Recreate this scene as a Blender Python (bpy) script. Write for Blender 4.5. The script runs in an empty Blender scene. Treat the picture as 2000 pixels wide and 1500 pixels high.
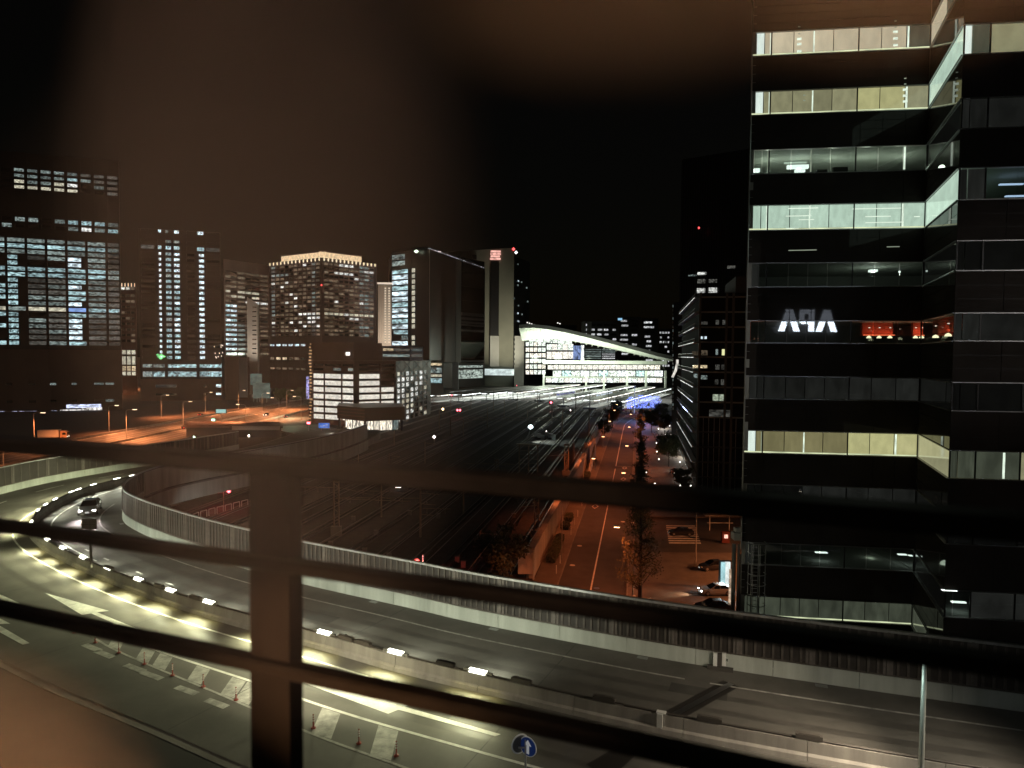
import bpy, bmesh, math, random
from mathutils import Vector, Matrix
random.seed(11)
R = random.random
U = random.uniform
sc = bpy.context.scene
COL = sc.collection

# ------------------------------------------------------------------ camera
F, CX, CY = 1350.0, 1000.0, 750.0
EYE = Vector((0, 0, 32))
PITCH, ROLL = math.atan(56 / F), 0.008
cd = bpy.data.cameras.new('camera')
cam = bpy.data.objects.new('camera', cd)
COL.objects.link(cam)
cd.sensor_width = 36
cd.lens = 36 * F / 2000
cd.clip_start, cd.clip_end = 0.05, 6000
cam.matrix_world = Matrix.Translation(EYE) @ Matrix.Rotation(math.pi / 2 - PITCH, 4, 'X') @ Matrix.Rotation(ROLL, 4, 'Z')
cd.dof.use_dof = True
cd.dof.focus_distance = 90
cd.dof.aperture_fstop = 3.6
sc.camera = cam
RM = cam.matrix_world.to_3x3()

# ------------------------------------------------------------------ night sky, moon-weak sun, exposure
w = bpy.data.worlds.new('World')
sc.world = w
w.use_nodes = True
nt = w.node_tree
nt.nodes.clear()
sky = nt.nodes.new('ShaderNodeTexSky')
sky.sky_type = 'NISHITA'
sky.sun_disc = False
sky.sun_elevation = math.radians(2)
sky.sun_rotation = math.radians(200)
bg1 = nt.nodes.new('ShaderNodeBackground')
bg1.inputs['Strength'].default_value = 0.0006
bg2 = nt.nodes.new('ShaderNodeBackground')
bg2.inputs['Color'].default_value = (0.9, 0.62, 0.45, 1)
bg2.inputs['Strength'].default_value = 0.0007
add = nt.nodes.new('ShaderNodeAddShader')
wo = nt.nodes.new('ShaderNodeOutputWorld')
nt.links.new(sky.outputs[0], bg1.inputs['Color'])
nt.links.new(bg1.outputs[0], add.inputs[0])
nt.links.new(bg2.outputs[0], add.inputs[1])
nt.links.new(add.outputs[0], wo.inputs['Surface'])
sl = bpy.data.lights.new('moon', 'SUN')
sl.energy = 0.004
sl.angle = math.radians(10)
sl.color = (1, 0.9, 0.8)
so = bpy.data.objects.new('moon', sl)
COL.objects.link(so)
so.rotation_euler = (math.radians(50), 0, math.radians(-20))
sc.view_settings.view_transform = 'Standard'
sc.view_settings.look = 'None'
sc.view_settings.gamma = 1
sc.view_settings.exposure = 0
sc.view_settings.use_curve_mapping = False
sc.render.engine = 'CYCLES'
cy = sc.cycles
cy.use_denoising = True
cy.sample_clamp_indirect = 4
cy.sample_clamp_direct = 0
cy.max_bounces = 6
cy.diffuse_bounces = 2
cy.glossy_bounces = 3
cy.transmission_bounces = 4
cy.transparent_max_bounces = 12
cy.volume_bounces = 0
cy.caustics_reflective = False
cy.caustics_refractive = False
cy.use_light_tree = True


# ------------------------------------------------------------------ pixel of the photograph -> point of the place
def ray(px, py):
    return RM @ Vector(((px - CX) / F, (CY - py) / F, -1))


def gp(px, py, z=0.0):
    r = ray(px, py)
    return EYE + r * ((z - EYE.z) / r.z)


def dp(px, py, d):
    r = ray(px, py)
    return EYE + r * (d / r.y)


def vp(px, py, A, B):
    """point of the vertical plane through A and B (plan) under a pixel, and its distance t from A"""
    r = ray(px, py)
    n = Vector((-(B[1] - A[1]), B[0] - A[0]))
    k = (n.x * (A[0] - EYE.x) + n.y * (A[1] - EYE.y)) / (n.x * r.x + n.y * r.y)
    p = EYE + r * k
    L = math.hypot(B[0] - A[0], B[1] - A[1])
    t = ((p.x - A[0]) * (B[0] - A[0]) + (p.y - A[1]) * (B[1] - A[1])) / L
    return p, t


# ------------------------------------------------------------------ materials
MATS = {}


def mat(name, col, rough=0.6, metal=0.0, spec=0.5, noise=None, bump=0.0, streak=False):
    if name in MATS:
        return MATS[name]
    m = bpy.data.materials.new(name)
    MATS[name] = m
    m.use_nodes = True
    nt = m.node_tree
    b = nt.nodes['Principled BSDF']
    b.inputs['Base Color'].default_value = (*col, 1)
    b.inputs['Roughness'].default_value = rough
    b.inputs['Metallic'].default_value = metal
    b.inputs['Specular IOR Level'].default_value = spec
    if noise:
        scale, amt = noise
        tc = nt.nodes.new('ShaderNodeTexCoord')
        mp = nt.nodes.new('ShaderNodeMapping')
        if streak:
            mp.inputs['Scale'].default_value = (1, 1, 0.12)
        nz = nt.nodes.new('ShaderNodeTexNoise')
        nz.inputs['Scale'].default_value = scale
        nz.inputs['Detail'].default_value = 7
        nz.inputs['Roughness'].default_value = 0.65
        rp = nt.nodes.new('ShaderNodeMapRange')
        rp.inputs['From Min'].default_value = 0.3
        rp.inputs['From Max'].default_value = 0.7
        rp.inputs['To Min'].default_value = 1 - amt
        rp.inputs['To Max'].default_value = 1 + amt
        mx = nt.nodes.new('ShaderNodeVectorMath')
        mx.operation = 'SCALE'
        mx.inputs[0].default_value = col
        nt.links.new(tc.outputs['Object'], mp.inputs['Vector'])
        nt.links.new(mp.outputs[0], nz.inputs['Vector'])
        nt.links.new(nz.outputs['Fac'], rp.inputs['Value'])
        nt.links.new(rp.outputs[0], mx.inputs['Scale'])
        nt.links.new(mx.outputs[0], b.inputs['Base Color'])
        if bump:
            n2 = nt.nodes.new('ShaderNodeTexNoise')
            n2.inputs['Scale'].default_value = scale * 12
            n2.inputs['Detail'].default_value = 4
            nt.links.new(tc.outputs['Object'], n2.inputs['Vector'])
            bp = nt.nodes.new('ShaderNodeBump')
            bp.inputs['Strength'].default_value = bump
            bp.inputs['Distance'].default_value = 0.02
            nt.links.new(n2.outputs['Fac'], bp.inputs['Height'])
            nt.links.new(bp.outputs[0], b.inputs['Normal'])
    return m


def lit(name, col, s, var=0.0, scale=(3, 3, 3), base=(0.01, 0.01, 0.01), rough=0.08, stripes=0.0, sampled=False, spec=0.5, rnd=0.0):
    """something that gives off light: a lit window, lamp, sign; var = uneven room behind it"""
    if name in MATS:
        return MATS[name]
    m = bpy.data.materials.new(name)
    MATS[name] = m
    m.use_nodes = True
    if not sampled:
        m.cycles.emission_sampling = 'NONE'
    nt = m.node_tree
    b = nt.nodes['Principled BSDF']
    b.inputs['Base Color'].default_value = (*base, 1)
    b.inputs['Roughness'].default_value = rough
    b.inputs['Specular IOR Level'].default_value = spec
    b.inputs['Emission Color'].default_value = (*col, 1)
    b.inputs['Emission Strength'].default_value = s
    last = None

    def times(sock):
        nonlocal last
        if last is None:
            last = sock
            return
        mu = nt.nodes.new('ShaderNodeMath')
        mu.operation = 'MULTIPLY'
        nt.links.new(last, mu.inputs[0])
        nt.links.new(sock, mu.inputs[1])
        last = mu.outputs[0]
    oi = nt.nodes.new('ShaderNodeObjectInfo')
    tc = nt.nodes.new('ShaderNodeTexCoord')
    if var:
        sca = nt.nodes.new('ShaderNodeVectorMath')
        sca.operation = 'MULTIPLY'
        sca.inputs[1].default_value = scale
        off = nt.nodes.new('ShaderNodeMath')
        off.operation = 'MULTIPLY'
        off.inputs[1].default_value = 91.7
        ad = nt.nodes.new('ShaderNodeVectorMath')
        ad.operation = 'ADD'
        nz = nt.nodes.new('ShaderNodeTexNoise')
        nz.inputs['Scale'].default_value = 1
        nz.inputs['Detail'].default_value = 3
        nt.links.new(tc.outputs['Generated'], sca.inputs[0])
        nt.links.new(oi.outputs['Random'], off.inputs[0])
        nt.links.new(sca.outputs[0], ad.inputs[0])
        nt.links.new(off.outputs[0], ad.inputs[1])
        nt.links.new(ad.outputs[0], nz.inputs['Vector'])
        rp = nt.nodes.new('ShaderNodeMapRange')
        rp.inputs['From Min'].default_value = 0.35
        rp.inputs['From Max'].default_value = 0.7
        rp.inputs['To Min'].default_value = max(0.03, 1 - var)
        rp.inputs['To Max'].default_value = 1 + var
        nt.links.new(nz.outputs['Fac'], rp.inputs['Value'])
        times(rp.outputs[0])
    if rnd:
        rr = nt.nodes.new('ShaderNodeMapRange')
        rr.inputs['To Min'].default_value = 1 - rnd
        rr.inputs['To Max'].default_value = 1 + rnd
        nt.links.new(oi.outputs['Random'], rr.inputs['Value'])
        times(rr.outputs[0])
    if stripes:
        wv = nt.nodes.new('ShaderNodeTexWave')
        wv.bands_direction = 'Z'
        wv.inputs['Scale'].default_value = stripes
        wv.inputs['Distortion'].default_value = 0.6
        wv.inputs['Detail'].default_value = 1
        rw = nt.nodes.new('ShaderNodeMapRange')
        rw.inputs['To Min'].default_value = 0.82
        rw.inputs['To Max'].default_value = 1.08
        nt.links.new(tc.outputs['Object'], wv.inputs['Vector'])
        nt.links.new(wv.outputs['Fac'], rw.inputs['Value'])
        times(rw.outputs[0])
    if last is not None:
        mu = nt.nodes.new('ShaderNodeMath')
        mu.operation = 'MULTIPLY'
        mu.inputs[1].default_value = s
        nt.links.new(last, mu.inputs[0])
        nt.links.new(mu.outputs[0], b.inputs['Emission Strength'])
    return m


def glassmat(name, refl=0.12, tint=(0.75, 0.8, 0.78), rough=0.0):
    if name in MATS:
        return MATS[name]
    m = bpy.data.materials.new(name)
    MATS[name] = m
    m.use_nodes = True
    nt = m.node_tree
    nt.nodes.clear()
    t = nt.nodes.new('ShaderNodeBsdfTransparent')
    t.inputs['Color'].default_value = (*tint, 1)
    g = nt.nodes.new('ShaderNodeBsdfGlossy')
    g.inputs['Roughness'].default_value = rough
    mx = nt.nodes.new('ShaderNodeMixShader')
    mx.inputs[0].default_value = refl
    o = nt.nodes.new('ShaderNodeOutputMaterial')
    nt.links.new(t.outputs[0], mx.inputs[1])
    nt.links.new(g.outputs[0], mx.inputs[2])
    nt.links.new(mx.outputs[0], o.inputs['Surface'])
    return m


# ------------------------------------------------------------------ mesh helpers
def wloc(o):
    p = Vector((0, 0, 0))
    while o is not None:
        p += o.location
        o = o.parent
    return p


class MB:
    def __init__(s):
        s.v, s.f, s.m = [], [], []

    def add(s, vs, fs, m=0):
        k = len(s.v)
        s.v += [tuple(x) for x in vs]
        s.f += [tuple(i + k for i in f) for f in fs]
        s.m += [m] * len(fs)
        return s

    def obox(s, o, a, b, c, m=0):
        o, a, b, c = Vector(o), Vector(a), Vector(b), Vector(c)
        vs = [o, o + a, o + a + b, o + b, o + c, o + a + c, o + a + b + c, o + b + c]
        fs = [(0, 3, 2, 1), (4, 5, 6, 7), (0, 1, 5, 4), (1, 2, 6, 5), (2, 3, 7, 6), (3, 0, 4, 7)]
        if a.cross(b).dot(c) < 0:
            fs = [tuple(reversed(f)) for f in fs]
        return s.add(vs, fs, m)

    def box(s, c, d, rz=0.0, m=0):
        ca, sa = math.cos(rz), math.sin(rz)
        a, b, e = Vector((ca, sa, 0)) * d[0], Vector((-sa, ca, 0)) * d[1], Vector((0, 0, d[2]))
        return s.obox(Vector(c) - a / 2 - b / 2 - e / 2, a, b, e, m)

    def prism(s, pts, z0, z1, m=0):
        n = len(pts)
        ar = sum(pts[i][0] * pts[(i + 1) % n][1] - pts[(i + 1) % n][0] * pts[i][1] for i in range(n))
        if ar < 0:
            pts = list(reversed(pts))
        vs = [(p[0], p[1], z0) for p in pts] + [(p[0], p[1], z1) for p in pts]
        fs = [tuple(reversed(range(n))), tuple(range(n, 2 * n))] + [(i, (i + 1) % n, n + (i + 1) % n, n + i) for i in range(n)]
        return s.add(vs, fs, m)

    def poly(s, pts, m=0):
        return s.add(pts, [tuple(range(len(pts)))], m)

    def tube(s, a, b, r0, r1=None, n=8, m=0, caps=True):
        r1 = r0 if r1 is None else r1
        a, b = Vector(a), Vector(b)
        d = (b - a).normalized()
        x = d.orthogonal().normalized()
        y = d.cross(x)
        vs = []
        for p, r in ((a, r0), (b, r1)):
            for i in range(n):
                t = 2 * math.pi * i / n
                vs.append(p + x * (r * math.cos(t)) + y * (r * math.sin(t)))
        fs = [(i, (i + 1) % n, n + (i + 1) % n, n + i) for i in range(n)]
        if caps:
            fs += [tuple(reversed(range(n))), tuple(range(n, 2 * n))]
        return s.add(vs, fs, m)

    def pipe(s, pts, r, n=6, m=0):
        for a, b in zip(pts, pts[1:]):
            s.tube(a, b, r, r, n, m)
        return s

    def lathe(s, prof, n=12, c=(0, 0, 0), m=0):
        vs = []
        for r, z in prof:
            for i in range(n):
                t = 2 * math.pi * i / n
                vs.append((c[0] + r * math.cos(t), c[1] + r * math.sin(t), c[2] + z))
        fs = []
        for j in range(len(prof) - 1):
            for i in range(n):
                fs.append((j * n + i, j * n + (i + 1) % n, (j + 1) * n + (i + 1) % n, (j + 1) * n + i))
        fs.append(tuple(reversed(range(n))))
        fs.append(tuple(range((len(prof) - 1) * n, len(prof) * n)))
        return s.add(vs, fs, m)

    def sweep(s, path, prof, m=0, closed=True, caps=True):
        """path: list of (x,y,z,nx,ny); prof: (offset along normal, height) ring"""
        k = len(prof)
        vs = []
        for (x, y, z, nx, ny) in path:
            for (o, h) in prof:
                vs.append((x + nx * o, y + ny * o, z + h))
        fs = []
        for i in range(len(path) - 1):
            for j in range(k if closed else k - 1):
                a, b = i * k + j, i * k + (j + 1) % k
                fs.append((a, b, b + k, a + k))
        if closed and caps:
            fs.append(tuple(range(k)))
            fs.append(tuple(reversed(range(len(vs) - k, len(vs)))))
        return s.add(vs, fs, m)

    def mesh(s, name, mats, off=Vector((0, 0, 0)), smooth=False):
        me = bpy.data.meshes.new(name)
        me.from_pydata([(x - off.x, y - off.y, z - off.z) for x, y, z in s.v], [], s.f)
        for mm in (mats if isinstance(mats, (list, tuple)) else [mats]):
            me.materials.append(mm)
        if any(s.m):
            me.polygons.foreach_set('material_index', s.m)
        if smooth:
            me.polygons.foreach_set('use_smooth', [True] * len(s.f))
        me.update()
        return me

    def build(s, name, mats, parent=None, kind=None, label=None, smooth=False, fix=False):
        off = wloc(parent) if parent is not None else Vector((0, 0, 0))
        me = s.mesh(name, mats, off, smooth)
        if fix:
            bm = bmesh.new()
            bm.from_mesh(me)
            bmesh.ops.recalc_face_normals(bm, faces=bm.faces)
            bm.to_mesh(me)
            bm.free()
        o = bpy.data.objects.new(name, me)
        COL.objects.link(o)
        if parent is not None:
            o.parent = parent
        if kind:
            o['kind'] = kind
        if label:
            o['label'] = label
        return o


def thing(name, label, cat, loc=(0, 0, 0), group=None, rz=0.0):
    o = bpy.data.objects.new(name, None)
    o.empty_display_size = 0.5
    COL.objects.link(o)
    o.location = loc
    o.rotation_euler.z = rz
    o['label'] = label
    o['category'] = cat
    if group:
        o['group'] = group
    return o


def tag(o, label, cat, group=None):
    o['label'] = label
    o['category'] = cat
    if group:
        o['group'] = group
    return o


def inst(name, me, parent, loc, rz=0.0, label=None, scale=None):
    """another object on shared mesh data; loc is where it stands in the place"""
    o = bpy.data.objects.new(name, me)
    COL.objects.link(o)
    o.parent = parent
    o.location = Vector(loc) - wloc(parent)
    o.rotation_euler.z = rz
    if scale:
        o.scale = scale
    if label:
        o['label'] = label
    return o


def copy_tree(o, parent=None):
    c = o.copy()
    COL.objects.link(c)
    if parent is not None:
        c.parent = parent
    for ch in list(o.children):
        copy_tree(ch, c)
    return c


def dup(o, loc, rz=0.0, label=None, group=None, scale=None):
    c = copy_tree(o)
    c.location = loc
    c.rotation_euler.z = rz
    if scale:
        c.scale = scale
    if label:
        c['label'] = label
    if group:
        c['group'] = group
    return c


def lamp(kind, loc, power, col, parent=None, size=None, aim=None, spot=None, blend=1.0, radius=0.15, size_y=None, spread=None):
    l = bpy.data.lights.new('light', kind)
    l.energy = power
    l.color = col
    if kind == 'AREA':
        l.shape = 'RECTANGLE'
        l.size = size
        l.size_y = size_y or size
        if spread:
            l.spread = spread
    else:
        l.shadow_soft_size = radius
    if kind == 'SPOT':
        l.spot_size = spot
        l.spot_blend = blend
    o = bpy.data.objects.new('light', l)
    COL.objects.link(o)
    if parent is not None:
        o.parent = parent
        o.location = Vector(loc) - wloc(parent)
    else:
        o.location = loc
    if aim is not None:
        o.rotation_euler = (Vector(aim) - Vector(loc)).to_track_quat('-Z', 'Y').to_euler()
    return o


def spline(pts, step=2.0):
    """Catmull-Rom through 3D points, then plan normals to the right of travel"""
    P = [Vector(p) for p in pts]
    out = []
    for i in range(len(P) - 1):
        a, b, c, d = P[max(i - 1, 0)], P[i], P[i + 1], P[min(i + 2, len(P) - 1)]
        n = max(1, int((c - b).length / step))
        for k in range(n):
            t = k / n
            out.append(0.5 * ((2 * b) + (c - a) * t + (2 * a - 5 * b + 4 * c - d) * t * t + (3 * b - a - 3 * c + d) * t ** 3))
    out.append(P[-1])
    res, s = [], 0.0
    for i, p in enumerate(out):
        q = out[min(i + 1, len(out) - 1)] - out[max(i - 1, 0)]
        q.z = 0
        q.normalize()
        if i:
            s += (p - out[i - 1]).length
        res.append((p.x, p.y, p.z, q.y, -q.x, s))
    return res


def at_s(path, s, off=0.0, h=0.0):
    """point and heading at arc length s, off to the right"""
    if s <= path[0][5]:
        i = 0
    else:
        i = next((k for k in range(len(path) - 1) if path[k + 1][5] >= s), len(path) - 2)
    a, b = path[i], path[i + 1]
    t = (s - a[5]) / max(1e-6, b[5] - a[5])
    nx, ny = a[3] + (b[3] - a[3]) * t, a[4] + (b[4] - a[4]) * t
    l = math.hypot(nx, ny)
    nx, ny = nx / l, ny / l
    return Vector((a[0] + (b[0] - a[0]) * t + nx * off, a[1] + (b[1] - a[1]) * t + ny * off, a[2] + (b[2] - a[2]) * t + h)), math.atan2(nx, -ny)


def near_s(path, p):
    i = min(range(len(path)), key=lambda k: (path[k][0] - p[0]) ** 2 + (path[k][1] - p[1]) ** 2)
    return path[i][5]


def cut(path, s0, s1):
    return [p[:5] for p in path if s0 <= p[5] <= s1]


def strip(path, s0, s1, o0, o1, h, step=None):
    """a flat sheet along the path between two offsets"""
    n = max(1, int((s1 - s0) / (step or 2.0)))
    mb = MB()
    vs = []
    for i in range(n + 1):
        s = s0 + (s1 - s0) * i / n
        a0 = o0(s) if callable(o0) else o0
        a1 = o1(s) if callable(o1) else o1
        vs += [at_s(path, s, a0, h)[0], at_s(path, s, a1, h)[0]]
    fs = [(2 * i, 2 * i + 1, 2 * i + 3, 2 * i + 2) for i in range(n)]
    mb.add(vs, fs)
    return mb

# ================================================================== setting: ground, streets, yard
asphalt = mat('asphalt', (0.055, 0.053, 0.05), 0.75, noise=(0.35, 0.35), bump=0.25)
asphalt_old = mat('asphalt_old', (0.115, 0.11, 0.098), 0.72, noise=(0.3, 0.3), bump=0.3)
dirt = mat('dirt', (0.05, 0.045, 0.04), 0.9, noise=(0.08, 0.4))
ballast = mat('ballast', (0.06, 0.047, 0.038), 0.95, noise=(0.6, 0.5), bump=0.8)
paving = mat('paving', (0.13, 0.115, 0.1), 0.7, noise=(0.5, 0.3))
concrete = mat('concrete', (0.39, 0.425, 0.395), 0.8, noise=(0.7, 0.26), bump=0.15, streak=True)
concrete_dark = mat('concrete_dark', (0.2, 0.195, 0.185), 0.85, noise=(0.4, 0.35), bump=0.2, streak=True)
paint = mat('paint', (0.72, 0.73, 0.68), 0.6, noise=(1.2, 0.28))
paint_worn = mat('paint_worn', (0.4, 0.4, 0.37), 0.65, noise=(1.8, 0.5))
steel = mat('steel', (0.35, 0.35, 0.36), 0.35, 1.0)
galv = mat('galv', (0.45, 0.46, 0.46), 0.45, 0.7, noise=(3, 0.2))
black_metal = mat('black_metal', (0.012, 0.011, 0.01), 0.4, 0.0, 0.4)
dark_rubber = mat('dark_rubber', (0.02, 0.02, 0.02), 0.8)
white_metal = mat('white_metal', (0.7, 0.72, 0.7), 0.4)
fence_metal = mat('fence_metal', (0.10, 0.088, 0.08), 0.45, 0.3, noise=(2, 0.25))
fence_sheet = mat('fence_sheet', (0.035, 0.03, 0.027), 0.5, 0.1, noise=(1, 0.3))

g = MB().poly([(-2500, -300, -0.06), (2500, -300, -0.06), (2500, 4500, -0.06), (-2500, 4500, -0.06)]).build('ground', dirt, kind='structure')

# the street under the lamps: straight to d=330, then it bends to the right
def cl(d):
    return -6 + 0.182 * d
SN = Vector((0.9839, -0.1791))          # to the right of the street
st_path = spline([(cl(20), 20, 0), (cl(60), 60, 0), (cl(120), 120, 0), (cl(200), 200, 0), (cl(300), 300, 0), (cl(330) + 1, 330, 0), (66, 362, 0), (84, 400, 0), (108, 450, 0)], 4)
def st(d, off, z=0.0):
    """point beside the street at distance d, off metres to the right of its centre line"""
    return Vector((cl(d) + off * 1.0164, d, z))
ST_END = st_path[-1][5]
street = strip(st_path, 0, ST_END, -4.6, 4.9, 0.0).build('street', asphalt, kind='structure')
side = MB().poly([st(112, 4.9, 0.004), st(112, 80, 0.004), st(136, 80, 0.004), st(136, 4.9, 0.004)]).build('side_street', asphalt, kind='structure')
s0 = near_s(st_path, st(70, 0))
kerb_h = 0.13
pl = strip(st_path, 0, ST_END, -8.2, -4.72, kerb_h).build('pavement', paving, kind='structure')
def slab(pts, z, name, m):
    return MB().prism([(p[0], p[1]) for p in pts], -0.05, z).build(name, m, kind='structure')
slab([st(20, 5.0), st(20, 60), st(111.5, 60), st(111.5, 5.0)], kerb_h, 'plaza', paving)
slab([st(136.5, 5.0), st(136.5, 40), st(330, 40), st(330, 5.0)], kerb_h, 'plaza', paving)
for off in (-4.66, 4.94):
    mb = MB()
    rng = [(0, ST_END)] if off < 0 else [(0, near_s(st_path, st(111.5, 0))), (near_s(st_path, st(136.5, 0)), ST_END)]
    for a, b in rng:
        mb.sweep(cut(st_path, a, b), [(off - 0.09, 0.14), (off + 0.09, 0.14), (off + 0.09, -0.02), (off - 0.09, -0.02)])
    mb.build('kerb', concrete_dark, kind='structure')
# markings on the street
strip(st_path, near_s(st_path, st(66, 0)), near_s(st_path, st(118, 0)), -0.11, 0.11, 0.008).build('centre_line', paint, street)
strip(st_path, near_s(st_path, st(120, 0)), near_s(st_path, st(196, 0)), -0.09, 0.09, 0.008).build('centre_line', paint, street)
strip(st_path, near_s(st_path, st(200, 0)), ST_END - 10, -0.12, 0.12, 0.008).build('centre_line', paint, street)
strip(st_path, near_s(st_path, st(198, 0)), near_s(st_path, st(198.6, 0)) + .2, 0, 4.3, 0.008).build('stop_line', paint, street)
def diamond(d, off, z=0.009, hl=2.4, hw=0.75, t=0.2):
    mb = MB()
    o = [(0, -hl), (hw, 0), (0, hl), (-hw, 0)]
    i = [(0, -hl + 3 * t), (hw - t * 1.2, 0), (0, hl - 3 * t), (-hw + t * 1.2, 0)]
    P = [st(d + y, off + x, z) for x, y in o] + [st(d + y, off + x, z) for x, y in i]
    mb.add(P, [(k, (k + 1) % 4, 4 + (k + 1) % 4, 4 + k) for k in range(4)])
    return mb.build('diamond_marking', paint, street)
diamond(146, -2.6)
diamond(179, 2.6)
diamond(197, 2.6)
# crosswalk on the side street
for k in range(9):
    d = 117.2 + k * 1.5
    MB().poly([st(d, 11.6, 0.012), st(d, 17.0, 0.012), st(d + 0.75, 17.0, 0.012), st(d + 0.75, 11.6, 0.012)]).build('crosswalk_stripe', paint, side)
# manhole covers
for px, py in ((1132, 1066), (1118, 1104), (1165, 1149), (1217, 1019), (1235, 1021)):
    p = gp(px, py, 0.01)
    MB().lathe([(0.42, 0), (0.42, 0.012), (0.3, 0.014)], 14, p).build('manhole_cover', paint if py != 1149 else steel, street)

# ------------------------------------------------------------------ railway yard
yard = MB().poly([(-260, 40, -0.02), (st(40, -9.4).x, 40, -0.02), (st(640, -9.4).x + 20, 640, -0.02), (-190, 640, -0.02)]).build('railway_bed', ballast, kind='structure')
rail_mat = mat('rail_steel', (0.26, 0.22, 0.19), 0.38, 1.0)
sleeper_mat = mat('sleeper', (0.09, 0.085, 0.078), 0.9)
track_off = [-12.5, -17.5, -22.5, -28.0, -34.5, -40.0, -46.5, -52.5, -58, -64, -71, -78, -86, -94, -103, -113]
def track_pt(o, d):
    """yard tracks run beside the street and fan out towards the station"""
    f = max(0.0, (d - 150) / 450)
    return Vector((cl(d) + o * (1 + 0.12 * f) - (0.0 if o > -40 else (-o - 40) * 0.25 * max(0, 1 - d / 260) ** 2 * -1), d, 0))
sl_me = None
for k, o in enumerate(track_off):
    ends = (62, 600)
    t = thing('railway_track', 'pair of shiny rails, %s from the street wall' % ('nearest track' if k == 0 else ['', 'second', 'third', 'fourth', 'fifth', 'sixth', 'seventh', 'eighth', 'ninth', 'tenth', 'eleventh', 'twelfth', 'thirteenth', 'fourteenth', 'fifteenth', 'sixteenth'][k] + ' track'), 'railway track', track_pt(o, 62), 'tracks in the railway yard')
    ds = [62, 75, 90, 110, 135, 165, 200, 245, 300, 370, 460, 600]
    path = spline([track_pt(o, d) for d in ds], 12)
    for s in (-0.55, 0.55):
        MB().sweep([p[:5] for p in path], [(s - 0.05, 0.33), (s + 0.05, 0.33), (s + 0.05, 0.14), (s - 0.05, 0.14)]).build('rail', rail_mat, t)
    mb = MB()
    s = 0
    while s < min(path[-1][5], 130):
        p, h = at_s(path, s)
        mb.box((p.x, p.y, 0.06), (0.25, 2.1, 0.16), h)
        s += 0.75
    mb.build('sleepers', sleeper_mat, t, kind='stuff')
    if R() < .7:
        t0 = U(70, 160)
    strip(path, 0, path[-1][5], -1.5, 1.5, 0.004 + 0.0005 * k, 12).build('track_bed', ballast, t)

# ------------------------------------------------------------------ elevated highway
DZ = 12.0
M = spline([(60, 17.5, DZ), (40, 25.5, DZ), (17.1, 33, DZ), (6.8, 36.7, DZ), (-1.9, 40.6, DZ), (-7.25, 43.2, DZ), (-12.6, 46.2, DZ), (-22.9, 51.8, DZ), (-32.3, 57.8, DZ), (-40.7, 64, DZ), (-47.8, 70, DZ),
            (-53.2, 76, DZ), (-57, 83.2, DZ), (-59.3, 92.5, DZ), (-59.2, 101, DZ), (-56.9, 108.5, DZ), (-52.5, 119, DZ), (-48, 131, DZ), (-44.5, 144, DZ), (-43, 158, DZ), (-44, 180, 11.4),
            (-50, 208, 9), (-60, 240, 5), (-77, 276, 1.2), (-95, 305, 0.2)], 1.5)
ML = M[-1][5]
S_bend = near_s(M, (-57, 83))
S_in_end = near_s(M, (-44, 170))
IN, OUT = 8.9, -11.9
# deck: slab under both carriageways
deck_mat = mat('deck_concrete', (0.23, 0.22, 0.2), 0.85, noise=(0.3, 0.3), streak=True)
road = MB().sweep([p[:5] for p in M], [(IN + 0.5, -0.02), (IN + 0.5, -1.6), (IN - 2.5, -2.4), (OUT + 2.5, -2.4), (OUT - 0.45, -1.6), (OUT - 0.45, -0.02)]).build('highway_road', [deck_mat], kind='structure')
strip(M, 0, ML, 0.3, IN - 0.05, 0.0, 1.5).build('inner_carriageway', asphalt_old, road)
strip(M, 0, ML, OUT + 0.05, -0.3, 0.0, 1.5).build('outer_carriageway', asphalt_old, road)
# the merging ramp beside the zebra, towards the camera
ramp = MB().sweep(cut(M, 0, S_bend - 22), [(OUT - 0.46, -0.03), (OUT - 0.46, -1.5), (-30, -1.5), (-30, -0.03)]).build('ramp_road', [mat('ramp_asphalt', (0.03, 0.029, 0.028), 0.8, noise=(0.3, 0.3))], kind='structure')
def line(s0, s1, off, wd, h=0.008, m=paint, name='lane_line', parent=None):
    o0 = (lambda s: off(s) - wd / 2) if callable(off) else off - wd / 2
    o1 = (lambda s: off(s) + wd / 2) if callable(off) else off + wd / 2
    return strip(M, s0, s1, o0, o1, h, 1.2).build(name, m, parent or road)
S_near = near_s(M, (17, 33))
S_joint = near_s(M, gp(1335, 1380, DZ)[:2])
line(0, S_joint - 0.8, IN - 2.35, 0.17, m=paint_worn, name='edge_line')
line(S_joint + 0.8, S_bend + 6, IN - 2.35, 0.17, m=paint_worn, name='edge_line')
line(near_s(M, (-40.7, 64)), near_s(M, (-50, 126)), 1.75, 0.16, name='edge_line')
line(0, near_s(M, (-44, 150)), -1.7, 0.18, name='edge_line')
S_apex = near_s(M, gp(72, 1212, DZ)[:2])
S_zend = near_s(M, (0, 39))
line(0, S_apex - 9, -5.75, 0.2, name='zebra_line')
lo = lambda s: -7.0 - 0.075 * max(0, S_apex - 8 - s) ** 0.92 + 1.2 * max(0, (s - S_apex + 8) / 8)
line(S_zend, S_apex, lo, 0.16, m=paint_worn, name='zebra_line')
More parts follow.
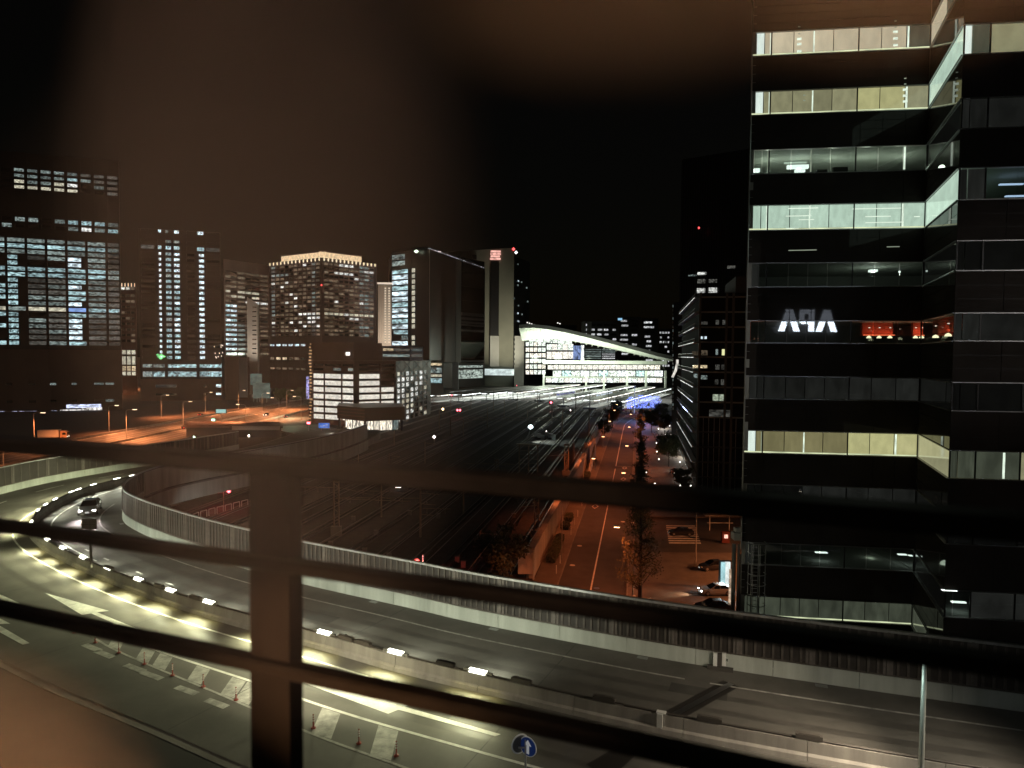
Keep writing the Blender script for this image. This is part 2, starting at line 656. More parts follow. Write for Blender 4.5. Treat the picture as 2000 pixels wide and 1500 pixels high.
# hatched blocks of the zebra and the broken blocks below it
zb = [((162, 1231), (120, 1225)), ]
for k, (ux, uy) in enumerate(((118, 1222), (168, 1235), (215, 1253), (263, 1272), (314, 1288), (372, 1308), (434, 1330), (500, 1352), (575, 1376), (640, 1396), (731, 1422))):
    s = near_s(M, gp(ux, uy, DZ)[:2])
    wdt = 0.62
    a = at_s(M, s + wdt, -5.9, 0.006)[0]
    b = at_s(M, s - wdt, -5.9, 0.006)[0]
    s2 = s - 1.2
    lim = lo(s2) + 0.1
    if k == 0:
        continue
    c = at_s(M, s2 - wdt, max(lim, -9.4), 0.006)[0]
    d = at_s(M, s2 + wdt, max(lim, -9.4), 0.006)[0]
    MB().poly([a, d, c, b]).build('hatch_block', paint_worn, road)
for ux, uy in ((165, 1262), (205, 1282), (252, 1303), (305, 1325), (362, 1350), (424, 1375)):
    s = near_s(M, gp(ux, uy, DZ)[:2])
    oo = lo(s) - 0.75
    MB().poly([at_s(M, s - 0.9, oo - 0.24, 0.006)[0], at_s(M, s + 0.9, oo - 0.24, 0.006)[0], at_s(M, s + 0.9, oo + 0.24, 0.006)[0], at_s(M, s - 0.9, oo + 0.24, 0.006)[0]]).build('dash_block', paint_worn, road)
# big lane arrows (head points along the traffic, to the left of the picture)
def arrow(pxs, m=paint):
    MB().poly([gp(x, y, DZ + 0.009) for x, y in pxs]).build('arrow_marking', m, road)
arrow([(88, 1158), (213, 1193), (190, 1196), (262, 1225), (272, 1229), (240, 1225), (178, 1198), (160, 1201)])
arrow([(545, 1316), (808, 1375), (790, 1380), (978, 1434), (967, 1438), (778, 1386), (758, 1394)])
arrow([(-30, 1150), (8, 1164), (40, 1179), (28, 1178), (-10, 1170), (-40, 1175)], paint)
for q in ([(-5, 1205), (20, 1218), (-5, 1219)], [(0, 1222), (58, 1256), (44, 1259), (-6, 1232)]):
    MB().poly([gp(x, y, DZ + 0.009) for x, y in q]).build('lane_dash', paint, road)
for k in range(9):
    s = near_s(M, (-57.5, 85)) + k * 9 - 14
    line(s, s + 4.2, -8.2, 0.17, m=paint, name='lane_dash')
for ux, uy in ((111, 1059), (146, 1078), (193, 1097), (250, 1119), (322, 1143)):
    s = near_s(M, gp(ux, uy, DZ)[:2])
    line(s - .55, s + .55, 2.6, 0.18, name='lane_dash')
# steel expansion joint across both carriageways
ja, jb = gp(1306, 1402, DZ), gp(1428, 1335, DZ)
jd = (jb - ja).normalized()
jn = Vector((-jd.y, jd.x, 0)) * 0.55
MB().poly([ja - jn + Vector((0, 0, .005)), ja + jn + Vector((0, 0, .005)), jb + jn + Vector((0, 0, .005)), jb - jn + Vector((0, 0, .005))]).build('expansion_joint', mat('joint', (0.02, 0.017, 0.015), 0.6), road)
MB().poly([ja - jn * .35 + Vector((0, 0, .009)), ja + jn * .35 + Vector((0, 0, .009)), jb + jn * .35 + Vector((0, 0, .009)), jb - jn * .35 + Vector((0, 0, .009))]).build('joint_gap', steel, road)
jc, jd2 = gp(1160, 1502, DZ), gp(1240, 1455, DZ)
q = (jd2 - jc).normalized()
qn = Vector((-q.y, q.x, 0)) * 0.5
MB().poly([jc - qn * 2 + Vector((0, 0, .005)), jc + qn + Vector((0, 0, .005)), jd2 + qn + Vector((0, 0, .005)), jd2 - qn + Vector((0, 0, .005))]).build('expansion_joint', MATS['joint'], road)

# wear: wheel tracks, patches and seams of the road
track_m = mat('wheel_track', (0.085, 0.08, 0.072), 0.6, noise=(0.5, 0.3))
patch_m = mat('asphalt_patch', (0.06, 0.058, 0.053), 0.75, noise=(0.6, 0.3))
for off in (-2.75, -4.45, 3.2, 4.9):
    strip(M, 0, near_s(M, (-44, 160)), (lambda o: lambda s: o - .32 + .06 * math.sin(s * .31 + o))(off), (lambda o: lambda s: o + .32 + .07 * math.sin(s * .23 + o * 2))(off), 0.003, 1.2).build('wheel_track', track_m, road)
for k, (s, o, ln, wd) in enumerate(((30, 3.2, 6, 1.6), (52, 5.2, 3.5, 1.2), (66, -3.4, 7, 1.5), (81, 4.0, 5, 1.4), (97, -4.6, 4, 1.3), (104, -8.6, 5, 1.6), (122, -5.0, 6, 2.0), (139, 4.4, 5, 1.5), (20, -4.2, 4, 1.4))):
    strip(M, s, s + ln, o - wd / 2, o + wd / 2, 0.0045, 1).build('asphalt_patch', patch_m, road)
for s in (18, 33, 63, 78, 93, 108, 123, 138, 153):
    for o0, o1 in ((0.45, IN - .1), (OUT + .2, -.45)):
        strip(M, s, s + .07, o0, o1, 0.006, .07).build('road_seam', patch_m, road)
for k in range(14):
    p, h = at_s(M, 12 + k * 11.5, IN - .35)
    MB().box((p.x, p.y, DZ + .006), (.7, .4, .012), h).build('drain_grate', steel, road)

# median barrier: precast segments with joints
med = thing('median_barrier', 'long low concrete barrier curving between the two carriageways', 'barrier', at_s(M, 0)[0])
prof = [(-0.36, 0), (-0.3, 0.25), (-0.16, 0.35), (-0.13, 0.95), (0.13, 0.95), (0.16, 0.35), (0.3, 0.25), (0.36, 0)]
med_mat = mat('median_concrete', (0.3, 0.285, 0.26), 0.85, noise=(0.8, 0.3), bump=0.2, streak=True)
s = 0.0
while s < ML - 60:
    e = min(s + 5.97, ML)
    pts = [at_s(M, s + (e - s) * i / 4) for i in range(5)]
    pa = []
    for p, h in pts:
        pa.append((p.x, p.y, p.z, math.sin(h), -math.cos(h)))
    MB().sweep(pa, prof).build('barrier_segment', med_mat, med)
    s += 6.0
# conduit pipes, junction boxes on top of the barrier
mb = MB()
ss = 0
while ss < S_bend + 25:
    p0, p1 = at_s(M, ss, -0.05, 1.02 + 0.05 * (R() < .12))[0], at_s(M, ss + 2.6, -0.05, 1.02)[0]
    mb.tube(p0, p1, 0.05, n=6)
    p0, p1 = at_s(M, ss, 0.07, 1.0)[0], at_s(M, ss + 2.6, 0.07, 1.0)[0]
    mb.tube(p0, p1, 0.035, n=5)
    ss += 2.6
mb.build('conduit', mat('conduit', (0.05, 0.042, 0.036), 0.6), med)
jb_mat = mat('junction_box', (0.07, 0.062, 0.055), 0.6)
for ux, uy in ((560, 1232), (676, 1262), (700, 1267), (845, 1300), (890, 1308), (1000, 1336), (1195, 1374), (196, 1115), (285, 1150), (375, 1180), (1380, 1412), (1630, 1462)):
    s = near_s(M, gp(ux, uy, DZ + 1)[:2])
    p, h = at_s(M, s, 0, 1.0)
    MB().box((p.x, p.y, p.z + 0.12), (1.25, 0.26, 0.24), h).box((p.x, p.y, p.z + 0.25), (1.0, 0.2, 0.06), h).build('junction_box', jb_mat, med)
for ux, uy in ((1258, 1418),):
    s = near_s(M, gp(ux, uy - 14, DZ + 1)[:2])
    p, h = at_s(M, s, -0.2, 0)
    MB().box((p.x, p.y, DZ + 0.55), (0.3, 0.12, 0.95), h).box((p.x, p.y, DZ + 0.12), (0.7, 0.2, 0.2), h).box((p.x + .1, p.y + .1, DZ + 1.05), (0.5, 0.3, 0.06), h).build('cable_riser', white_metal, med)
pl_p, pl_h = at_s(M, near_s(M, gp(1600, 1452, DZ + 1)[:2]), 0.0, 0.95)
e_p = at_s(M, near_s(M, gp(1760, 1482, DZ + 1)[:2]), 0, 0)[0]

# barrier lamps
px_l = [(294, 925), (260, 931), (226, 937), (192, 946), (161, 955), (137, 963), (111, 973), (87, 984), (71, 996), (66, 1018), (79, 1055), (102, 1072), (136, 1090), (182, 1111), (241, 1134), (314, 1159), (402, 1186), (508, 1216), (629, 1249), (774, 1284), (936, 1324)]
tube_mat = lit('lamp_tube', (1.0, 1.0, 0.82), 9.0, sampled=False)
house_mat = mat('lamp_housing', (0.3, 0.3, 0.28), 0.5, 0.5)
lamp0 = None
where = ['farthest lamp', 'second-farthest lamp', 'third-farthest lamp', 'lamp beside the silver car, upper one', 'fifth-farthest lamp', 'sixth-farthest lamp', 'seventh-farthest lamp', 'lamp before the tip of the bend', 'lamp at the tip of the bend', 'lamp just past the tip of the bend',
         'lamp under the second rail near the bend', 'first lamp after the bend', 'second lamp after the bend', 'lamp at the foot of the square sign', 'lamp past the square sign', 'lamp above the big white arrow', 'lamp left of the railing post', 'lamp behind the railing post', 'lamp right of the railing post', 'second lamp right of the railing post', 'last lamp before the expansion joint']
for k, (ux, uy) in enumerate(px_l):
    s = near_s(M, gp(ux, uy, DZ + 1.1)[:2])
    p, h = at_s(M, s, 0.0, 0.95)
    lab = 'glowing white lamp strip on the barrier, ' + where[k]
    if lamp0 is None:
        lamp0 = thing('barrier_lamp', lab, 'lamp', p, 'lamp strips along the barrier', h)
        me = MB().box((0, 0, 0.09), (1.35, 0.26, 0.16)).box((0.8, 0, 0.12), (0.3, 0.16, 0.2)).box((-0.8, 0, 0.12), (0.3, 0.16, 0.2)).mesh('housing', house_mat)
        a = bpy.data.objects.new('housing', me)
        COL.objects.link(a)
        a.parent = lamp0
        me = MB().box((0, -0.02, 0.215), (1.12, 0.2, 0.055)).box((0, 0.15, 0.1), (1.08, 0.03, 0.05)).mesh('tube', tube_mat)
        a = bpy.data.objects.new('tube', me)
        COL.objects.link(a)
        a.parent = lamp0
        L = lamp0
    else:
        L = copy_tree(lamp0)
        L.location = p
        L.rotation_euler.z = h
        L['label'] = lab
    # its own light: down the camera-side shoulder, and across to the parapet
    out = Vector((-math.sin(h), math.cos(h), 0))           # left of travel = outer side
    l1 = lamp('AREA', p + out * 0.34 + Vector((0, 0, 0.12)), 32, (1.0, 0.86, 0.3), None, 3.2, p + out * 1.3 + Vector((0, 0, -0.95)), size_y=0.1, spread=math.radians(112))
    l2 = lamp('AREA', p + out * 0.5 + Vector((0, 0, 0.42)), 270, (1.0, 1.0, 0.6), None, 1.2, p + out * 3.6 + Vector((0, 0, -0.95)), size_y=0.12, spread=math.radians(128))
    l3 = lamp('AREA', p - out * 0.36 + Vector((0, 0, 0.35)), 120, (0.97, 1.0, 0.78), None, 1.2, p - out * 8 + Vector((0, 0, -2.2)), size_y=0.12, spread=math.radians(120))
    for l in (l1, l2, l3):
        l.parent = L
        l.matrix_parent_inverse = (Matrix.Translation(p) @ Matrix.Rotation(h, 4, 'Z')).inverted()

# parapets: concrete panels and a ribbed screen above
def parapet(name, label, off, sgn, s0, s1, rib_range, par_h=1.0, top=3.75):
    """sgn: +1 the road lies on the left (inner parapet), -1 on the right"""
    t = thing(name, label, 'highway barrier', at_s(M, s0, off)[0])
    par_mat = concrete
    s = s0
    while s < s1 - 0.5:
        e = min(s + 4.97, s1)
        pa = []
        for i in range(5):
            p, h = at_s(M, s + (e - s) * i / 4)
            pa.append((p.x, p.y, p.z, math.sin(h), -math.cos(h)))
        a, b = sorted((off, off + 0.32 * sgn))
        MB().sweep(pa, [(a, 0), (b, 0), (b, par_h), (a, par_h)]).build('parapet_panel', par_mat, t)
        s += 5.0
    full = cut(M, s0, s1)
    m = off + 0.16 * sgn
    MB().sweep(full, [(m - 0.05, par_h + 0.05), (m + 0.05, par_h + 0.05), (m + 0.05, top - 0.1), (m - 0.05, top - 0.1)]).build('screen_sheet', fence_sheet, t)
    MB().sweep(full, [(m - 0.13, top - 0.12), (m + 0.13, top - 0.12), (m + 0.13, top + 0.03), (m - 0.13, top + 0.03)]).build('top_cap', galv, t)
    MB().sweep(full, [(m - 0.12, par_h + 0.01), (m + 0.12, par_h + 0.01), (m + 0.12, par_h + 0.1), (m - 0.12, par_h + 0.1)]).build('bottom_cap', fence_metal, t)
    rib = MB().box((0, 0, (par_h + top) / 2), (0.14, 0.26, top - par_h - 0.24)).mesh('rib', fence_metal)
    post = MB().box((0, 0, (par_h + top) / 2), (0.55, 0.2, top - par_h - 0.2)).box((0, 0, (par_h + top) / 2), (0.16, 0.36, top - par_h - 0.2)).mesh('post', mat('fence_post', (0.15, 0.135, 0.125), 0.5, 0.3, noise=(2, 0.25)))
    s, k = s0 + 0.2, 0
    pitch = 0.55
    rest = MB()
    while s < s1:
        p, h = at_s(M, s, m)
        if k % 8 == 0:
            inst('post', post, t, p, h)
        elif rib_range[0] < s < rib_range[1]:
            inst('rib', rib, t, p, h)
        elif k % 2 == 0:
            rest.box((p.x, p.y, p.z + (par_h + top) / 2), (0.14, 0.2, top - par_h - 0.24), h)
        s += pitch
        k += 1
    if rest.v:
        rest.build('far_rib', fence_metal, t, kind='stuff')
    # three horizontal wires across the ribs, on the near stretch
    return t
inner = parapet('screen_barrier', 'tall ribbed brown screen on pale concrete beside the inner carriageway', IN, 1, near_s(M, (33, 28)), near_s(M, (-43, 160)), (near_s(M, (33, 28)), near_s(M, (-52, 77))))
outer = parapet('screen_barrier', 'ribbed screen on pale concrete along the outside of the far bend', OUT, -1, S_bend - 16, near_s(M, (-46, 140)), (S_bend - 4, S_bend + 8))
# plain grey back of the inner wall, beyond the bend
sb = near_s(M, (-59.3, 92.5))
bk_ = cut(M, sb, near_s(M, (-43, 160)))
MB().sweep(bk_, [(IN + .36, 0.5), (IN + .46, 0.5), (IN + .46, 3.55), (IN + .36, 3.55)]).build('back_panel', concrete, inner)
MB().sweep(bk_, [(IN + .52, -2.2), (IN + .62, -2.2), (IN + .62, 0.1), (IN + .52, 0.1)]).build('deck_edge', concrete, inner)
MB().sweep(bk_, [(IN + .36, 0.12), (IN + .8, 0.12), (IN + .8, 0.4), (IN + .36, 0.4)]).build('ledge', concrete_dark, inner)
# drain pipe and small plate on the inner parapet
p, h = at_s(M, near_s(M, gp(1418, 1330, DZ)[:2]), IN - 0.12)
for dx in (-0.28, 0.28):
    MB().box((p.x + dx, p.y, DZ + 0.5), (0.24, 0.14, 1.1), h).build('drain_cover', white_metal, inner)
MB().box((p.x, p.y, DZ + 0.5), (0.3, 0.1, 1.05), h).box((p.x, p.y - .15, DZ + 0.1), (1.6, 0.3, 0.25), h).build('joint_cover', mat('joint_cover', (0.06, 0.055, 0.05), 0.6), inner)
p, h = at_s(M, near_s(M, gp(1386, 1330, DZ)[:2]), IN - 0.02)
plate = thing('notice_plate', 'small pale plate of dark characters on the concrete parapet', 'notice', (p.x, p.y, DZ + 0.62), rz=h)
d_ = bpy.data.objects
def loc_child(name, mb, m, par):
    o = bpy.data.objects.new(name, mb.mesh(name, m))
    COL.objects.link(o)
    o.parent = par
    return o
loc_child('plate', MB().box((0, 0, 0), (1.05, 0.03, 0.3)), mat('plate_pale', (0.5, 0.55, 0.52), 0.6), plate)
mb = MB()
for cx, bars in ((0.4, 'c'), (0.2, 'm'), (0.05, 'm'), (-0.12, 'i'), (-0.28, 'm'), (-0.44, 'm')):
    if bars == 'c':
        mb.box((cx, 0.022, 0.08), (0.12, 0.012, 0.03)).box((cx, 0.022, -0.08), (0.12, 0.012, 0.03)).box((cx + .05, 0.022, 0), (0.03, 0.012, 0.17))
    elif bars == 'i':
        mb.box((cx, 0.022, 0), (0.035, 0.012, 0.2))
    else:
        mb.box((cx - .05, 0.022, 0), (0.035, 0.012, 0.2)).box((cx + .05, 0.022, 0), (0.035, 0.012, 0.2)).box((cx, 0.022, 0.05), (0.1, 0.012, 0.04)).box((cx, 0.022, -.03), (0.1, 0.012, 0.03))
loc_child('lettering', mb, black_metal, plate)

# columns that carry the deck
pier_me = None
for k, s in enumerate([near_s(M, q) for q in ((33, 28), (2, 38.5), (-28, 55), (-53, 76), (-58, 105), (-45, 140), (-44, 180))]):
    p, h = at_s(M, s, -1.5)
    t = thing('highway_pier', 'round concrete highway column under the ' + ['near right end of the screen', 'expansion joint', 'straight part left of the railing post', 'start of the bend', 'tip of the bend', 'far side of the bend', 'far end of the viaduct'][k], 'pier', (p.x, p.y, 0), 'columns under the highway', h)
    loc_child('column', MB().lathe([(1.3, 0), (1.3, p.z - 4.2)], 20), deck_mat, t)
    loc_child('cross_beam', MB().box((0, 0, p.z - 3.2), (2.2, 15, 1.7)), deck_mat, t)

# ================================================================== towers
wall_brown = mat('tower_brown', (0.13, 0.085, 0.072), 0.7, noise=(0.05, 0.2))
wall_dark = mat('tower_dark', (0.035, 0.032, 0.03), 0.5, noise=(0.05, 0.2))
wall_black = mat('tower_black', (0.012, 0.011, 0.011), 0.35)
wall_grey = mat('tower_grey', (0.30, 0.29, 0.26), 0.8, noise=(0.05, 0.15))
wall_pale = mat('tower_pale', (0.45, 0.42, 0.38), 0.8, noise=(0.05, 0.15))
dark_glass = mat('dark_glass', (0.012, 0.013, 0.014), 0.12, spec=0.6)
cool = lit('window_cool', (0.62, 0.95, 1.0), 0.5, 0.95, (4, 1, 2.5), rnd=0.35)
white_w = lit('window_white', (0.95, 0.97, 0.92), 0.75, 0.8, (4, 1, 2.5), rnd=0.3)
warm = lit('window_warm', (1.0, 0.8, 0.5), 0.55, 0.8, (4, 1, 2.5), rnd=0.4)
cream = lit('window_cream', (1.0, 0.95, 0.72), 0.5, 0.6, (5, 1, 2.5), rnd=0.3)
blue_w = lit('window_blue', (0.3, 0.5, 1.0), 0.8, 0.5, (3, 1, 2), rnd=0.2)
dim = lit('window_dim', (0.85, 0.85, 0.75), 0.075, 0.9, (5, 1, 3), rnd=0.6)
dimwarm = lit('window_dimwarm', (1.0, 0.78, 0.52), 0.1, 0.95, (6, 1, 3), rnd=0.7)
spark = lit('window_spark', (0.75, 0.93, 1.0), 1.0, 0.9, (3, 1, 2), rnd=0.3)
half = lit('window_half', (0.75, 0.95, 0.9), 0.2, 0.97, (5, 1, 3), rnd=0.5)
UNIT = {}


def window(m, root, p, w, h, rz, name='window'):
    if m.name not in UNIT:
        UNIT[m.name] = MB().box((0, 0, 0), (1, 0.06, 1)).mesh('window', m)
    return inst(name, UNIT[m.name], root, p, rz, scale=(w, 1, h))


def spans(x0, x1, n, gap):
    """n equal spans with a gap fraction"""
    p = (x1 - x0) / n
    return [(x0 + i * p, x0 + (i + 1) * p - gap * p) for i in range(n)]


def facade(root, A, B, cols, rows, pick, yref, xref, wallm, z0, z1, proud=0.4, grid='facade_grid', darkm=None):
    A, B = Vector(A[:2]), Vector(B[:2])
    e = (B - A)
    L = e.length
    e.normalize()
    n = Vector((e.y, -e.x))
    rz = math.atan2(e.y, e.x)
    T = [(vp(a, yref, A, B)[1], vp(b, yref, A, B)[1]) for a, b in cols]
    Z = [(vp(xref, b, A, B)[0].z, vp(xref, a, A, B)[0].z) for a, b in rows]
    mb = MB()
    E, N = Vector((e.x, e.y, 0)), Vector((n.x, n.y, 0))
    def bar(t0, t1, za, zb, pr):
        if t1 - t0 < .02 or zb - za < .02:
            return
        mb.obox(Vector((A.x, A.y, za)) + E * t0, E * (t1 - t0), N * pr, Vector((0, 0, zb - za)))
    ts = sorted([0.0] + [q for s in T for q in s] + [L])
    ts = [max(0, min(L, t)) for t in ts]
    for i in range(0, len(ts), 2):
        bar(ts[i], ts[i + 1], z0, z1, proud)
    zs = sorted([z0] + [q for s in Z for q in s] + [z1])
    for i in range(0, len(zs), 2):
        bar(0, L, zs[i], zs[i + 1], proud * 0.8)
    mb.build(grid, wallm, root)
    dk = MB()
    for i, (t0, t1) in enumerate(T):
        for j, (za, zb) in enumerate(Z):
            m = pick(i, j)
            c = Vector((A.x, A.y, 0)) + E * (t0 + t1) / 2 + N * 0.06
            if m is None:
                continue
            if m == 'dark':
                dk.box((c.x, c.y, (za + zb) / 2), (t1 - t0, 0.06, zb - za), rz)
                continue
            if isinstance(m, tuple):
                m, f0, f1 = m
                w = t1 - t0
                t_0, t_1 = t0 + f0 * w, t0 + f1 * w
            else:
                t_0, t_1 = t0, t1
            c = Vector((A.x, A.y, 0)) + E * (t_0 + t_1) / 2 + N * 0.06
            window(m, root, (c.x, c.y, (za + zb) / 2), t_1 - t_0, zb - za, rz)
    if dk.v:
        dk.build('dark_window', darkm or dark_glass, root, kind='stuff')


def body(root, pts, depth, z0, z1, m, name='wall'):
    P = [Vector(p[:2]) for p in pts]
    mid = sum(P, Vector((0, 0))) / len(P)
    back = mid.normalized() * depth
    ring = P + [P[-1] + back, P[0] + back]
    return MB().prism(ring, z0, z1).build(name, m, root)


def plan(px, d):
    """plan point at distance d on the vertical line of a pixel column near the horizon"""
    return Vector(((px - CX) / F * d, d))


def ztop(py, px, d):
    return dp(px, py, d).z


def edge_strip(root, A, B, z, h, m, name, out=0.5):
    A, B = Vector((A[0], A[1], 0)), Vector((B[0], B[1], 0))
    e = (B - A).normalized()
    n = Vector((e.y, -e.x, 0))
    return MB().obox(Vector((A.x, A.y, z)), B - A, n * out, Vector((0, 0, h))).build(name, m, root)


def red_light(root, p, r=0.5):
    return MB().lathe([(0.1, -r), (r, 0), (0.1, r)], 8, p).build('beacon', lit('beacon_red', (1, 0.08, 0.08), 3), root)


# ---- A: tall tower at the left edge
e = Vector((0.935, 0.354))
Br = plan(238, 386)
A0 = Br - e * 78
A = thing('office_tower', 'tall dark office tower with blue-white window rows at the left edge', 'tower', (Br.x, Br.y, 0))
body(A, [A0, Br], 45, 0, ztop(316, 236, 386), wall_dark)
colsU = [(28 - 26.3 * 2 + 26.0 * k, 28 - 26.3 * 2 + 26.0 * k + 19.5) for k in range(10)]
rowsU = [(329, 335), (340, 346), (351, 357.5), (362, 368), (424, 432), (437, 444.5)]
upper = {0: [None] * 2 + [half, half, half, half, half, dim, dim, dim], 1: [half, None, half, half, half, half, cool, half, dim, dim], 2: [None, None, cream, half, half, cream, white_w, None, half, dim], 3: [None, None, cream, cream, cream, cream, cream, None, None, dim],
         4: [half, None, half, half, None, half, cool, cool, cool, half], 5: [half, half, None, None, None, None, half, white_w, half, cool]}
zsplit = vp(120, 455, A0, Br)[0].z
facade(A, A0, Br, colsU, rowsU, lambda i, j: upper[j][i] or 'dark', 330, 38, wall_dark, zsplit, ztop(316, 236, 386), 0.5)
colsL = [(16 + 39.2 * k, 16 + 39.2 * k + 34) for k in range(-2, 5)] + [(212, 233)]
rowsL = [(465 + 11.15 * k, 465 + 11.15 * k + 7.4) for k in range(19)]
def pickA(i, j):
    c = i
    if j in (1, 5, 6):
        return [cool] * 8 and (cool if c < 7 else half)
    if j == 12:
        return [cream, cream, half, cream, cream, blue_w, cool, cool][c]
    if j in (0, 2):
        return half if c < 7 else dim
    if c in (1, 2):
        return cool if (c == 1 and R() < .5) else (cool, 0, .55)
    if c == 5:
        return cool if R() < .6 else (spark, 0, .75)
    if c == 6:
        return half if j < 14 else dim
    if c == 7:
        return dim
    return 'dark' if R() < .1 else (half if R() < .45 else dim)
facade(A, A0, Br, colsL, rowsL, pickA, 560, 38, wall_dark, vp(120, 683, A0, Br)[0].z, zsplit, 0.5)
rowsP = [(748, 752), (781, 786)]
colsP = [(12, 24), (56, 70), (98, 110), (140, 150), (184, 203), (206, 223)]
facade(A, A0, Br, colsP, rowsP, lambda i, j: (half if (i > 3 and j == 0) or R() < .4 else 'dark'), 750, 100, wall_brown, 0, vp(120, 683, A0, Br)[0].z, 0.4)
# glowing ground-floor shops
shop_b = lit('shop_blue', (0.65, 0.72, 1.0), 1.1, 0.9, (6, 1, 2))
shop_w = lit('shop_white', (1.0, 0.97, 0.92), 0.9, 0.9, (8, 1, 2))
for k, (x0, x1, y0, y1, m) in enumerate(((-4, 10, 803, 810, shop_b), (24, 34, 803, 808, shop_b), (38, 48, 803, 809, shop_b), (52, 72, 803, 810, shop_b), (76, 96, 804, 810, shop_b), (100, 112, 802, 809, shop_b), (118, 160, 800, 811, shop_w), (160, 200, 796, 811, shop_w), (130, 198, 790, 796, shop_b))):
    p0, t0 = vp(x0, y0, A0, Br)
    p1, t1 = vp(x1, y1, A0, Br)
    c = A0 + e * (t0 + t1) / 2 + Vector((e.y, -e.x)) * 0.6
    window(m, A, (c.x, c.y, (p0.z + p1.z) / 2), t1 - t0, p0.z - p1.z, math.atan2(e.y, e.x), 'shop_window')

# ---- narrow building between A and B
n1, n2 = plan(237, 520), plan(268, 520)
T = thing('narrow_building', 'slim building with a lit crown and warm lower floors beside the tall tower', 'building', (n1.x, n1.y, 0))
body(T, [n1, n2], 40, 0, ztop(560, 250, 520), wall_brown)
facade(T, n1, n2, spans(238, 266, 3, 0.2), [(561, 566)] + [(575 + 11 * k, 580 + 11 * k) for k in range(9)] + [(684, 692), (696, 712), (715, 724), (726, 733)], lambda i, j: white_w if (j == 0 and i < 2) else ([None, cream, cream, warm, cream][j - 9] if j > 9 else ('dark' if R() < .7 else dimwarm)), 640, 252, wall_brown, 0, ztop(560, 250, 520), .4)
for k in range(5):
    q = n1 + (n2 - n1) * (k + .5) / 5
    MB().tube((q.x, q.y, ztop(560, 250, 520)), (q.x, q.y, ztop(553, 250, 520)), .25).build('roof_light', lit('crown_light', (1, .75, .5), 1.5), T)

# ---- B: tower of light dots
b1, b2 = plan(274, 455), plan(432, 470)
zb = ztop(452, 350, 460)
T = thing('residential_tower', 'dark tower with four columns of bright dots and a lit roof', 'tower', (b1.x, b1.y, 0))
body(T, [b1, b2], 40, 0, zb, wall_dark)
colsB = [(277, 303), (310, 317), (325, 335.5), (341, 352), (366, 381), (386, 400), (404, 430)]
rowsB = [(450, 456), (470, 475), (481, 488)] + [(494 + 10.6 * k, 499.5 + 10.6 * k) for k in range(21)] + [(718, 722)]
def pickB(i, j):
    if j == 0:
        return (spark, .1, .9) if i in (1, 3, 5) else ((half, 0, .5) if i == 2 else None)
    if j == 1:
        return half if i in (2, 3) else None
    if j == 2:
        return [dim, cool, cool, cool, None, cool, dim][i]
    if i == 1:
        return (spark, .2, .85)
    if i == 2:
        return cool if R() < .8 else half
    if i == 3:
        return spark if R() < .7 else cool
    if i == 5:
        return (spark, .25, .95)
    return 'dark' if (i in (4,) or R() < .5) else None
facade(T, b1, b2, colsB, rowsB, pickB, 600, 340, wall_dark, vp(340, 704, b1, b2)[0].z, zb + 1, .5)
rowsB2 = [(709, 719.5), (725.5, 735.5)]
facade(T, b1, b2, [(279, 298), (300, 322), (328, 352), (352, 384), (390, 409), (409, 433)], rowsB2, lambda i, j: (half if (i == 1 and j == 0) else (cool if i else half)), 720, 340, wall_dark, vp(340, 740, b1, b2)[0].z, vp(340, 704, b1, b2)[0].z, .5)
facade(T, b1, b2, [(304, 345), (398, 404), (422, 432)], [(751, 757), (768, 772)], lambda i, j: [dim, 'dark', spark][i] if j == 0 else ('dark' if i != 2 else spark), 750, 340, wall_brown, 0, vp(340, 740, b1, b2)[0].z, .5)
mb = MB()
p = vp(315, 696, b1, b2)[0]
for a, r in ((0, 2.2), (1.2, 1.4), (2.4, 2.4), (3.6, 1.2), (4.8, 2.3)):
    mb.lathe([(0.2, -.8), (1.3, 0), (0.2, .8)], 7, (p.x + r * math.cos(a), p.y - 0.8, p.z + r * math.sin(a) * .6))
tag(mb.build('neon_sign', lit('neon_green', (0.3, 1.0, 0.35), 1.1, .6)), 'green neon sign on the tower of light dots', 'neon sign')
for k in range(11):
    p = vp(U(417, 437), U(672, 706), b1, b2)[0]
    window(lit('fairy', (1, .9, .75), 1.3), T, (p.x, p.y - 1.0, p.z), .5, .8, 0, 'string_light')
mb = MB()
for px, py in ((291, 797), (300, 800), (312, 801), (320, 799), (345, 796), (352, 800), (365, 800)):
    p = vp(px, py, b1, b2)[0]
    mb.box((p.x, p.y - 1.2, p.z), (U(1.5, 3.4), .1, U(.8, 2.2)))
mb.build('shop_window', lit('shop_mix', (1, .88, .7), .9, .9, (5, 1, 2)), T)

# ---- C: building with bright strips, pale stair tower
c1, c2 = plan(438, 560), plan(526, 600)
zc = ztop(513, 440, 560)
T = thing('office_block', 'grey office block with bright left windows beside a pale slab tower', 'building', (c1.x, c1.y, 0))
body(T, [c1, c2], 40, 0, zc, wall_brown)
rowsC = [(529 + 9.4 * k, 533.5 + 9.4 * k) for k in range(18)]
colsC = [(440, 450), (450.5, 462), (464, 478), (479, 491), (492, 506), (508, 523)]
def pickC(i, j):
    if i < 2 and j >= 7:
        return spark if R() < .5 else cool
    if j in (4, 5) and R() < .55:
        return cream
    if j == 6 and i > 2:
        return white_w
    if i == 2 and j > 10:
        return half
    return dimwarm if R() < .6 else 'dark'
facade(T, c1, c2, colsC, rowsC, pickC, 600, 450, wall_brown, vp(450, 698, c1, c2)[0].z, zc, .45)
edge_strip(T, c1, c2, zc, 3, wall_brown, 'parapet', .6)
q1, q2 = plan(483, 540), plan(503, 540)
S = thing('slab_tower', 'slim pale slab tower with a sloped top standing before the office block', 'tower', (q1.x, q1.y, 0))
zs = ztop(580, 490, 540)
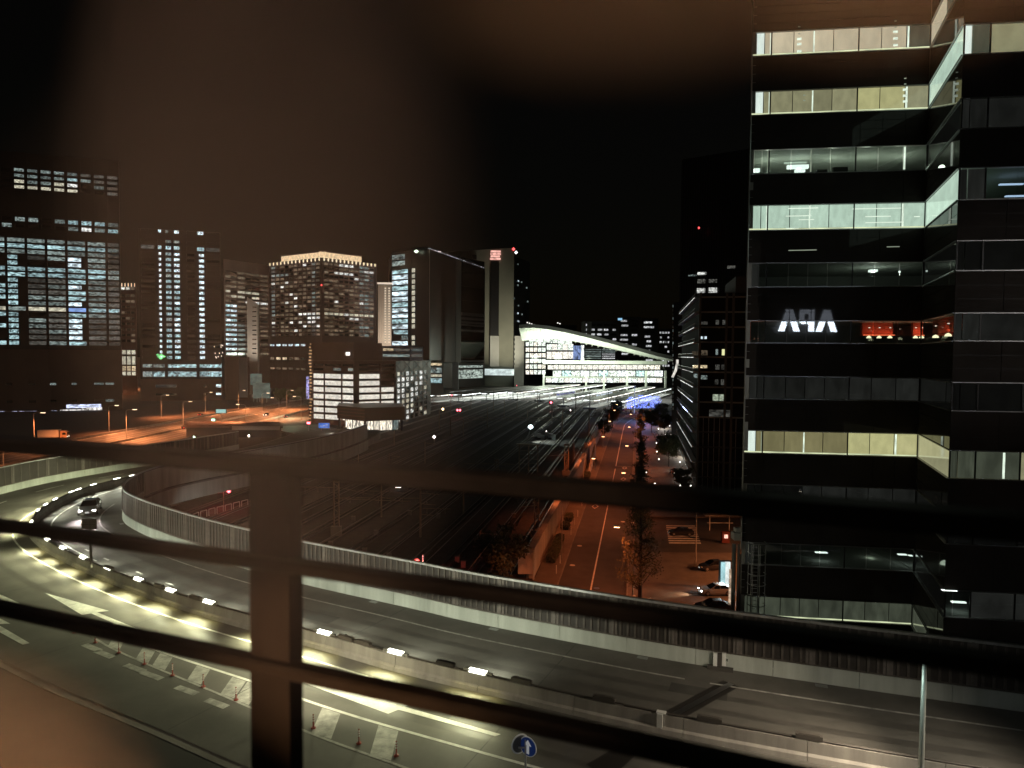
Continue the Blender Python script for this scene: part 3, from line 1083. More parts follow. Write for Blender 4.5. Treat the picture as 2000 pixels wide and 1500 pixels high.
mb = MB()
w2 = q2 - q1
mb.add([(q1.x, q1.y, 0), (q2.x, q2.y, 0), (q2.x, q2.y, zs - 5), (q1.x, q1.y, zs), (q1.x - 6, q1.y + 20, 0), (q2.x - 6, q2.y + 20, 0), (q2.x - 6, q2.y + 20, zs - 5), (q1.x - 6, q1.y + 20, zs)], [(0, 1, 2, 3), (1, 5, 6, 2), (5, 4, 7, 6), (4, 0, 3, 7), (3, 2, 6, 7), (0, 4, 5, 1)])
mb.build('wall', wall_pale, S)
for k in range(11):
    p = dp(497, 600 + k * 9, 540)
    MB().box((p.x, p.y - .05, p.z), (3.2, .2, .8)).build('slit', dark_glass, S)
lamp('SPOT', dp(493, 735, 515), 60000, (1, .85, .7), S, aim=dp(493, 640, 540), spot=1.2, radius=1)
b0, bb1 = plan(440, 470), plan(487, 470)
T2 = thing('blank_building', 'low windowless building with a pale edge panel below the office block', 'building', (b0.x, b0.y, 0))
body(T2, [b0, bb1], 25, 0, ztop(697, 460, 470), wall_brown)
p0, p1 = plan(467, 469), plan(483, 469)
MB().obox((p0.x, p0.y, 2), (p1.x - p0.x, 0, 0), (0, -.5, 0), (0, 0, ztop(698, 475, 469) - 2)).build('pale_panel', mat('panel_blue', (0.4, 0.42, 0.5), .7), T2)
lamp('SPOT', dp(476, 790, 455), 12000, (.85, .88, 1), T2, aim=dp(476, 735, 469), spot=1.1, radius=1)
for x0, x1, y0, y1, d, tx in ((489, 509, 730, 752, 455, 'upper'), (494, 525, 748, 778, 450, 'lower')):
    a_, b_ = dp(x0, y1, d), dp(x1, y0, d)
    bbd = thing('billboard', '%s of two pale green lit panels beside the road junction' % tx, 'billboard', (a_.x, a_.y, 0))
    MB().obox((a_.x, a_.y, a_.z), (b_.x - a_.x, 2, 0), (0, .6, 0), (0, 0, b_.z - a_.z)).build('panel', lit('billboard_' + tx, (.55, .85, .72), .12, .5, (2, 1, 3)), bbd)
    for f in (.2, .8):
        MB().tube((a_.x + (b_.x - a_.x) * f, a_.y + 1.6, 0), (a_.x + (b_.x - a_.x) * f, a_.y + 1.6, a_.z), .3).build('post', galv, bbd)

# ---- D: big tower with a glowing gabled crown
d1, dc, d2 = plan(526, 640), plan(629, 600), plan(735, 640)
zd = ztop(503, 629, 600)
T = thing('crown_tower', 'broad brown tower crowned by a glowing pale roof band', 'tower', (d1.x, d1.y, 0))
body(T, [d1, dc, d2], 60, 0, zd, wall_brown)
rowsD = [(512 + 8.15 * k, 516.6 + 8.15 * k) for k in range(18)]
litD = {(0, 2): 0, (0, 8): 0}
def pickD(side):
    def f(i, j):
        r = R()
        if side and j == 0 and i in (3, 4, 5):
            return white_w
        if side and j == 2 and 2 <= i <= 5:
            return white_w
        if not side and j == 2 and i in (1, 2, 3):
            return half
        if j == 12 and ((not side and i > 5) or side):
            return cream if r < .8 else white_w
        if j in (13, 14, 15) and r < .2:
            return white_w
        if r < .055:
            return white_w
        if (side and i in (7, 8)) or (not side and i in (0, 9)):
            return half if r < .5 else dim
        if r < .62:
            return dimwarm
        return 'dark'
    return f
facade(T, d1, dc, spans(531, 627, 11, .18), rowsD, pickD(0), 600, 629, wall_brown, vp(600, 664, d1, dc)[0].z, zd, .5)
facade(T, dc, d2, spans(633, 731, 10, .16), rowsD, pickD(1), 600, 629, wall_brown, vp(629, 664, dc, d2)[0].z, zd, .5)
facade(T, d1, dc, spans(528, 600, 6, .25), [(672, 676), (698, 703), (718, 722)], lambda i, j: (spark if j == 0 else (warm if i in (1, 2) and j == 1 else dimwarm)), 700, 560, wall_brown, 0, vp(600, 664, d1, dc)[0].z, .5)
glow = lit('crown_glow', (1.0, 0.72, 0.42), 0.85, .25, (30, 1, 2))
for P, Q in ((d1, dc), (dc, d2)):
    e_ = (Q - P).normalized()
    nn = Vector((e_.y, -e_.x))
    ins0, ins1 = (14, 0) if P is d1 else (0, 14)
    a_, b_ = P + e_ * ins0 - nn * 3, Q - e_ * ins1 - nn * 3
    MB().obox((a_.x, a_.y, zd + .8), (b_.x - a_.x, b_.y - a_.y, 0), (-nn.x * 2, -nn.y * 2, 0), (0, 0, 4.6)).build('crown_band', glow, T)
    MB().obox((a_.x + nn.x * .4, a_.y + nn.y * .4, zd + 5.5), (b_.x - a_.x, b_.y - a_.y, 0), (-nn.x * 3, -nn.y * 3, 0), (0, 0, .8)).build('crown_cap', wall_brown, T)
    n_ = 14
    for k in range(n_):
        p = P + (Q - P) * (k + .5) / n_ + nn * .5
        MB().lathe([(.4, -1.6), (.9, 0), (.4, 1.2)], 6, (p.x, p.y, zd - 1.2)).build('crown_lamp', lit('crown_lamp', (1, .85, .55), 1.0), T)
red_light(T, (dc.x, dc.y - 1.2, ztop(557, 627, 600)), .9)
# stone stair tower right of D
q1, q2 = plan(738, 600), plan(764, 600)
T = thing('stair_tower', 'slim pale fluted tower with a column of small lights beside the crowned tower', 'tower', (q1.x, q1.y, 0))
zs = ztop(555, 750, 600)
body(T, [q1, q2], 25, 0, zs, wall_pale)
for k in range(3):
    p = q1 + (q2 - q1) * (.08 + k * .18)
    MB().box((p.x, p.y - .5, zs / 2), (.7, 1, zs)).build('rib', wall_pale, T)
MB().obox((q1.x - .5, q1.y - 1, zs), (q2.x - q1.x + 1, 0, 0), (0, 4, 0), (0, 0, 1.4)).build('crown', lit('crown_pale', (1, .85, .7), .8), T)
for k in range(22):
    for x in (752.5, 760):
        p = dp(x, 563 + k * 5, 599.4)
        window(lit('stair_dot', (1, .85, .65), .9), T, p, 1.2, 1.1, 0, 'stair_light')
lamp('SPOT', dp(748, 730, 560), 160000, (1, .8, .62), T, aim=dp(748, 630, 600), spot=1.0, radius=1)

# ---- E: curved office block with white floors, in front
e1, e2, e3, e4 = plan(604, 318), plan(692, 306), plan(772, 318), plan(840, 372)
ze = ztop(668, 700, 306)
T = thing('lit_office_block', 'low office block with brightly lit white floors behind the highway', 'building', (e2.x, e2.y, 0))
zf = ztop(705, 692, 306)
body(T, [e1, e2, e3, e4], 40, 0, zf, wall_brown)
r1, r2, r3 = plan(607, 326), plan(690, 316), plan(746, 330)
body(T, [r1, r2, r3], 30, zf, ze, wall_brown, 'roof_block')
p1_, p2_, p3_ = plan(746, 332), plan(800, 340), plan(826, 352)
body(T, [p1_, p2_], 18, zf, ztop(676, 770, 336), mat('plant_metal', (.3, .3, .32), .4, .5), 'plant_room')
body(T, [p2_, p3_], 18, zf, ztop(676, 770, 336), MATS['plant_metal'], 'plant_room')
for (P, Q, x0, x1, y0, y1, m) in ((p1_, p2_, 748, 768, 680, 685, warm), (p1_, p2_, 748, 800, 692, 697, half), (p1_, p2_, 770, 800, 681, 686, dim), (p2_, p3_, 803, 824, 681, 686, half), (p2_, p3_, 803, 824, 692, 697, dim)):
    a_, t0 = vp(x0, y0, P, Q)
    b_, t1 = vp(x1, y1, P, Q)
    ee = (Q - P).normalized()
    c = P + ee * (t0 + t1) / 2 + Vector((ee.y, -ee.x)) * .1
    window(m, T, (c.x, c.y, (a_.z + b_.z) / 2), t1 - t0, a_.z - b_.z, math.atan2(ee.y, ee.x))
a_, t0 = vp(680, 691, r1, r2)
c = r1 + (r2 - r1).normalized() * t0
MB().box((c.x, c.y - .4, a_.z), (1.9, .5, 1.5)).build('roof_lamp', lit('roof_lamp', (1, .95, .9), 1.6), T)
office = lit('office_white', (1.0, 0.95, 0.82), 0.78, .22, (6, 1, 2), rnd=.12)
rowsE = [(711, 715), (719, 724)] + [(730.5 + 13.4 * k, 739.5 + 13.4 * k) for k in range(7)]
colsE1 = [(613, 633), (635.5, 667), (669.5, 691)]
facade(T, e1, e2, colsE1, rowsE, lambda i, j: office if j > 1 else ('dark' if j == 0 or i == 0 else (half, .5, 1)), 770, 660, wall_brown, 0, zf, .35)
colsE2 = [(701, 741), (744, 769)]
facade(T, e2, e3, colsE2, rowsE, lambda i, j: (office if j != 1 and not (i == 1 and j in (2, 3)) else 'dark') if j > 1 else 'dark', 770, 720, wall_brown, 0, zf, .35)
# cross-braced side
colsE3 = spans(775, 836, 7, .34)
rowsE3 = [(726 + 10.8 * k, 733.5 + 10.8 * k) for k in range(9)]
facade(T, e3, e4, colsE3, rowsE3, lambda i, j: (white_w if R() < .7 else cream) if R() < .95 - .11 * i else 'dark', 770, 790, wall_dark, 0, zf, .3)
mb = MB()
ee = (e4 - e3)
for k in range(7):
    for j in range(9):
        za, zb_ = 2 + j * 3.1, 2 + (j + 1) * 3.1
        f0, f1 = k / 7, (k + 1) / 7
        if (j + k) % 2:
            f0, f1 = f1, f0
        o = Vector((ee.y, -ee.x)).normalized() * .55
        mb.tube((e3.x + ee.x * f0 + o.x, e3.y + ee.y * f0 + o.y, za), (e3.x + ee.x * f1 + o.x, e3.y + ee.y * f1 + o.y, zb_), .1, n=5)
mb.build('cross_bracing', wall_dark, T)
mb = MB()
for j in range(9):
    z = ztop(742 + 13.4 * j, 660, 312)
    if z < 3:
        break
    for P, Q in ((e1, e2), (e2, e3)):
        e_ = (Q - P).normalized()
        nn = Vector((e_.y, -e_.x))
        mb.obox((P.x, P.y, z), (Q.x - P.x, Q.y - P.y, 0), (nn.x * .9, nn.y * .9, 0), (0, 0, .25))
mb.build('floor_ledge', wall_brown, T)
# purple-lit sign strip at its left corner
a_, b_ = dp(601, 778, 312), dp(606, 735, 312)
tag(MB().obox((a_.x, a_.y - 2, a_.z), (1.1, 0, 0), (0, .4, 0), (0, 0, b_.z - a_.z)).build('banner_sign', lit('banner', (.55, .5, 1), .7, .9, (1, 1, 9))), 'upright violet lit banner on the corner of the lit office block', 'sign')
mb = MB()
for k in range(26):
    y = 672 + k * 6.3
    p = dp(607 + R() * 2, y, 311)
    mb.box((p.x, p.y - 1.4, p.z), (U(.5, 1.4), .1, .5))
mb.build('corner_light', lit('corner_light', (1, .62, .3), .6, .5), T)

# ---- low pavilion with a dark roof before E
w1, w2, w3 = plan(658, 292), plan(712, 280), plan(790, 288)
T = thing('pavilion', 'low dark-roofed pavilion with a bright shop floor at the end of the highway', 'building', (w2.x, w2.y, 0))
zt, zu = ztop(797, 712, 280), ztop(823, 712, 280)
body(T, [w1, w2, w3], 22, zu, zt, wall_dark, 'roof')
m_ = sum((w1, w2, w3), Vector((0, 0))) / 3
ring = [w1 + (m_ - w1) * .2, w2 + (m_ - w2) * .2, w3 + (m_ - w3) * .2]
body(T, [Vector((p.x, p.y + 3)) for p in ring], 14, 0, zu, wall_dark, 'wall')
shop_e = lit('shop_front', (1, .92, .75), .85, .95, (7, 1, 2), rnd=.4)
for P, Q, n_ in ((ring[0], ring[1], 3), (ring[1], ring[2], 5)):
    for k in range(n_):
        c = P + (Q - P) * (k + .5) / n_ + Vector((0, 2.8))
        ee = Q - P
        window(shop_e if k < 4 else half, T, (c.x, c.y, zu * .5), ee.length / n_ * .9, zu * .85, math.atan2(ee.y, ee.x), 'shop_window')
for k, p in enumerate((w1, w2, w3)):
    q = p + (m_ - p) * .08
    MB().tube((q.x, q.y, 0), (q.x, q.y, zu), .5).build('column', wall_dark, T)
for k in range(3):
    p = w1 + (w2 - w1) * .5
    z = zu + (zt - zu) * (.3 + .25 * k)
    MB().obox((w1.x, w1.y, z), (w2.x - w1.x, w2.y - w1.y, 0), (0, -.25, 0), (0, 0, .25)).build('roof_rib', wall_brown, T)

# ---- F: black glass tower with a lit stair side
f1, f2, f3 = plan(765, 640), plan(838, 610), plan(946, 676)
zF = ztop(491, 800, 625)
T = thing('glass_tower', 'black glass tower with a column of bright blue-white floors', 'tower', (f2.x, f2.y, 0))
ring = [f1, f2, f3]
back = Vector((-.25, 1)).normalized() * 45
mbk = MB()
pts = [f1, f2, f3, f3 + back, f1 + back]
z3 = ztop(525, 946, 676)
ztops = [zF, zF, z3, z3, zF]
zb0 = ztop(708, 850, 610)
vs = [(p.x, p.y, zb0) for p in pts] + [(p.x, p.y, z) for p, z in zip(pts, ztops)]
mbk.add(vs, [(4, 3, 2, 1, 0), (5, 6, 7), (5, 7, 8, 9)] + [(i, (i + 1) % 5, 5 + (i + 1) % 5, 5 + i) for i in range(5)])
mbk.build('wall', wall_black, T, fix=True)
rowsF = [(489, 493), (497, 507), (510, 519), (527, 534.5)] + [(537.5 + 10.75 * k, 545.5 + 10.75 * k) for k in range(13)]
colsF = [(766, 797), (804.5, 811)]
def pickF(i, j):
    if j < 3:
        return (half, 0, .8) if i == 0 else None
    if i == 1:
        return None if j == 14 else cream
    if j in (14,):
        return (cool, .1, 1)
    if j == 15:
        return (half, .6, 1)
    return spark if j % 3 else cool
facade(T, f1, f2, colsF, rowsF, pickF, 580, 780, wall_black, zb0, zF, .3)
bright = lit('reflect_room', (1, .85, .65), .5, .95, (9, 1, 2))  # glowing panes drawn as reflections in the tower glass
gm = bpy.data.materials.new('mirror_glass')
gm.use_nodes = True
nt = gm.node_tree
b_ = nt.nodes['Principled BSDF']
b_.inputs['Base Color'].default_value = (.30, .33, .31, 1)
b_.inputs['Metallic'].default_value = 1
b_.inputs['Roughness'].default_value = .04
ee = (f3 - f2).normalized()
nn = Vector((ee.y, -ee.x))
q0 = f2 + ee * ((f3 - f2).length * .53) + nn * .0
q1 = f3 - ee * 1.0
for j in range(9):
    MB().obox((q0.x, q0.y, 4 + j * 13.2), (q1.x - q0.x, q1.y - q0.y, 0), (nn.x * .04, nn.y * .04, 0), (0, 0, 13.0)).build('glass_panel', gm, T)
colsG = [(895, 917), (918, 925), (927, 944)]
rowsG = [(611, 617), (620.5, 625), (628, 632), (634, 637), (644, 648)]
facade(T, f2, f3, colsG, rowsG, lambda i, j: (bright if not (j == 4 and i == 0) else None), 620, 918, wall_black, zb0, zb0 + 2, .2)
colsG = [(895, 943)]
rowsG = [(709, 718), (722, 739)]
facade(T, f2, f3, colsG, rowsG, lambda i, j: lit('reflect_hall', (.75, .9, .8), .45, .95, (14, 1, 6)), 720, 918, wall_black, 2, zb0 - 3, .35, 'reflect_frame')  # glowing panes drawn as the station hall reflected
for k, (px, w_) in enumerate(((875, 9), (888, 7))):
    p = dp(px, 760, 640)
    MB().box((p.x, p.y, zb0 / 2), (w_, 9, zb0)).build('tower_leg', mat('leg_metal', (.2, .21, .22), .35, .6), T)
p = dp(889, 600, 636)
MB().obox((f2.x, f2.y, zb0), (.4, -.6, 0), (0, -.5, 0), (0, 0, zF - zb0)).build('corner_trim', galv, T)
q0 = dp(885, 600, 637)
MB().obox((f2.x + 22, f2.y + 13.2, zb0), (4.5, 2.8, 0), (.4, -.7, 0), (0, 0, zF - zb0 - 8)).build('metal_pier', mat('pier_metal', (.04, .037, .034), .5, .4), T)
mb = MB()
for k in range(24):
    f = k / 24
    z = zF + (z3 - zF) * f
    mb.box((f2.x + (f3.x - f2.x) * f, f2.y + (f3.y - f2.y) * f, z + .4), (2.2 if R() < .7 else .6, .5, .7), .55)
mb.build('roof_light', lit('roofline', (.9, .92, 1), .35, .9, (20, 1, 1)), T)
p = dp(813, 491, 615)
MB().lathe([(.3, -1.4), (2.2, 0), (.3, 1.4)], 10, p).build('roof_lamp', lit('roof_flood', (.8, 1, .75), 2.5), T)
p = dp(854, 494, 625)
MB().box(p, (7, .6, 3.6), .5).build('roof_sign', lit('roof_sign', (1, .75, .7), .9, .7, (3, 1, 2)), T)
p = dp(836, 491.5, 618)
MB().box(p, (4, .6, 1.4), .3).build('roof_lamp', lit('roof_blue', (.85, .9, 1), 1.6), T)
# lit podium windows between E and F
k1, k2 = plan(838, 560), plan(866, 560)
T = thing('podium_building', 'small podium with lit green-white floors under the black glass tower', 'building', (k1.x, k1.y, 0))
body(T, [k1, k2], 30, 0, ztop(704, 850, 560), wall_grey)
facade(T, k1, k2, [(840, 863)], [(709, 714), (718, 728), (731, 736), (739, 748)], lambda i, j: [warm, half, cream, cool][j], 720, 850, wall_grey, 0, ztop(704, 850, 560), .3)

# ---- G: pale concrete tower behind F
g1, g2, g3 = plan(862, 735), plan(1002, 700), plan(1033, 740)
zG = ztop(487, 960, 712)
T = thing('concrete_tower', 'olive-grey blank tower with a red and white lit sign on top', 'tower', (g2.x, g2.y, 0))
olive = mat('tower_olive', (.2, .195, .15), .85, noise=(.04, .15))
body(T, [g1, g2], 50, 0, zG, olive)
body(T, [g2, g3], 40, 0, ztop(505, 1015, 715), wall_black, 'glass_wall')
a_, b_ = dp(957, 730, 706), dp(975, 510, 706)
MB().obox((a_.x, a_.y, ztop(656, 960, 706)), (b_.x - a_.x, 0, 0), (0, -.5, 0), (0, 0, b_.z - ztop(656, 960, 706))).build('dark_recess', wall_black, T)
a_, b_ = dp(957, 716, 706), dp(975, 656, 706)
MB().obox((a_.x, a_.y, a_.z), (b_.x - a_.x, 0, 0), (0, -.4, 0), (0, 0, b_.z - a_.z)).build('pale_recess', wall_grey, T)
for px, y in ((895, 498), (927, 498)):
    a_, b_ = dp(px - 4, 520, 716), dp(px + 4, y, 716)
    MB().obox((a_.x, a_.y, a_.z), (b_.x - a_.x, 0, 0), (0, -.5, 0), (0, 0, b_.z - a_.z)).build('vent_slot', wall_black, T)
a_, b_ = dp(957, 508, 705), dp(978, 489, 705)
sg = MB()
for k in range(4):
    sg.box(((a_.x + b_.x) / 2 + U(-.5, .5), a_.y - .6, a_.z + (b_.z - a_.z) * (k + .5) / 4), ((b_.x - a_.x) * U(.85, 1), .4, (b_.z - a_.z) / 4 * .8))
tag(sg.build('roof_sign', lit('sign_pink', (1, .5, .42), 1.1, .5, (3, 1, 3))), 'blurred red and white lit sign at the top of the concrete tower', 'sign')
for px, py, m in ((1003, 486.5, MATS['beacon_red']), (1008, 493, lit('flood_white', (1, 1, 1), 2.5))):
    p = dp(px, py, 700)
    MB().lathe([(.2, -1.6), (1.7, 0), (.2, 1.6)], 8, p).build('roof_lamp', m, T)
for px, py in ((1011, 516), (1012, 549), (1018, 551), (1011, 557), (1028, 562), (1012, 597), (1004, 583), (1030, 589), (1011, 612), (1019, 614), (1011, 627), (1013, 628)):
    p, t0 = vp(px, py, g2, g3)
    window(spark if py in (549, 627, 612) else half, T, (p.x, p.y - .4, p.z), 2.2, 1.6, .5)
edge_strip(T, plan(946, 699), plan(1008, 694), ztop(733, 980, 697), 6.4, lit('canopy_white', (.85, 1, .98), .75, .3, (9, 1, 2)), 'lit_canopy', .6)
k1, k2 = plan(1004, 690), plan(1023, 690)
body(T, [k1, k2], 20, 0, ztop(656, 1012, 690), wall_grey, 'stair_block')
for k in range(6):
    p = dp(1004, 663 + k * 9.6, 690)
    MB().box((p.x, p.y - .1, p.z), (1.6, .3, 2.2)).build('small_window', wall_black, T)
lamp('SPOT', dp(985, 752, 640), 330000, (1, .95, .75), T, aim=dp(975, 640, 706), spot=1.1, radius=2)

# ================================================================== station at the end of the yard
ST_D = 620
T = thing('station_hall', 'long railway station hall with a bright sloping roof at the end of the yard', 'station', (*plan(1030, ST_D), 0))
white_steel = mat('white_steel', (.75, .78, .7), .6, noise=(.15, .15))
roof_dark = mat('roof_dark', (.06, .058, .055), .6)
L0, L1 = dp(1018, 637, ST_D), dp(1316, 703, ST_D + 20)
sd = Vector((0.25, 1, 0)).normalized() * 95
th = Vector((0, 0, 3.2))
RP_ = [dp(x, y, ST_D + 20 * (x - 1018) / 298) for x, y in ((1014, 641), (1040, 640), (1070, 643), (1105, 649.5), (1150, 660), (1200, 673), (1250, 686.5), (1285, 696), (1316, 703))]
mb = MB()
nr_ = len(RP_)
mb.add([p for p in RP_] + [p + th for p in RP_] + [p + sd for p in RP_] + [p + sd + th for p in RP_], [f for k in range(nr_ - 1) for f in ((k, k + 1, nr_ + k + 1, nr_ + k), (nr_ + k, nr_ + k + 1, 3 * nr_ + k + 1, 3 * nr_ + k), (k, 2 * nr_ + k, 2 * nr_ + k + 1, k + 1))])
mb.build('roof', roof_dark, T)
def on_roof(f):
    x = f * (nr_ - 1)
    k = min(int(x), nr_ - 2)
    return RP_[k] + (RP_[k + 1] - RP_[k]) * (x - k)
# bright curved underside, thick on the left and thin on the right
mb = MB()
n_ = 16
top, bot = [], []
for k in range(n_ + 1):
    f = k / n_
    a = on_roof(f)
    top.append(a + Vector((0, 0, -.05)))
    bot.append(a + Vector((0, 0, -(9.5 * (1 - f) ** .8 + 1.4) + 2.2 * math.sin(math.pi * f) * .6)) + sd * .12)
mb.add(top + bot, [(k, k + 1, n_ + 2 + k, n_ + 1 + k) for k in range(n_)])
mb.add([b for b in bot] + [b + sd * .8 for b in bot], [(k, k + 1, n_ + 2 + k, n_ + 1 + k) for k in range(n_)])
mb.build('roof_soffit', white_steel, T)
mb = MB()
for k in range(34):
    f = (k + .5) / 34
    a = on_roof(f) + Vector((0, -.5, -.6))
    b = on_roof(f) + Vector((0, -.3, -(9.5 * (1 - f) ** .8 + 1.4)))
    mb.tube(a, b, .12, n=4)
    if k < 33:
        f2 = (k + 1.5) / 34
        mb.tube(b, on_roof(f2) + Vector((0, -.5, -.6)), .12, n=4)
mb.build('roof_truss', white_steel, T, kind='stuff')
# hall facade of lit panes
hall = lambda nm, c, s, v=.85, sc_=(5, 1, 4): lit(nm, c, s, v, sc_)
h_green = hall('hall_green', (.9, 1, .88), 1.3)
h_cream = hall('hall_cream', (1, .95, .8), 1.3)
h_blue = hall('hall_blue', (.35, .5, 1), .55)
h_white = hall('hall_white', (.92, 1, .97), 1.7)
h_teal = hall('hall_teal', (.7, 1, .95), 1.3)
h_mix = hall('hall_mix', (1, .96, .86), 1.25, .97, (26, 1, 5))
PA, PB = dp(1020, 700, ST_D + 14), dp(1320, 700, ST_D + 34)
def hpane(x0, x1, y0, y1, m, fwd=0.0, name='window'):
    a, t0 = vp(x0, y0, PA, PB)
    b, t1 = vp(x1, y1, PA, PB)
    ee = (Vector(PB[:2]) - Vector(PA[:2])).normalized()
    c = Vector(PA[:2]) + ee * (t0 + t1) / 2 + Vector((ee.y, -ee.x)) * fwd
    return window(m, T, (c.x, c.y, (a.z + b.z) / 2), t1 - t0, a.z - b.z, math.atan2(ee.y, ee.x), name)
for k in range(5):
    for j in range(6):
        hpane(1027 + k * 8, 1033.5 + k * 8, 668 + j * 11, 676 + j * 11, h_cream if R() < .5 else h_green)
for k in range(6):
    hpane(1034 + k * 14, 1047 + k * 14, 655 + k * 1.5, 667 + k * 1.0, h_green)
for k in range(5):
    hpane(1068 + k * 10.5, 1077.5 + k * 10.5, 672, 684, h_mix if k % 2 else h_green)
    hpane(1068 + k * 10.5, 1077.5 + k * 10.5, 687, 701, h_cream if k in (1, 2) else h_mix)
hpane(1119, 1134, 675, 702, h_blue)
hpane(1135, 1140.5, 674, 703, h_white)
for k in range(20):
    hpane(1070 + k * 11, 1080 + k * 11, 713, 721.5, h_mix if k < 17 else h_cream)
for k in range(19):
    hpane(1066 + k * 12, 1077 + k * 12, 738.5, 747, [h_mix, h_white, h_green][k % 3])
for k in range(12):
    hpane(1080 + k * 18, 1096.5 + k * 18, 724, 735, [h_green, h_teal, h_green, h_white][k % 4])
for y0, y1, m, nm in ((703.5, 712, white_steel, 'bridge_deck'), (721.8, 723.6, wall_dark, 'bridge_beam'), (735.5, 738, white_steel, 'bridge_beam')):
    a, t0 = vp(1060, y0, PA, PB)
    b, t1 = vp(1302, y1, PA, PB)
    MB().obox((a.x, a.y - 1, b.z), (b.x - a.x, b.y - a.y, 0), (0, 3, 0), (0, 0, a.z - b.z)).build(nm, m, T)
mb = MB()
for k in range(40):
    a, b = dp(1070 + k * 5.7, 713 if k % 2 else 721.5, ST_D + 10), dp(1075.7 + k * 5.7, 721.5 if k % 2 else 713, ST_D + 10)
    mb.tube(a, b, .14, n=4)
mb.build('bridge_truss', wall_grey, T, kind='stuff')
for px in (1062, 1145, 1180, 1225, 1262, 1300):
    a = dp(px, 724, ST_D + 8)
    MB().box((a.x, a.y, a.z / 2), (1.6, 1.6, a.z)).build('column', white_steel, T)
# upper car-park box on the roof at the left
a, b = dp(1062, 634, ST_D + 40), dp(1127, 655, ST_D + 40)
MB().obox((a.x, a.y, b.z), (b.x - a.x, 6, 0), (0, 20, 0), (0, 0, a.z - b.z)).build('roof_deck', wall_dark, T)
for k in range(9):
    p = dp(1030 + k * 4.2 + (30 if k > 6 else 0), 630 + k * 1.4 - (9 if k > 6 else 0), ST_D + 20)
    MB().box(p, (1.2, .5, .9)).build('roof_lamp', lit('roof_dot', (1, .97, .9), 1.4), T)
# lamps of the hall
for px, y, pw in ((1060, 700, 42000), (1110, 700, 42000), (1170, 706, 36000), (1240, 710, 26000)):
    lamp('POINT', dp(px, y, ST_D - 4), pw, (.88, 1, .8), T, radius=3)

# platforms: canopies and light strips running to the hall
pd = Vector((0.395, 1, 0)).normalized()
pn = Vector((pd.y, -pd.x, 0))
plat_tube = lit('platform_tube', (.92, 1, .98), 4.5, .8, (1, 30, 1))
plat_warm = lit('platform_warm', (1, .96, .85), 3.2, .8, (1, 30, 1))
canopy_mat = mat('canopy', (.16, .155, .15), .5, .3)
ordn = ['leftmost', 'second', 'third', 'fourth', 'fifth', 'sixth', 'seventh', 'rightmost']
for k, (px, y, ln) in enumerate(((846, 774, 130), (896, 772, 140), (950, 770, 150), (1002, 768, 160), (1054, 770, 175), (1100, 779, 200), (1152, 783, 200), (1206, 785, 180))):
    p = gp(px, y, 5.0)
    t = thing('platform_canopy', '%s long lit platform canopy from the left, in front of the station hall' % ordn[k] if k not in (0, 7) else '%s long lit platform canopy in front of the station hall' % ordn[k], 'platform canopy', (p.x, p.y, 0), 'platform canopies')
    e_ = pd * ln
    MB().obox(p - pn * 4.5 + Vector((0, 0, .5)), e_, pn * 4.5, Vector((0, 0, .35))).obox(p + Vector((0, 0, .52)), e_, pn * 4.5, Vector((0, 0, .33))).build('roof', canopy_mat, t)
    MB().obox(Vector((p.x, p.y, -0.01)) - pn * 4, e_, pn * 8, Vector((0, 0, 1.1))).build('platform', mat('platform', (.4, .4, .37), .8), t)
    for s_, m_ in ((-3.6, plat_tube), (2.6, plat_warm if k % 3 == 0 else plat_tube)):
        MB().obox(p + pn * s_ + Vector((0, 0, .05)), e_, pn * 1.5, Vector((0, 0, .45))).build('light_strip', m_, t)
    for q in range(0, int(ln), 22):
        c = p + pd * q
        MB().box((c.x, c.y, 2.7), (.5, .5, 5.4)).build('post', galv, t)
    lamp('AREA', p + pd * ln * .45 + Vector((0, 0, .4)), 9500, (.93, 1, .93), t, ln * .6, p + pd * ln * .45 - Vector((0, 0, 9)), size_y=7)
# trains at the platforms
def train(px, y, ln, label, wm, n_=2):
    p = gp(px, y, 0.3)
    t = thing('train', label, 'train', p, 'trains at the platforms')
    for k in range(n_):
        o = p + pd * (k * 20.5)
        MB().obox(o - pn * 1.45 + Vector((0, 0, .8)), pd * 20, pn * 2.9, Vector((0, 0, 2.9))).build('carriage', mat('train_body', (.35, .36, .38), .35, .6), t)
        for s_ in (-1.5, 1.46):
            MB().obox(o + pn * s_ + pd * .8 + Vector((0, 0, 2.1)), pd * 18.4, pn * .04, Vector((0, 0, 1.0))).build('window', wm, t)
    MB().obox(p - pn * 1.2 - pd * .05 + Vector((0, 0, 1.9)), pn * 2.4, pd * .05, Vector((0, 0, 1.2))).build('windscreen', wm, t)
train(1090, 777, 40, 'train with violet-blue lit windows nearest the yard', lit('train_blue', (.4, .42, 1), .45, .8, (1, 8, 1)))
train(1168, 779, 40, 'train with white-blue windows right of the violet train', lit('train_white', (.75, .85, 1), .8, .9, (1, 9, 1)))
train(1040, 773, 40, 'train with pale windows left of the violet train', lit('train_pale', (.95, .97, .9), .6, .9, (1, 9, 1)))
train(882, 775, 40, 'train at the leftmost platform under the black tower', lit('train_pale2', (.85, .95, 1), .7, .9, (1, 9, 1)))

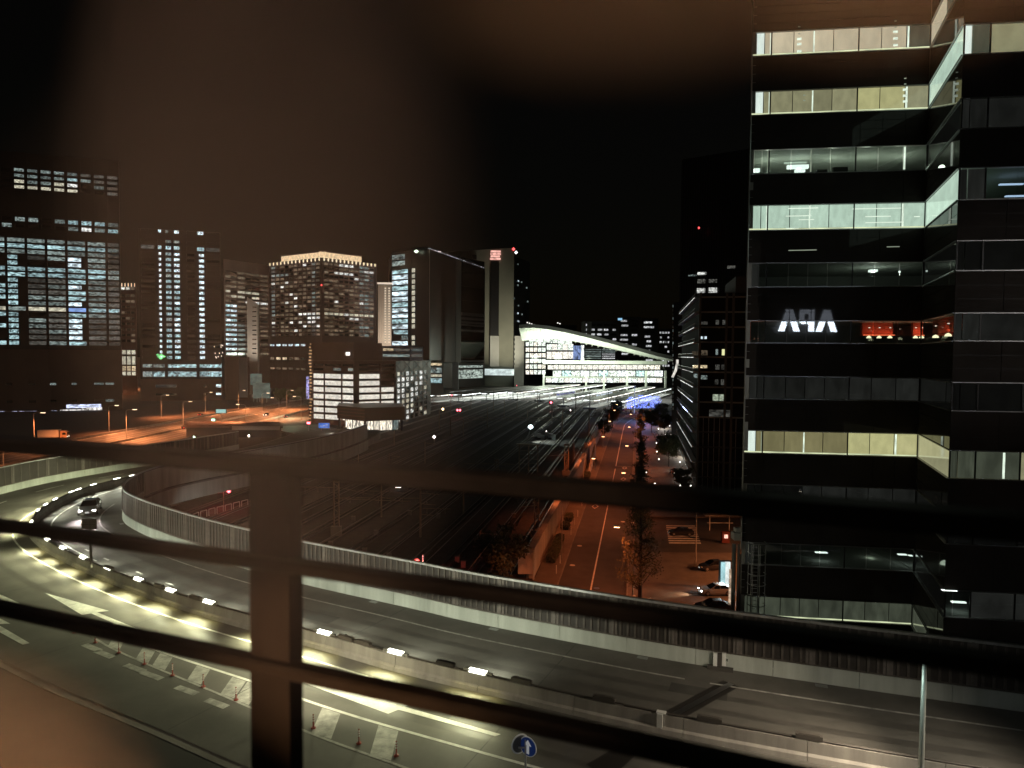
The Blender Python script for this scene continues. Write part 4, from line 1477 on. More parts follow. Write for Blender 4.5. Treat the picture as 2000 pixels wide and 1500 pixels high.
# blue illuminated trees at the end of the street
blue_led = lit('blue_led', (.16, .24, 1), 2.6, .9, (9, 9, 9))
white_led = lit('white_led', (.6, .68, 1), 1.3, .6, (9, 9, 9))
for k, (px, y, h, wd) in enumerate(((1232, 806, 9, 6), (1250, 806, 10, 8), (1266, 805, 9.5, 8), (1281, 804, 9, 7))):
    p = gp(px, y, 0)
    t = thing('illuminated_tree', ['leftmost of four trees wrapped in blue lights at the street end', 'second of four blue-lit trees, over the street end', 'third of four blue-lit trees at the street end', 'rightmost of four trees wrapped in blue lights'][k], 'tree', p, 'trees wrapped in blue lights')
    MB().tube(p, p + Vector((0, 0, h * .5)), .25, .12).build('trunk', mat('bark', (.05, .04, .03), .9), t)
    mb, m2 = MB(), MB()
    for q in range(260):
        a, r, z = U(0, 6.283), wd / 2 * math.sqrt(R()), U(.25, 1)
        r *= 1 - (abs(z - .55) / .6) ** 2
        c = (p.x + r * math.cos(a), p.y + r * math.sin(a), h * z)
        (mb if R() < .86 else m2).box(c, (U(.12, .4), .1, U(.12, .4)), U(0, 3))
    mb.build('crown', blue_led, t)
    m2.build('light_chain', white_led, t)
lamp('POINT', gp(1258, 800, 6), 7000, (.3, .38, 1), None, radius=2)
p = gp(1239, 806, 0)
t = thing('light_mast', 'tall mast lit blue above the blue-lit trees', 'mast', p)
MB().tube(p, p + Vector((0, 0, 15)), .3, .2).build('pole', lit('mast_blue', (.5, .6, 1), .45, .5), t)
MB().box(p + Vector((0, 0, 15.1)), (1.2, 1.2, .3)).build('head', galv, t)

# far office blocks over the station roof
strip_w = lit('far_white', (.95, .98, 1), .55, .95, (9, 1, 2), rnd=.4)
for (x0, x1, ytop, d, nr, ncol, lab, pk) in ((1136, 1208, 627, 930, 8, 5, 'grey far office block with white window dots over the station roof', .62), (1209, 1250, 619, 990, 9, 2, 'far tower with long white window strips and a blue lit fin', .75), (1252, 1284, 622, 960, 9, 1, 'far dark tower with stacked white strips at the right', .8), (1286, 1311, 642, 1010, 8, 4, 'lowest far tower with scattered dots beside the black wall', .5)):
    P, Q = plan(x0, d), plan(x1, d)
    t = thing('far_office_block', lab, 'building', (P.x, P.y, 0))
    zt = ztop(ytop, (x0 + x1) / 2, d)
    body(t, [P, Q], 40, 0, zt, wall_dark)
    facade(t, P, Q, spans(x0 + 2, x1 - 2, ncol, .14), [(ytop + 6 + k * 9.2, ytop + 9.6 + k * 9.2) for k in range(nr)], lambda i, j: ((strip_w, U(0, .4), U(.6, 1)) if R() < pk else 'dark'), 660, (x0 + x1) / 2, wall_dark, 0, zt, .5)
    if x0 == 1209:
        a = dp(1209, 622, d - 2)
        MB().box((a.x + 1.5, a.y, a.z - 1), (6, .5, 3)).build('lit_fin', lit('fin_blue', (.35, .7, 1), .9), t)
    if x0 == 1136:
        for px in (1137, 1148):
            a = dp(px, 628, d - 2)
            MB().box((a.x + 2, a.y, a.z / 2), (6, 2, a.z)).build('pier', wall_grey, t)
k1, k2 = plan(1142, 800), plan(1202, 800)
t = thing('striped_office', 'office seen through the open end of the station with pale floor stripes', 'building', (k1.x, k1.y, 0))
body(t, [k1, k2], 20, 0, ztop(678, 1170, 800), wall_dark)
facade(t, k1, k2, [(1143, 1174), (1176, 1201)], [(682 + 4.2 * k, 684 + 4.2 * k) for k in range(5)], lambda i, j: (strip_w if (i == 1 and j > 1) else half), 690, 1170, wall_dark, 0, ztop(678, 1170, 800), .3)

# ================================================================== right-hand side: black towers
p1_, p2_ = plan(1324, 330), plan(1470, 310)
T = thing('black_tower', 'tall black tower with a few lit windows behind the balcony building', 'tower', (p1_.x, p1_.y, 0))
zt = ztop(300, 1390, 320)
body(T, [p1_, p2_], 50, 0, zt, wall_black)
mb = MB()
for k in range(30):
    c = p1_ + (p2_ - p1_) * (k + .5) / 30
    mb.box((c.x, c.y - .3, zt / 2), (.3, .5, zt))
mb.build('mullion', mat('mullion_black', (.03, .03, .03), .4, .4), T, kind='stuff')
for x0, x1, y0, y1, m in ((1362, 1381, 532.5, 536.5, white_w), (1344, 1362, 537, 539, half), (1361, 1380, 563.5, 572, white_w), (1384, 1405, 562.5, 571.5, white_w), (1362, 1380, 546, 553, dim), (1384, 1402, 546, 552, dim), (1420, 1440, 520, 524, dim)):
    a, t0 = vp(x0, y0, p1_, p2_)
    b, t1 = vp(x1, y1, p1_, p2_)
    c = (a + b) / 2
    window(m, T, (c.x, c.y - .7, c.z), t1 - t0, a.z - b.z, -.2)
red_light(T, dp(1365, 445, 318), .5)
q1, q2 = plan(1313, 262), plan(1335, 258)
T = thing('dark_slab_tower', 'narrow unlit slab tower at the right edge of the station', 'tower', (q1.x, q1.y, 0))
body(T, [q1, q2], 25, 0, ztop(590, 1320, 260), wall_black)
for k in range(26):
    c = dp(1314, 598 + k * 8, 261)
    MB().box((c.x, c.y - .4, c.z), (.25, .2, .9)).build('edge_panel', galv if k % 3 else half, T)
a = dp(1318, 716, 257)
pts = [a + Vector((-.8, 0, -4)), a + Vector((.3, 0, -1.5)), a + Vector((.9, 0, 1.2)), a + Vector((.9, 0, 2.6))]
MB().pipe(pts, .45).build('wall_glint', lit('wall_reflect', (1, .95, .85), .8, .5), T)  # glowing curve drawn as a reflection on the wall

# balcony building: street side with lit floor edges, front with windows
hc = Vector(plan(1365, 165))
hs = hc + Vector((0.182, 1)).normalized() * 68
hf = hc + Vector((0.985, -0.17)) * 26
T = thing('balcony_building', 'dark ten-storey building with white-edged balconies along the street', 'building', (hc.x, hc.y, 0))
zH = ztop(572, 1366, 165)
bk = Vector((0.182, 1)).normalized() * 68
MB().prism([hc, hf, hf + bk, hs], 0, zH).build('wall', mat('balcony_black', (.008, .008, .008), .85, spec=.1), T)
ledge = mat('ledge', (.32, .32, .3), .6)
led_w = lit('ledge_glow', (.95, 1, .93), .7, .95, (1, 14, 1), rnd=.2)  # floor edges glow in place of reflected station light
led_d = lit('ledge_dim', (.9, .92, .85), .14, .95, (1, 14, 1), rnd=.3)
n_fl = 17
zs_ = [ztop(582 + 29.2 * k, 1366, 165) for k in range(14)]
sdv = (hs - hc).normalized()
sn = Vector((-sdv.y, sdv.x))
for k, z in enumerate(zs_):
    if z < 2:
        break
    o = Vector((hc.x, hc.y, z))
    MB().obox(o, Vector((sdv.x, sdv.y, 0)) * 68, Vector((sn.x, sn.y, 0)) * 1.3, Vector((0, 0, .22))).build('balcony_slab', ledge, T)
    MB().obox(o + Vector((sn.x, sn.y, 0)) * 1.33 + Vector((sdv.x, sdv.y, 0)) * .5, Vector((sdv.x, sdv.y, 0)) * U(38, 66), Vector((sn.x, sn.y, 0)) * .05, Vector((0, 0, .16))).build('lit_edge', led_w if k in (0, 2, 3, 4, 6, 7, 8, 10) else led_d, T)
    mb = MB()
    for q in range(0, 67, 2):
        c = o + Vector((sdv.x, sdv.y, 0)) * q + Vector((sn.x, sn.y, 0)) * 1.2
        mb.box((c.x, c.y, z + .6), (.06, .06, .8))
    mb.obox(o + Vector((sn.x, sn.y, 0)) * 1.15 + Vector((0, 0, 1.0)), Vector((sdv.x, sdv.y, 0)) * 68, Vector((sn.x, sn.y, 0)) * .1, Vector((0, 0, .07)))
    mb.build('balcony_rail', galv, T)
    fe = (hf - hc).normalized()
    fn = Vector((fe.y, -fe.x))
    MB().obox(o, Vector((fe.x, fe.y, 0)) * 26, Vector((fn.x, fn.y, 0)) * .5, Vector((0, 0, .35))).build('floor_band', wall_dark if k > 8 else ledge, T)
    if k >= 8:
        for q in range(7):
            c = hc + fe * (1.2 + q * 1.25)
            MB().box((c.x + fn.x * .3, c.y + fn.y * .3, z - 1.7), (.1, .2, 3.3), math.atan2(fe.y, fe.x)).build('mullion', galv, T)
fe = (hf - hc).normalized()
fn = Vector((fe.y, -fe.x))
for x0, x1, y0, y1, m in ((1398, 1402, 682, 693, half), (1410, 1419, 682, 694, lit('win_yellow', (1, 1, .5), .9)), (1392, 1403, 770, 783, lit('win_pale', (.85, 1, .75), .4, .6)), (1405, 1417, 770, 783, lit('win_pale2', (.85, 1, .75), .32, .6)), (1397, 1405, 712, 722, dim), (1408, 1418, 712, 722, dim), (1396, 1403, 741, 751, dim), (1408, 1418, 741, 752, dim), (1385, 1430, 800, 815, dim), (1368, 1373, 657, 662, spark), (1376, 1380, 657, 662, spark), (1352, 1366, 686, 694, dimwarm), (1370, 1382, 684, 694, dimwarm), (1353, 1381, 713, 719, lit('win_warmrow', (1, .82, .5), .7, .9, (9, 1, 2))), (1369, 1381, 733, 741, half), (1355, 1362, 730, 738, half), (1367, 1382, 628, 634, dim), (1398, 1404, 625, 634, dim), (1411, 1420, 625, 634, dim)):
    a, t0 = vp(x0, y0, hc, hf)
    b, t1 = vp(x1, y1, hc, hf)
    c = hc + fe * (t0 + t1) / 2 + fn * .12
    window(m, T, (c.x, c.y, (a.z + b.z) / 2), abs(t1 - t0), a.z - b.z, math.atan2(fe.y, fe.x))
for px in (1365.5, 1430, 1417):
    a, t0 = vp(px, 700, hc, hf)
    c = hc + fe * t0 + fn * .4
    MB().box((c.x, c.y, zH / 2), (.5, .5, zH), math.atan2(fe.y, fe.x)).build('pilaster', mat('pilaster', (.12, .12, .115), .6), T)
ra, rb = hc + fe * 8, hc + fe * 24
MB().prism([ra, rb, rb + bk * .3, ra + bk * .3], zH, zH + 3.8).build('roof_house', wall_dark, T)

# ================================================================== the near office building on the right
e = Vector((0.991, -0.131))
e.normalize()
nJ = Vector((e.y, -e.x))
JA = Vector(plan(1456, 50))
far_ = JA + e * 40
tB = vp(1798, 690, JA, far_)[1]
JB = JA + e * tB
JC = Vector(plan(1859, JB.y / 1.215))
JD = JC + e * 26
J = thing('office_building', 'black-panelled office building with strip windows filling the right side', 'building', (JA.x, JA.y, 0))
bands_px = [(-48, -4), (65, 110), (180, 225), (294, 340), (402, 450), (515, 560), (627, 669), (735, 778), (841, 884), (946, 986), (1060, 1101), (1164, 1203), (1262, 1303)]
bands = []
for a, b in bands_px:
    bands.append((vp(1470, b, JA, JB)[0].z, vp(1470, a, JA, JB)[0].z))
pk_black = mat('panel_black', (.034, .029, .026), .025, 0, .1, noise=(.6, .25))
slab_black = mat('slab_black', (.42, .43, .4), .8)
trim = mat('trim', (.42, .42, .42), .35, .8)
room_wall = mat('room_wall', (.32, .33, .3), .8)
room_dark = mat('room_dark', (.06, .06, .055), .8)
DEP = 9.0
bz = lambda v: Vector((v.x, v.y, 0))
def ring_at(o):
    """outline of the front at an inset o"""
    return [JA - nJ * o, JB - nJ * o, JC - nJ * o, JD - nJ * o]
zt_ = bands[0][1] + 3
cut_z = [zt_] + [q for lo_, hi in bands for q in (hi, lo_)] + [0]
backv = -nJ * DEP
backL = JA.normalized() * DEP
mb = MB()
for k in range(0, len(cut_z), 2):
    hi, lo_ = cut_z[k], cut_z[k + 1]
    mb.prism([JA - nJ * .06, JB - nJ * .06 + e * .0, JB - nJ * .06 + backv, JA + backL], lo_ + .02, hi - .02)
    mb.prism([JB - nJ * .06 + e * .06, JC - nJ * .06 + e * .06, JC + e * 26 - nJ * .06, JC + e * 26 + backv * 1.6, JB - nJ * .06 + e * .06 + backv], lo_ + .02, hi - .02)
mb.build('floor_slab', slab_black, J)
MB().prism([JA + backL, JA + backL + e * 70, JA + backL * 1.3 + e * 70, JA + backL * 1.05], 0, zt_).build('back_wall', room_wall, J)
MB().prism([JA + nJ * .0, JA + e * .25, JA + e * .25 + backL, JA + backL], 0, zt_).build('side_wall', slab_black, J)
MB().tube((JA.x + nJ.x * .1 - e.x * .05, JA.y + nJ.y * .1 - e.y * .05, 18), (JA.x + nJ.x * .1 - e.x * .05, JA.y + nJ.y * .1 - e.y * .05, zt_), .06).build('corner_trim', trim, J)
# panes
bl = dict(
    cream=lit('blind_cream', (1.0, .89, .62), .5, .12, (2, 1, 1), stripes=7, base=(.02, .02, .02), rnd=.14),
    olive=lit('blind_olive', (.82, .8, .46), .29, .13, (3, 1, 2), stripes=7, base=(.02, .02, .02), rnd=.16),
    green=lit('blind_green', (.74, 1.0, .8), .64, .12, (4, 1, 2), stripes=7, base=(.02, .02, .02), rnd=.05),
    yellow=lit('blind_yellow', (.86, .84, .4), .52, .1, (3, 1, 2), stripes=7, base=(.02, .02, .02), rnd=.1),
    brown=lit('blind_brown', (.68, .62, .3), .29, .15, (3, 1, 1), stripes=7, base=(.02, .02, .02), rnd=.1),
    dimg=lit('blind_dim', (.62, .72, .5), .075, .3, (3, 1, 1), stripes=7, base=(.02, .02, .02), rnd=.2),
    grey=lit('blind_grey', (.75, .8, .72), .014, .3, (2, 1, 1), base=(.015, .015, .015), rough=.03, spec=.8, rnd=.3),
    black=lit('pane_black', (.75, .8, .72), .003, .3, (2, 1, 1), base=(.012, .012, .012), rough=.02, spec=.8),
    bright=lit('blind_bright', (.86, 1.0, .9), .85, .1, (2, 1, 1)),
    glass=glassmat('clear_glass', .11),
)
LC = [(1456, 1464.5), (1464.5, 1480), (1480, 1493), (1493, 1536), (1536, 1574), (1574, 1612), (1612, 1660), (1660, 1704), (1704, 1752), (1752, 1798)]
LMAP = [0, 1, 2, 2, 2, 3, 3, 4, 4, 5]
RC = [(1860, 1878), (1878, 1912), (1912, 2000), (2000, 2095), (2095, 2200)]
#            left wing panes                                      corner (2)           right wing panes
state = [
    (['black'] * 6, ['black'] * 2, ['black'] * 5),
    (['black', 'bright', 'cream', 'cream', 'cream', 'dimg'], ['cream', 'dimg'], ['grey', 'grey', 'grey', 'grey', 'grey']),
    (['black', 'bright', 'olive', 'olive', 'yellow', 'olive'], ['green', 'green'], ['bright', 'dimg', 'olive', 'olive', 'olive']),
    (['glass', 'glass', 'glass', 'glass', 'glass', 'glass'], ['black', 'black'], ['grey', 'grey', 'grey', 'grey', 'grey']),
    (['black', 'green', 'green', 'green', 'green', 'green'], ['green', 'green'], ['grey', 'grey', 'glass', 'glass', 'glass']),
    (['grey', 'grey', 'glass', 'glass', 'glass', 'glass'], ['black', 'black'], ['black'] * 5),
    (['glass', 'glass', 'glass', 'glass', 'glass', 'glass'], ['glass', 'glass'], ['grey', 'grey', 'grey', 'grey', 'grey']),
    (['grey'] * 6, ['black', 'black'], ['black', 'black', 'black', 'grey', 'black']),
    (['black', 'bright', 'brown', 'brown', 'yellow', 'yellow'], ['olive', 'olive'], ['dimg', 'dimg', 'dimg', 'olive', 'olive']),
    (['black', 'black', 'black', 'grey', 'grey', 'grey'], ['black', 'black'], ['black'] * 5),
    (['black', 'grey', 'glass', 'glass', 'glass', 'glass'], ['black', 'black'], ['glass', 'glass', 'grey', 'grey', 'grey']),
    (['dimg', 'dimg', 'dimg', 'dimg', 'dimg', 'dimg'], ['dimg', 'black'], ['black', 'grey', 'grey', 'grey', 'grey']),
    (['black'] * 6, ['black'] * 2, ['grey'] * 5),
]
LT = [(vp(a, 690, JA, JB)[1], vp(b, 690, JA, JB)[1]) for a, b in LC]
RT = [(vp(a, 690, JC, JD)[1], vp(b, 690, JC, JD)[1]) for a, b in RC]
def pane_box(o, d, t0, t1, z0, z1, inset, m):
    n = Vector((d.y, -d.x))
    return MB().obox((o.x + d.x * (t0 + .03) - n.x * inset, o.y + d.y * (t0 + .03) - n.y * inset, z0 + .03), bz(d) * (t1 - t0 - .06), bz(-n) * .03, Vector((0, 0, z1 - z0 - .06))).build('window', m, J)
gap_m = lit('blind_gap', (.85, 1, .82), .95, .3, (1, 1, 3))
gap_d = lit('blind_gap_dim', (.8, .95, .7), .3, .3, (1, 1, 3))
cd2 = (JC - JB).normalized()
cln = (JC - JB).length
for k, (z0, z1) in enumerate(bands):
    ls, cs, rs = state[k]
    for (t0, t1), s_ in zip(LT, [ls[q] if not (q == 2 and ls[1] == 'bright') else ls[2] for q in LMAP]):
        pane_box(JA, e, max(0, t0), t1, z0, z1, .02, bl[s_])
    for q, s_ in enumerate(cs):
        pane_box(JB, cd2, cln * q / 2 + (.05 if q == 0 else 0), cln * (q + 1) / 2 - (.05 if q else 0), z0, z1, .02, bl[s_])
    for (t0, t1), s_ in zip(RT, rs):
        pane_box(JC, e, max(0.05, t0), t1, z0, z1, .02, bl[s_])
    # sill and head trims
    for o, d, ln in ((JA, e, tB), (JB, cd2, cln), (JC, e, 26)):
        n = Vector((d.y, -d.x))
        for z in (z0 - .05, z1 + .0):
            MB().obox((o.x + n.x * .01, o.y + n.y * .01, z), bz(d) * ln, bz(n) * .07, Vector((0, 0, .05))).build('window_trim', trim, J)
    # mullions
    for o, d, ts in ((JA, e, [LT[2][1], LT[6][1], tB - .02]), (JC, e, [RT[1][1], RT[2][1], RT[3][1], .03])):
        n = Vector((d.y, -d.x))
        for t_ in ts:
            MB().obox((o.x + d.x * (t_ - .04), o.y + d.y * (t_ - .04), z0), bz(d) * .08, bz(n) * .06, Vector((0, 0, z1 - z0))).build('mullion', black_metal, J)
    # bright slits between the blinds of the lit floors
    if k in (1, 2, 3, 4, 8):
        for q, (px, wd) in enumerate(((1573, .09), (1659, .07), (1753, .12), (1490, .05))):
            t_ = vp(px, 690, JA, JB)[1]
            m_ = gap_m if k in (1, 4) or R() < .7 else gap_d
            MB().obox((JA.x + e.x * t_ + nJ.x * .004, JA.y + e.y * t_ + nJ.y * .004, z0 + .05), bz(e) * wd, bz(nJ) * .012, Vector((0, 0, z1 - z0 - .1))).build('blind_gap', m_, J)
        t_ = RT[2][1] - .9
        if k == 8:
            MB().obox((JC.x + e.x * t_ + nJ.x * .004, JC.y + e.y * t_ + nJ.y * .004, z0 + .05), bz(e) * .12, bz(nJ) * .012, Vector((0, 0, z1 - z0 - .1))).build('blind_gap', gap_m, J)
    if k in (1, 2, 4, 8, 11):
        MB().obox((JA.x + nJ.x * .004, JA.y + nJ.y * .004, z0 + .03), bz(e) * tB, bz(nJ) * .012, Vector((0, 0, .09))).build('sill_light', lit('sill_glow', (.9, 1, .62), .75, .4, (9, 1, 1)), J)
# facing panels between the window bands
n_pan = 0
rest = MB()
for k in range(len(bands)):
    hi, lo_ = bands[k][0], (bands[k + 1][1] if k + 1 < len(bands) else 5)
    for o, d, ln, nc in ((JA, e, tB, 8), (JB, cd2, cln, 4), (JC, e, 26, 10)):
        n = Vector((d.y, -d.x))
        nr = 4 if o is JA else 3
        for i in range(nc):
            for j in range(nr):
                t0, t1 = ln * i / nc + .02, ln * (i + 1) / nc - .02
                za, zb_ = lo_ + .06 + (hi - lo_ - .12) * j / nr + .012, lo_ + .06 + (hi - lo_ - .12) * (j + 1) / nr - .012
                inset = .0 + U(0, .006)
                tgt = MB() if (o is JA or (o is JC and i < 3)) and n_pan < 300 and 2 <= k <= 9 else rest
                tgt.obox((o.x + d.x * t0 - n.x * .03 - n.x * inset, o.y + d.y * t0 - n.y * .03 - n.y * inset, za), bz(d) * (t1 - t0), bz(n) * .035, Vector((0, 0, zb_ - za)))
                if tgt is not rest:
                    tgt.build('panel', pk_black, J)
                    n_pan += 1
bk = MB()
for k in range(len(bands)):
    hi, lo_ = bands[k][0], (bands[k + 1][1] if k + 1 < len(bands) else 5)
    for o, d, ln in ((JA, e, tB), (JB, cd2, cln), (JC, e, 26)):
        n = Vector((d.y, -d.x))
        bk.obox((o.x + d.x * .01 - n.x * .052, o.y + d.y * .01 - n.y * .052, lo_ + .03), bz(d) * (ln - .02), bz(n) * .012, Vector((0, 0, hi - lo_ - .06)))
bk.build('panel_backing', black_metal, J)
rest.build('far_panel', pk_black, J, kind='stuff')
# rooms behind the clear glass: ceiling lamps, desks, a red-lit bar
ceil_m = lit('ceiling_lamp', (.9, 1, .92), 2.2)
def on_front(px, py, depth_in, o=JA, q=JB):
    A_, B_ = o - nJ * depth_in, q - nJ * depth_in
    return vp(px, py, A_, B_)[0]
for px, py, di, sz, m_ in ((1558, 326, 2.0, (1.5, .3, .25), ceil_m), (1562, 334, 1.5, (.7, .3, .18), ceil_m), (1478, 333, 1.2, (.4, .3, .25), ceil_m), (1553, 318, 3, (1.6, .2, .1), gap_m), (1705, 529, 2.5, (.5, .5, .16), ceil_m), (1745, 520, 4, (.15, .15, .2), ceil_m), (1757, 531, 4, (.12, .12, .12), ceil_m), (1672, 517.5, 3, (1.4, .2, .08), gap_d), (1604, 1079, 1.6, (.85, .25, .06), ceil_m), (1762, 1083, 1.6, (.6, .25, .06), ceil_m), (1778, 1085, 1.6, (.25, .25, .05), ceil_m), (1975, 360, 2, (1.3, .2, .07), lit('tube_blue', (.55, .7, 1), 1.5)), (1985, 383, 2, (1.2, .2, .07), MATS['tube_blue'])):
    p = on_front(px, py, di) if px < 1800 else on_front(px, py, di, JC, JD)
    MB().box(p, sz, math.atan2(e.y, e.x)).build('ceiling_lamp', m_, J)
# glowing strips laid on the front, drawn as stacked reflections of ceiling tubes
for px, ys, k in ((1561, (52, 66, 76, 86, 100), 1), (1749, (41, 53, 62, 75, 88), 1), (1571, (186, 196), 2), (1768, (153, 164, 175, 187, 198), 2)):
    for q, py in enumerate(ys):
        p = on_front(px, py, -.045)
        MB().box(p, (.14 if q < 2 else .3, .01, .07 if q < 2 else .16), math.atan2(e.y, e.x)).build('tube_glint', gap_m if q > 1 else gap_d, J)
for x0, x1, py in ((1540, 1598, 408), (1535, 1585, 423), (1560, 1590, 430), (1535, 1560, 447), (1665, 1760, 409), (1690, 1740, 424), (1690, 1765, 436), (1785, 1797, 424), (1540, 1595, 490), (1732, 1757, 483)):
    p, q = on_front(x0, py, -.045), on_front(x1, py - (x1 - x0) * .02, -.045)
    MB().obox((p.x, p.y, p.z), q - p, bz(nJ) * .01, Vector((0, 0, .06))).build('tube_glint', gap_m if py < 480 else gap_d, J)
for px, py in ((1856, 1176), (1854, 1153)):
    p = on_front(px, py, -.04, JC, JD)
    if py == 1176:
        p = on_front(1872, 1176, 1, JC, JD)
    MB().box(p, (.8, .2, .07 if py == 1176 else .03), math.atan2(e.y, e.x)).build('ceiling_lamp', ceil_m, J)
for px, w_, h_ in ((1604, .7, .55), (1640, 1.0, .7), (1585, .5, .35), (1620, .4, .3), (1690, .6, .4), (1655, .3, .3)):
    p = on_front(px, 332, 1.6)
    MB().box((p.x, p.y, bands[3][0] + h_ / 2), (w_, .4, h_), math.atan2(e.y, e.x)).build('desk_screen', room_dark, J)
for q_ in (1500, 1560, 1625, 1690, 1755):
    lamp('POINT', on_front(q_, 334, 2.6), 42, (.9, 1, .82), J, radius=.2)
lamp('POINT', on_front(1560, 306, 4), 60, (.9, 1, .85), J, radius=.3)
lamp('POINT', on_front(1700, 306, 5), 90, (.9, 1, .85), J, radius=.3)
lamp('POINT', on_front(1705, 535, 2.6), 60, (.9, 1, .85), J, radius=.2)
lamp('POINT', on_front(1700, 1088, 3), 9, (.9, 1, .8), J, radius=.3)
lamp('POINT', on_front(1560, 640, 4), 10, (.9, 1, .9), J, radius=.3)
red_m = mat('bar_red', (.6, .12, .07), .6)
z0, z1 = bands[6]
for x0, x1, o, q in ((1684, 1744, JA, JB), (1783, 1802, JA, JB)):
    a, b = on_front(x0, 650, 2.6), on_front(x1, 650, 2.6)
    MB().obox((a.x, a.y, z0 + .62), (b.x - a.x, b.y - a.y, 0), (0, .3, 0), (0, 0, 1.0)).build('bar_wall', red_m, J)
    MB().obox((a.x, a.y - .5, z0 + .55), (b.x - a.x, b.y - a.y, 0), (0, .4, 0), (0, 0, .06)).build('bar_shelf', room_dark, J)
    MB().obox((a.x, a.y - .25, z0 + .62), (b.x - a.x, b.y - a.y, 0), (0, .1, 0), (0, 0, .05)).build('bar_light', lit('bar_glow', (1, .16, .06), 2.6), J)
    lamp('AREA', (a + b) / 2 + Vector((0, -.3, -(a.z - z0) + .72)), 6, (1, .3, .15), J, (b - a).length, (a + b) / 2 + Vector((0, 0, 1.5)), size_y=.1)
for px in (1697, 1717, 1738, 1788, 1800):
    p = on_front(px, 658, 2.0)
    MB().lathe([(.17, -.09), (.13, .02), (.03, .09)], 10, p).build('pendant_lamp', lit('pendant', (1, .88, .55), 2.5), J)
    p2 = on_front(px + 1, 640, 2.4)
    MB().box(p2, (.1, .06, .06)).build('spot_lamp', lit('bar_spot', (1, .75, .6), 2), J)
mid = JB + cd2 * cln * .5
a, b = JB + cd2 * cln * .05 - Vector((cd2.y, -cd2.x)) * .6, JB + cd2 * cln * .95 - Vector((cd2.y, -cd2.x)) * .6
MB().obox((a.x, a.y, z0 + .62), (b.x - a.x, b.y - a.y, 0), (.2, 0, 0), (0, 0, 1.0)).build('bar_wall', red_m, J)
for f in (.3, .68):
    c = JB + cd2 * cln * f - Vector((cd2.y, -cd2.x)) * .35
    MB().lathe([(.2, -.1), (.16, .02), (.03, .1)], 10, (c.x, c.y, z0 + .42)).build('pendant_lamp', MATS['pendant'], J)
    MB().box((c.x, c.y, z0 + 1.1), (.1, .06, .06)).build('spot_lamp', MATS['bar_spot'], J)
c = JB + cd2 * cln * .5 - Vector((cd2.y, -cd2.x)) * .3
lamp('AREA', (c.x, c.y, z0 + .7), 5, (1, .3, .15), J, 3, (c.x + .8, c.y, z0 + 1.6), size_y=.1)
a = on_front(1453, 655, -.0)
MB().box((JA.x - nJ.x * .8 + e.x * .32, JA.y - nJ.y * .8 + e.y * .32, (z0 + z1) / 2), (.05, 1.3, z1 - z0 - .2), math.atan2(e.y, e.x)).build('bar_wall', red_m, J)
lamp('POINT', (JA.x - nJ.x * .8 + e.x * .7, JA.y - nJ.y * .8 + e.y * .7, z0 + .3), 5, (1, .35, .2), J, radius=.1)
# caged ladder and pipes low on its left corner
lad = MB()
lp = on_front(1478, 1150, -.75)
lz0, lz1 = dp(1478, 1226, lp.y).z, dp(1478, 1068, lp.y).z
for dx in (-.25, .25):
    lad.tube((lp.x + dx, lp.y + .5, lz0), (lp.x + dx, lp.y + .5, lz1), .035)
z = lz0
while z < lz1:
    lad.tube((lp.x - .25, lp.y + .5, z), (lp.x + .25, lp.y + .5, z), .02, n=5)
    z += .3
lo_ = lad.build('ladder', galv, J)
z = lz0 + .2
cage = [(math.cos(t) * .62, math.sin(t) * .62 + .1) for t in [math.pi * (1 + k / 8) for k in range(-1, 10)]]
while z < lz1 + .3:
    MB().pipe([(lp.x + x, lp.y + y, z) for x, y in cage], .03, 5).build('hoop', galv, lo_)
    z += .75
mb = MB()
for x, y in cage[1::2]:
    mb.tube((lp.x + x, lp.y + y, lz0 + .2), (lp.x + x, lp.y + y, lz1 + .2), .022, n=5)
mb.build('cage_bar', galv, lo_)
for px, r in ((1432, .16), (1441, .1), (1449, .2)):
    p = dp(px, 1150, 50.4)
    MB().tube((p.x, p.y, 8), (p.x, p.y, dp(px, 1062 if px != 1449 else 1082, 50.4).z), r).build('pipe', mat('pipe_grey', (.16, .165, .16), .5, .3), J)
p = dp(1444, 1046, 51)
MB().box(p, (1.0, .8, .55)).box(p + Vector((0, 0, .45)), (.7, .6, .3)).build('roof_unit', mat('unit_grey', (.35, .36, .35), .6), J)

# ================================================================== the hotel we look from: its wall and its lit roof sign
hd = Vector((0.932, -0.3626)).normalized()
hn = Vector((-hd.y, hd.x))
HO = Vector((0, 0.42))
def refl(px, py):
    """where a sight line mirrored in the office front meets the hotel front"""
    h = vp(px, py, JA, JB)[0]
    r = ray(px, py)
    d2 = Vector((r.x, r.y))
    d2 = d2 - nJ * (2 * d2.dot(nJ))
    k = (HO - Vector((h.x, h.y))).dot(hn) / d2.dot(hn)
    return Vector((h.x + d2.x * k, h.y + d2.y * k, h.z + r.z * k))
c0, c1 = refl(1519, 647), refl(1634, 606)
LW, LH = abs((Vector(c1[:2]) - Vector(c0[:2])).dot(hd)), c1.z - c0.z
mid = (c0 + c1) / 2
W_ = thing('hotel_sign', 'white lit letters mirrored in the dark glass of the office building', 'sign', mid)
rd = bz(-hd)
sgn_m = lit('sign_white', (.78, .86, 1), 11)
def glyph(polys, x0, wd):
    mb = MB()
    for poly in polys:
        f = [mid + rd * (-LW / 2 + (x0 + x * wd) * LW) + Vector((0, 0, (y - .5) * LH)) + bz(hn) * .35 for x, y in poly]
        b = [p - bz(hn) * .25 for p in f]
        n = len(f)
        mb.add(f + b, [tuple(range(n)), tuple(reversed(range(n, 2 * n)))] + [(i, n + i, n + (i + 1) % n, (i + 1) % n) for i in range(n)])
    mb.build('letter', sgn_m, W_)
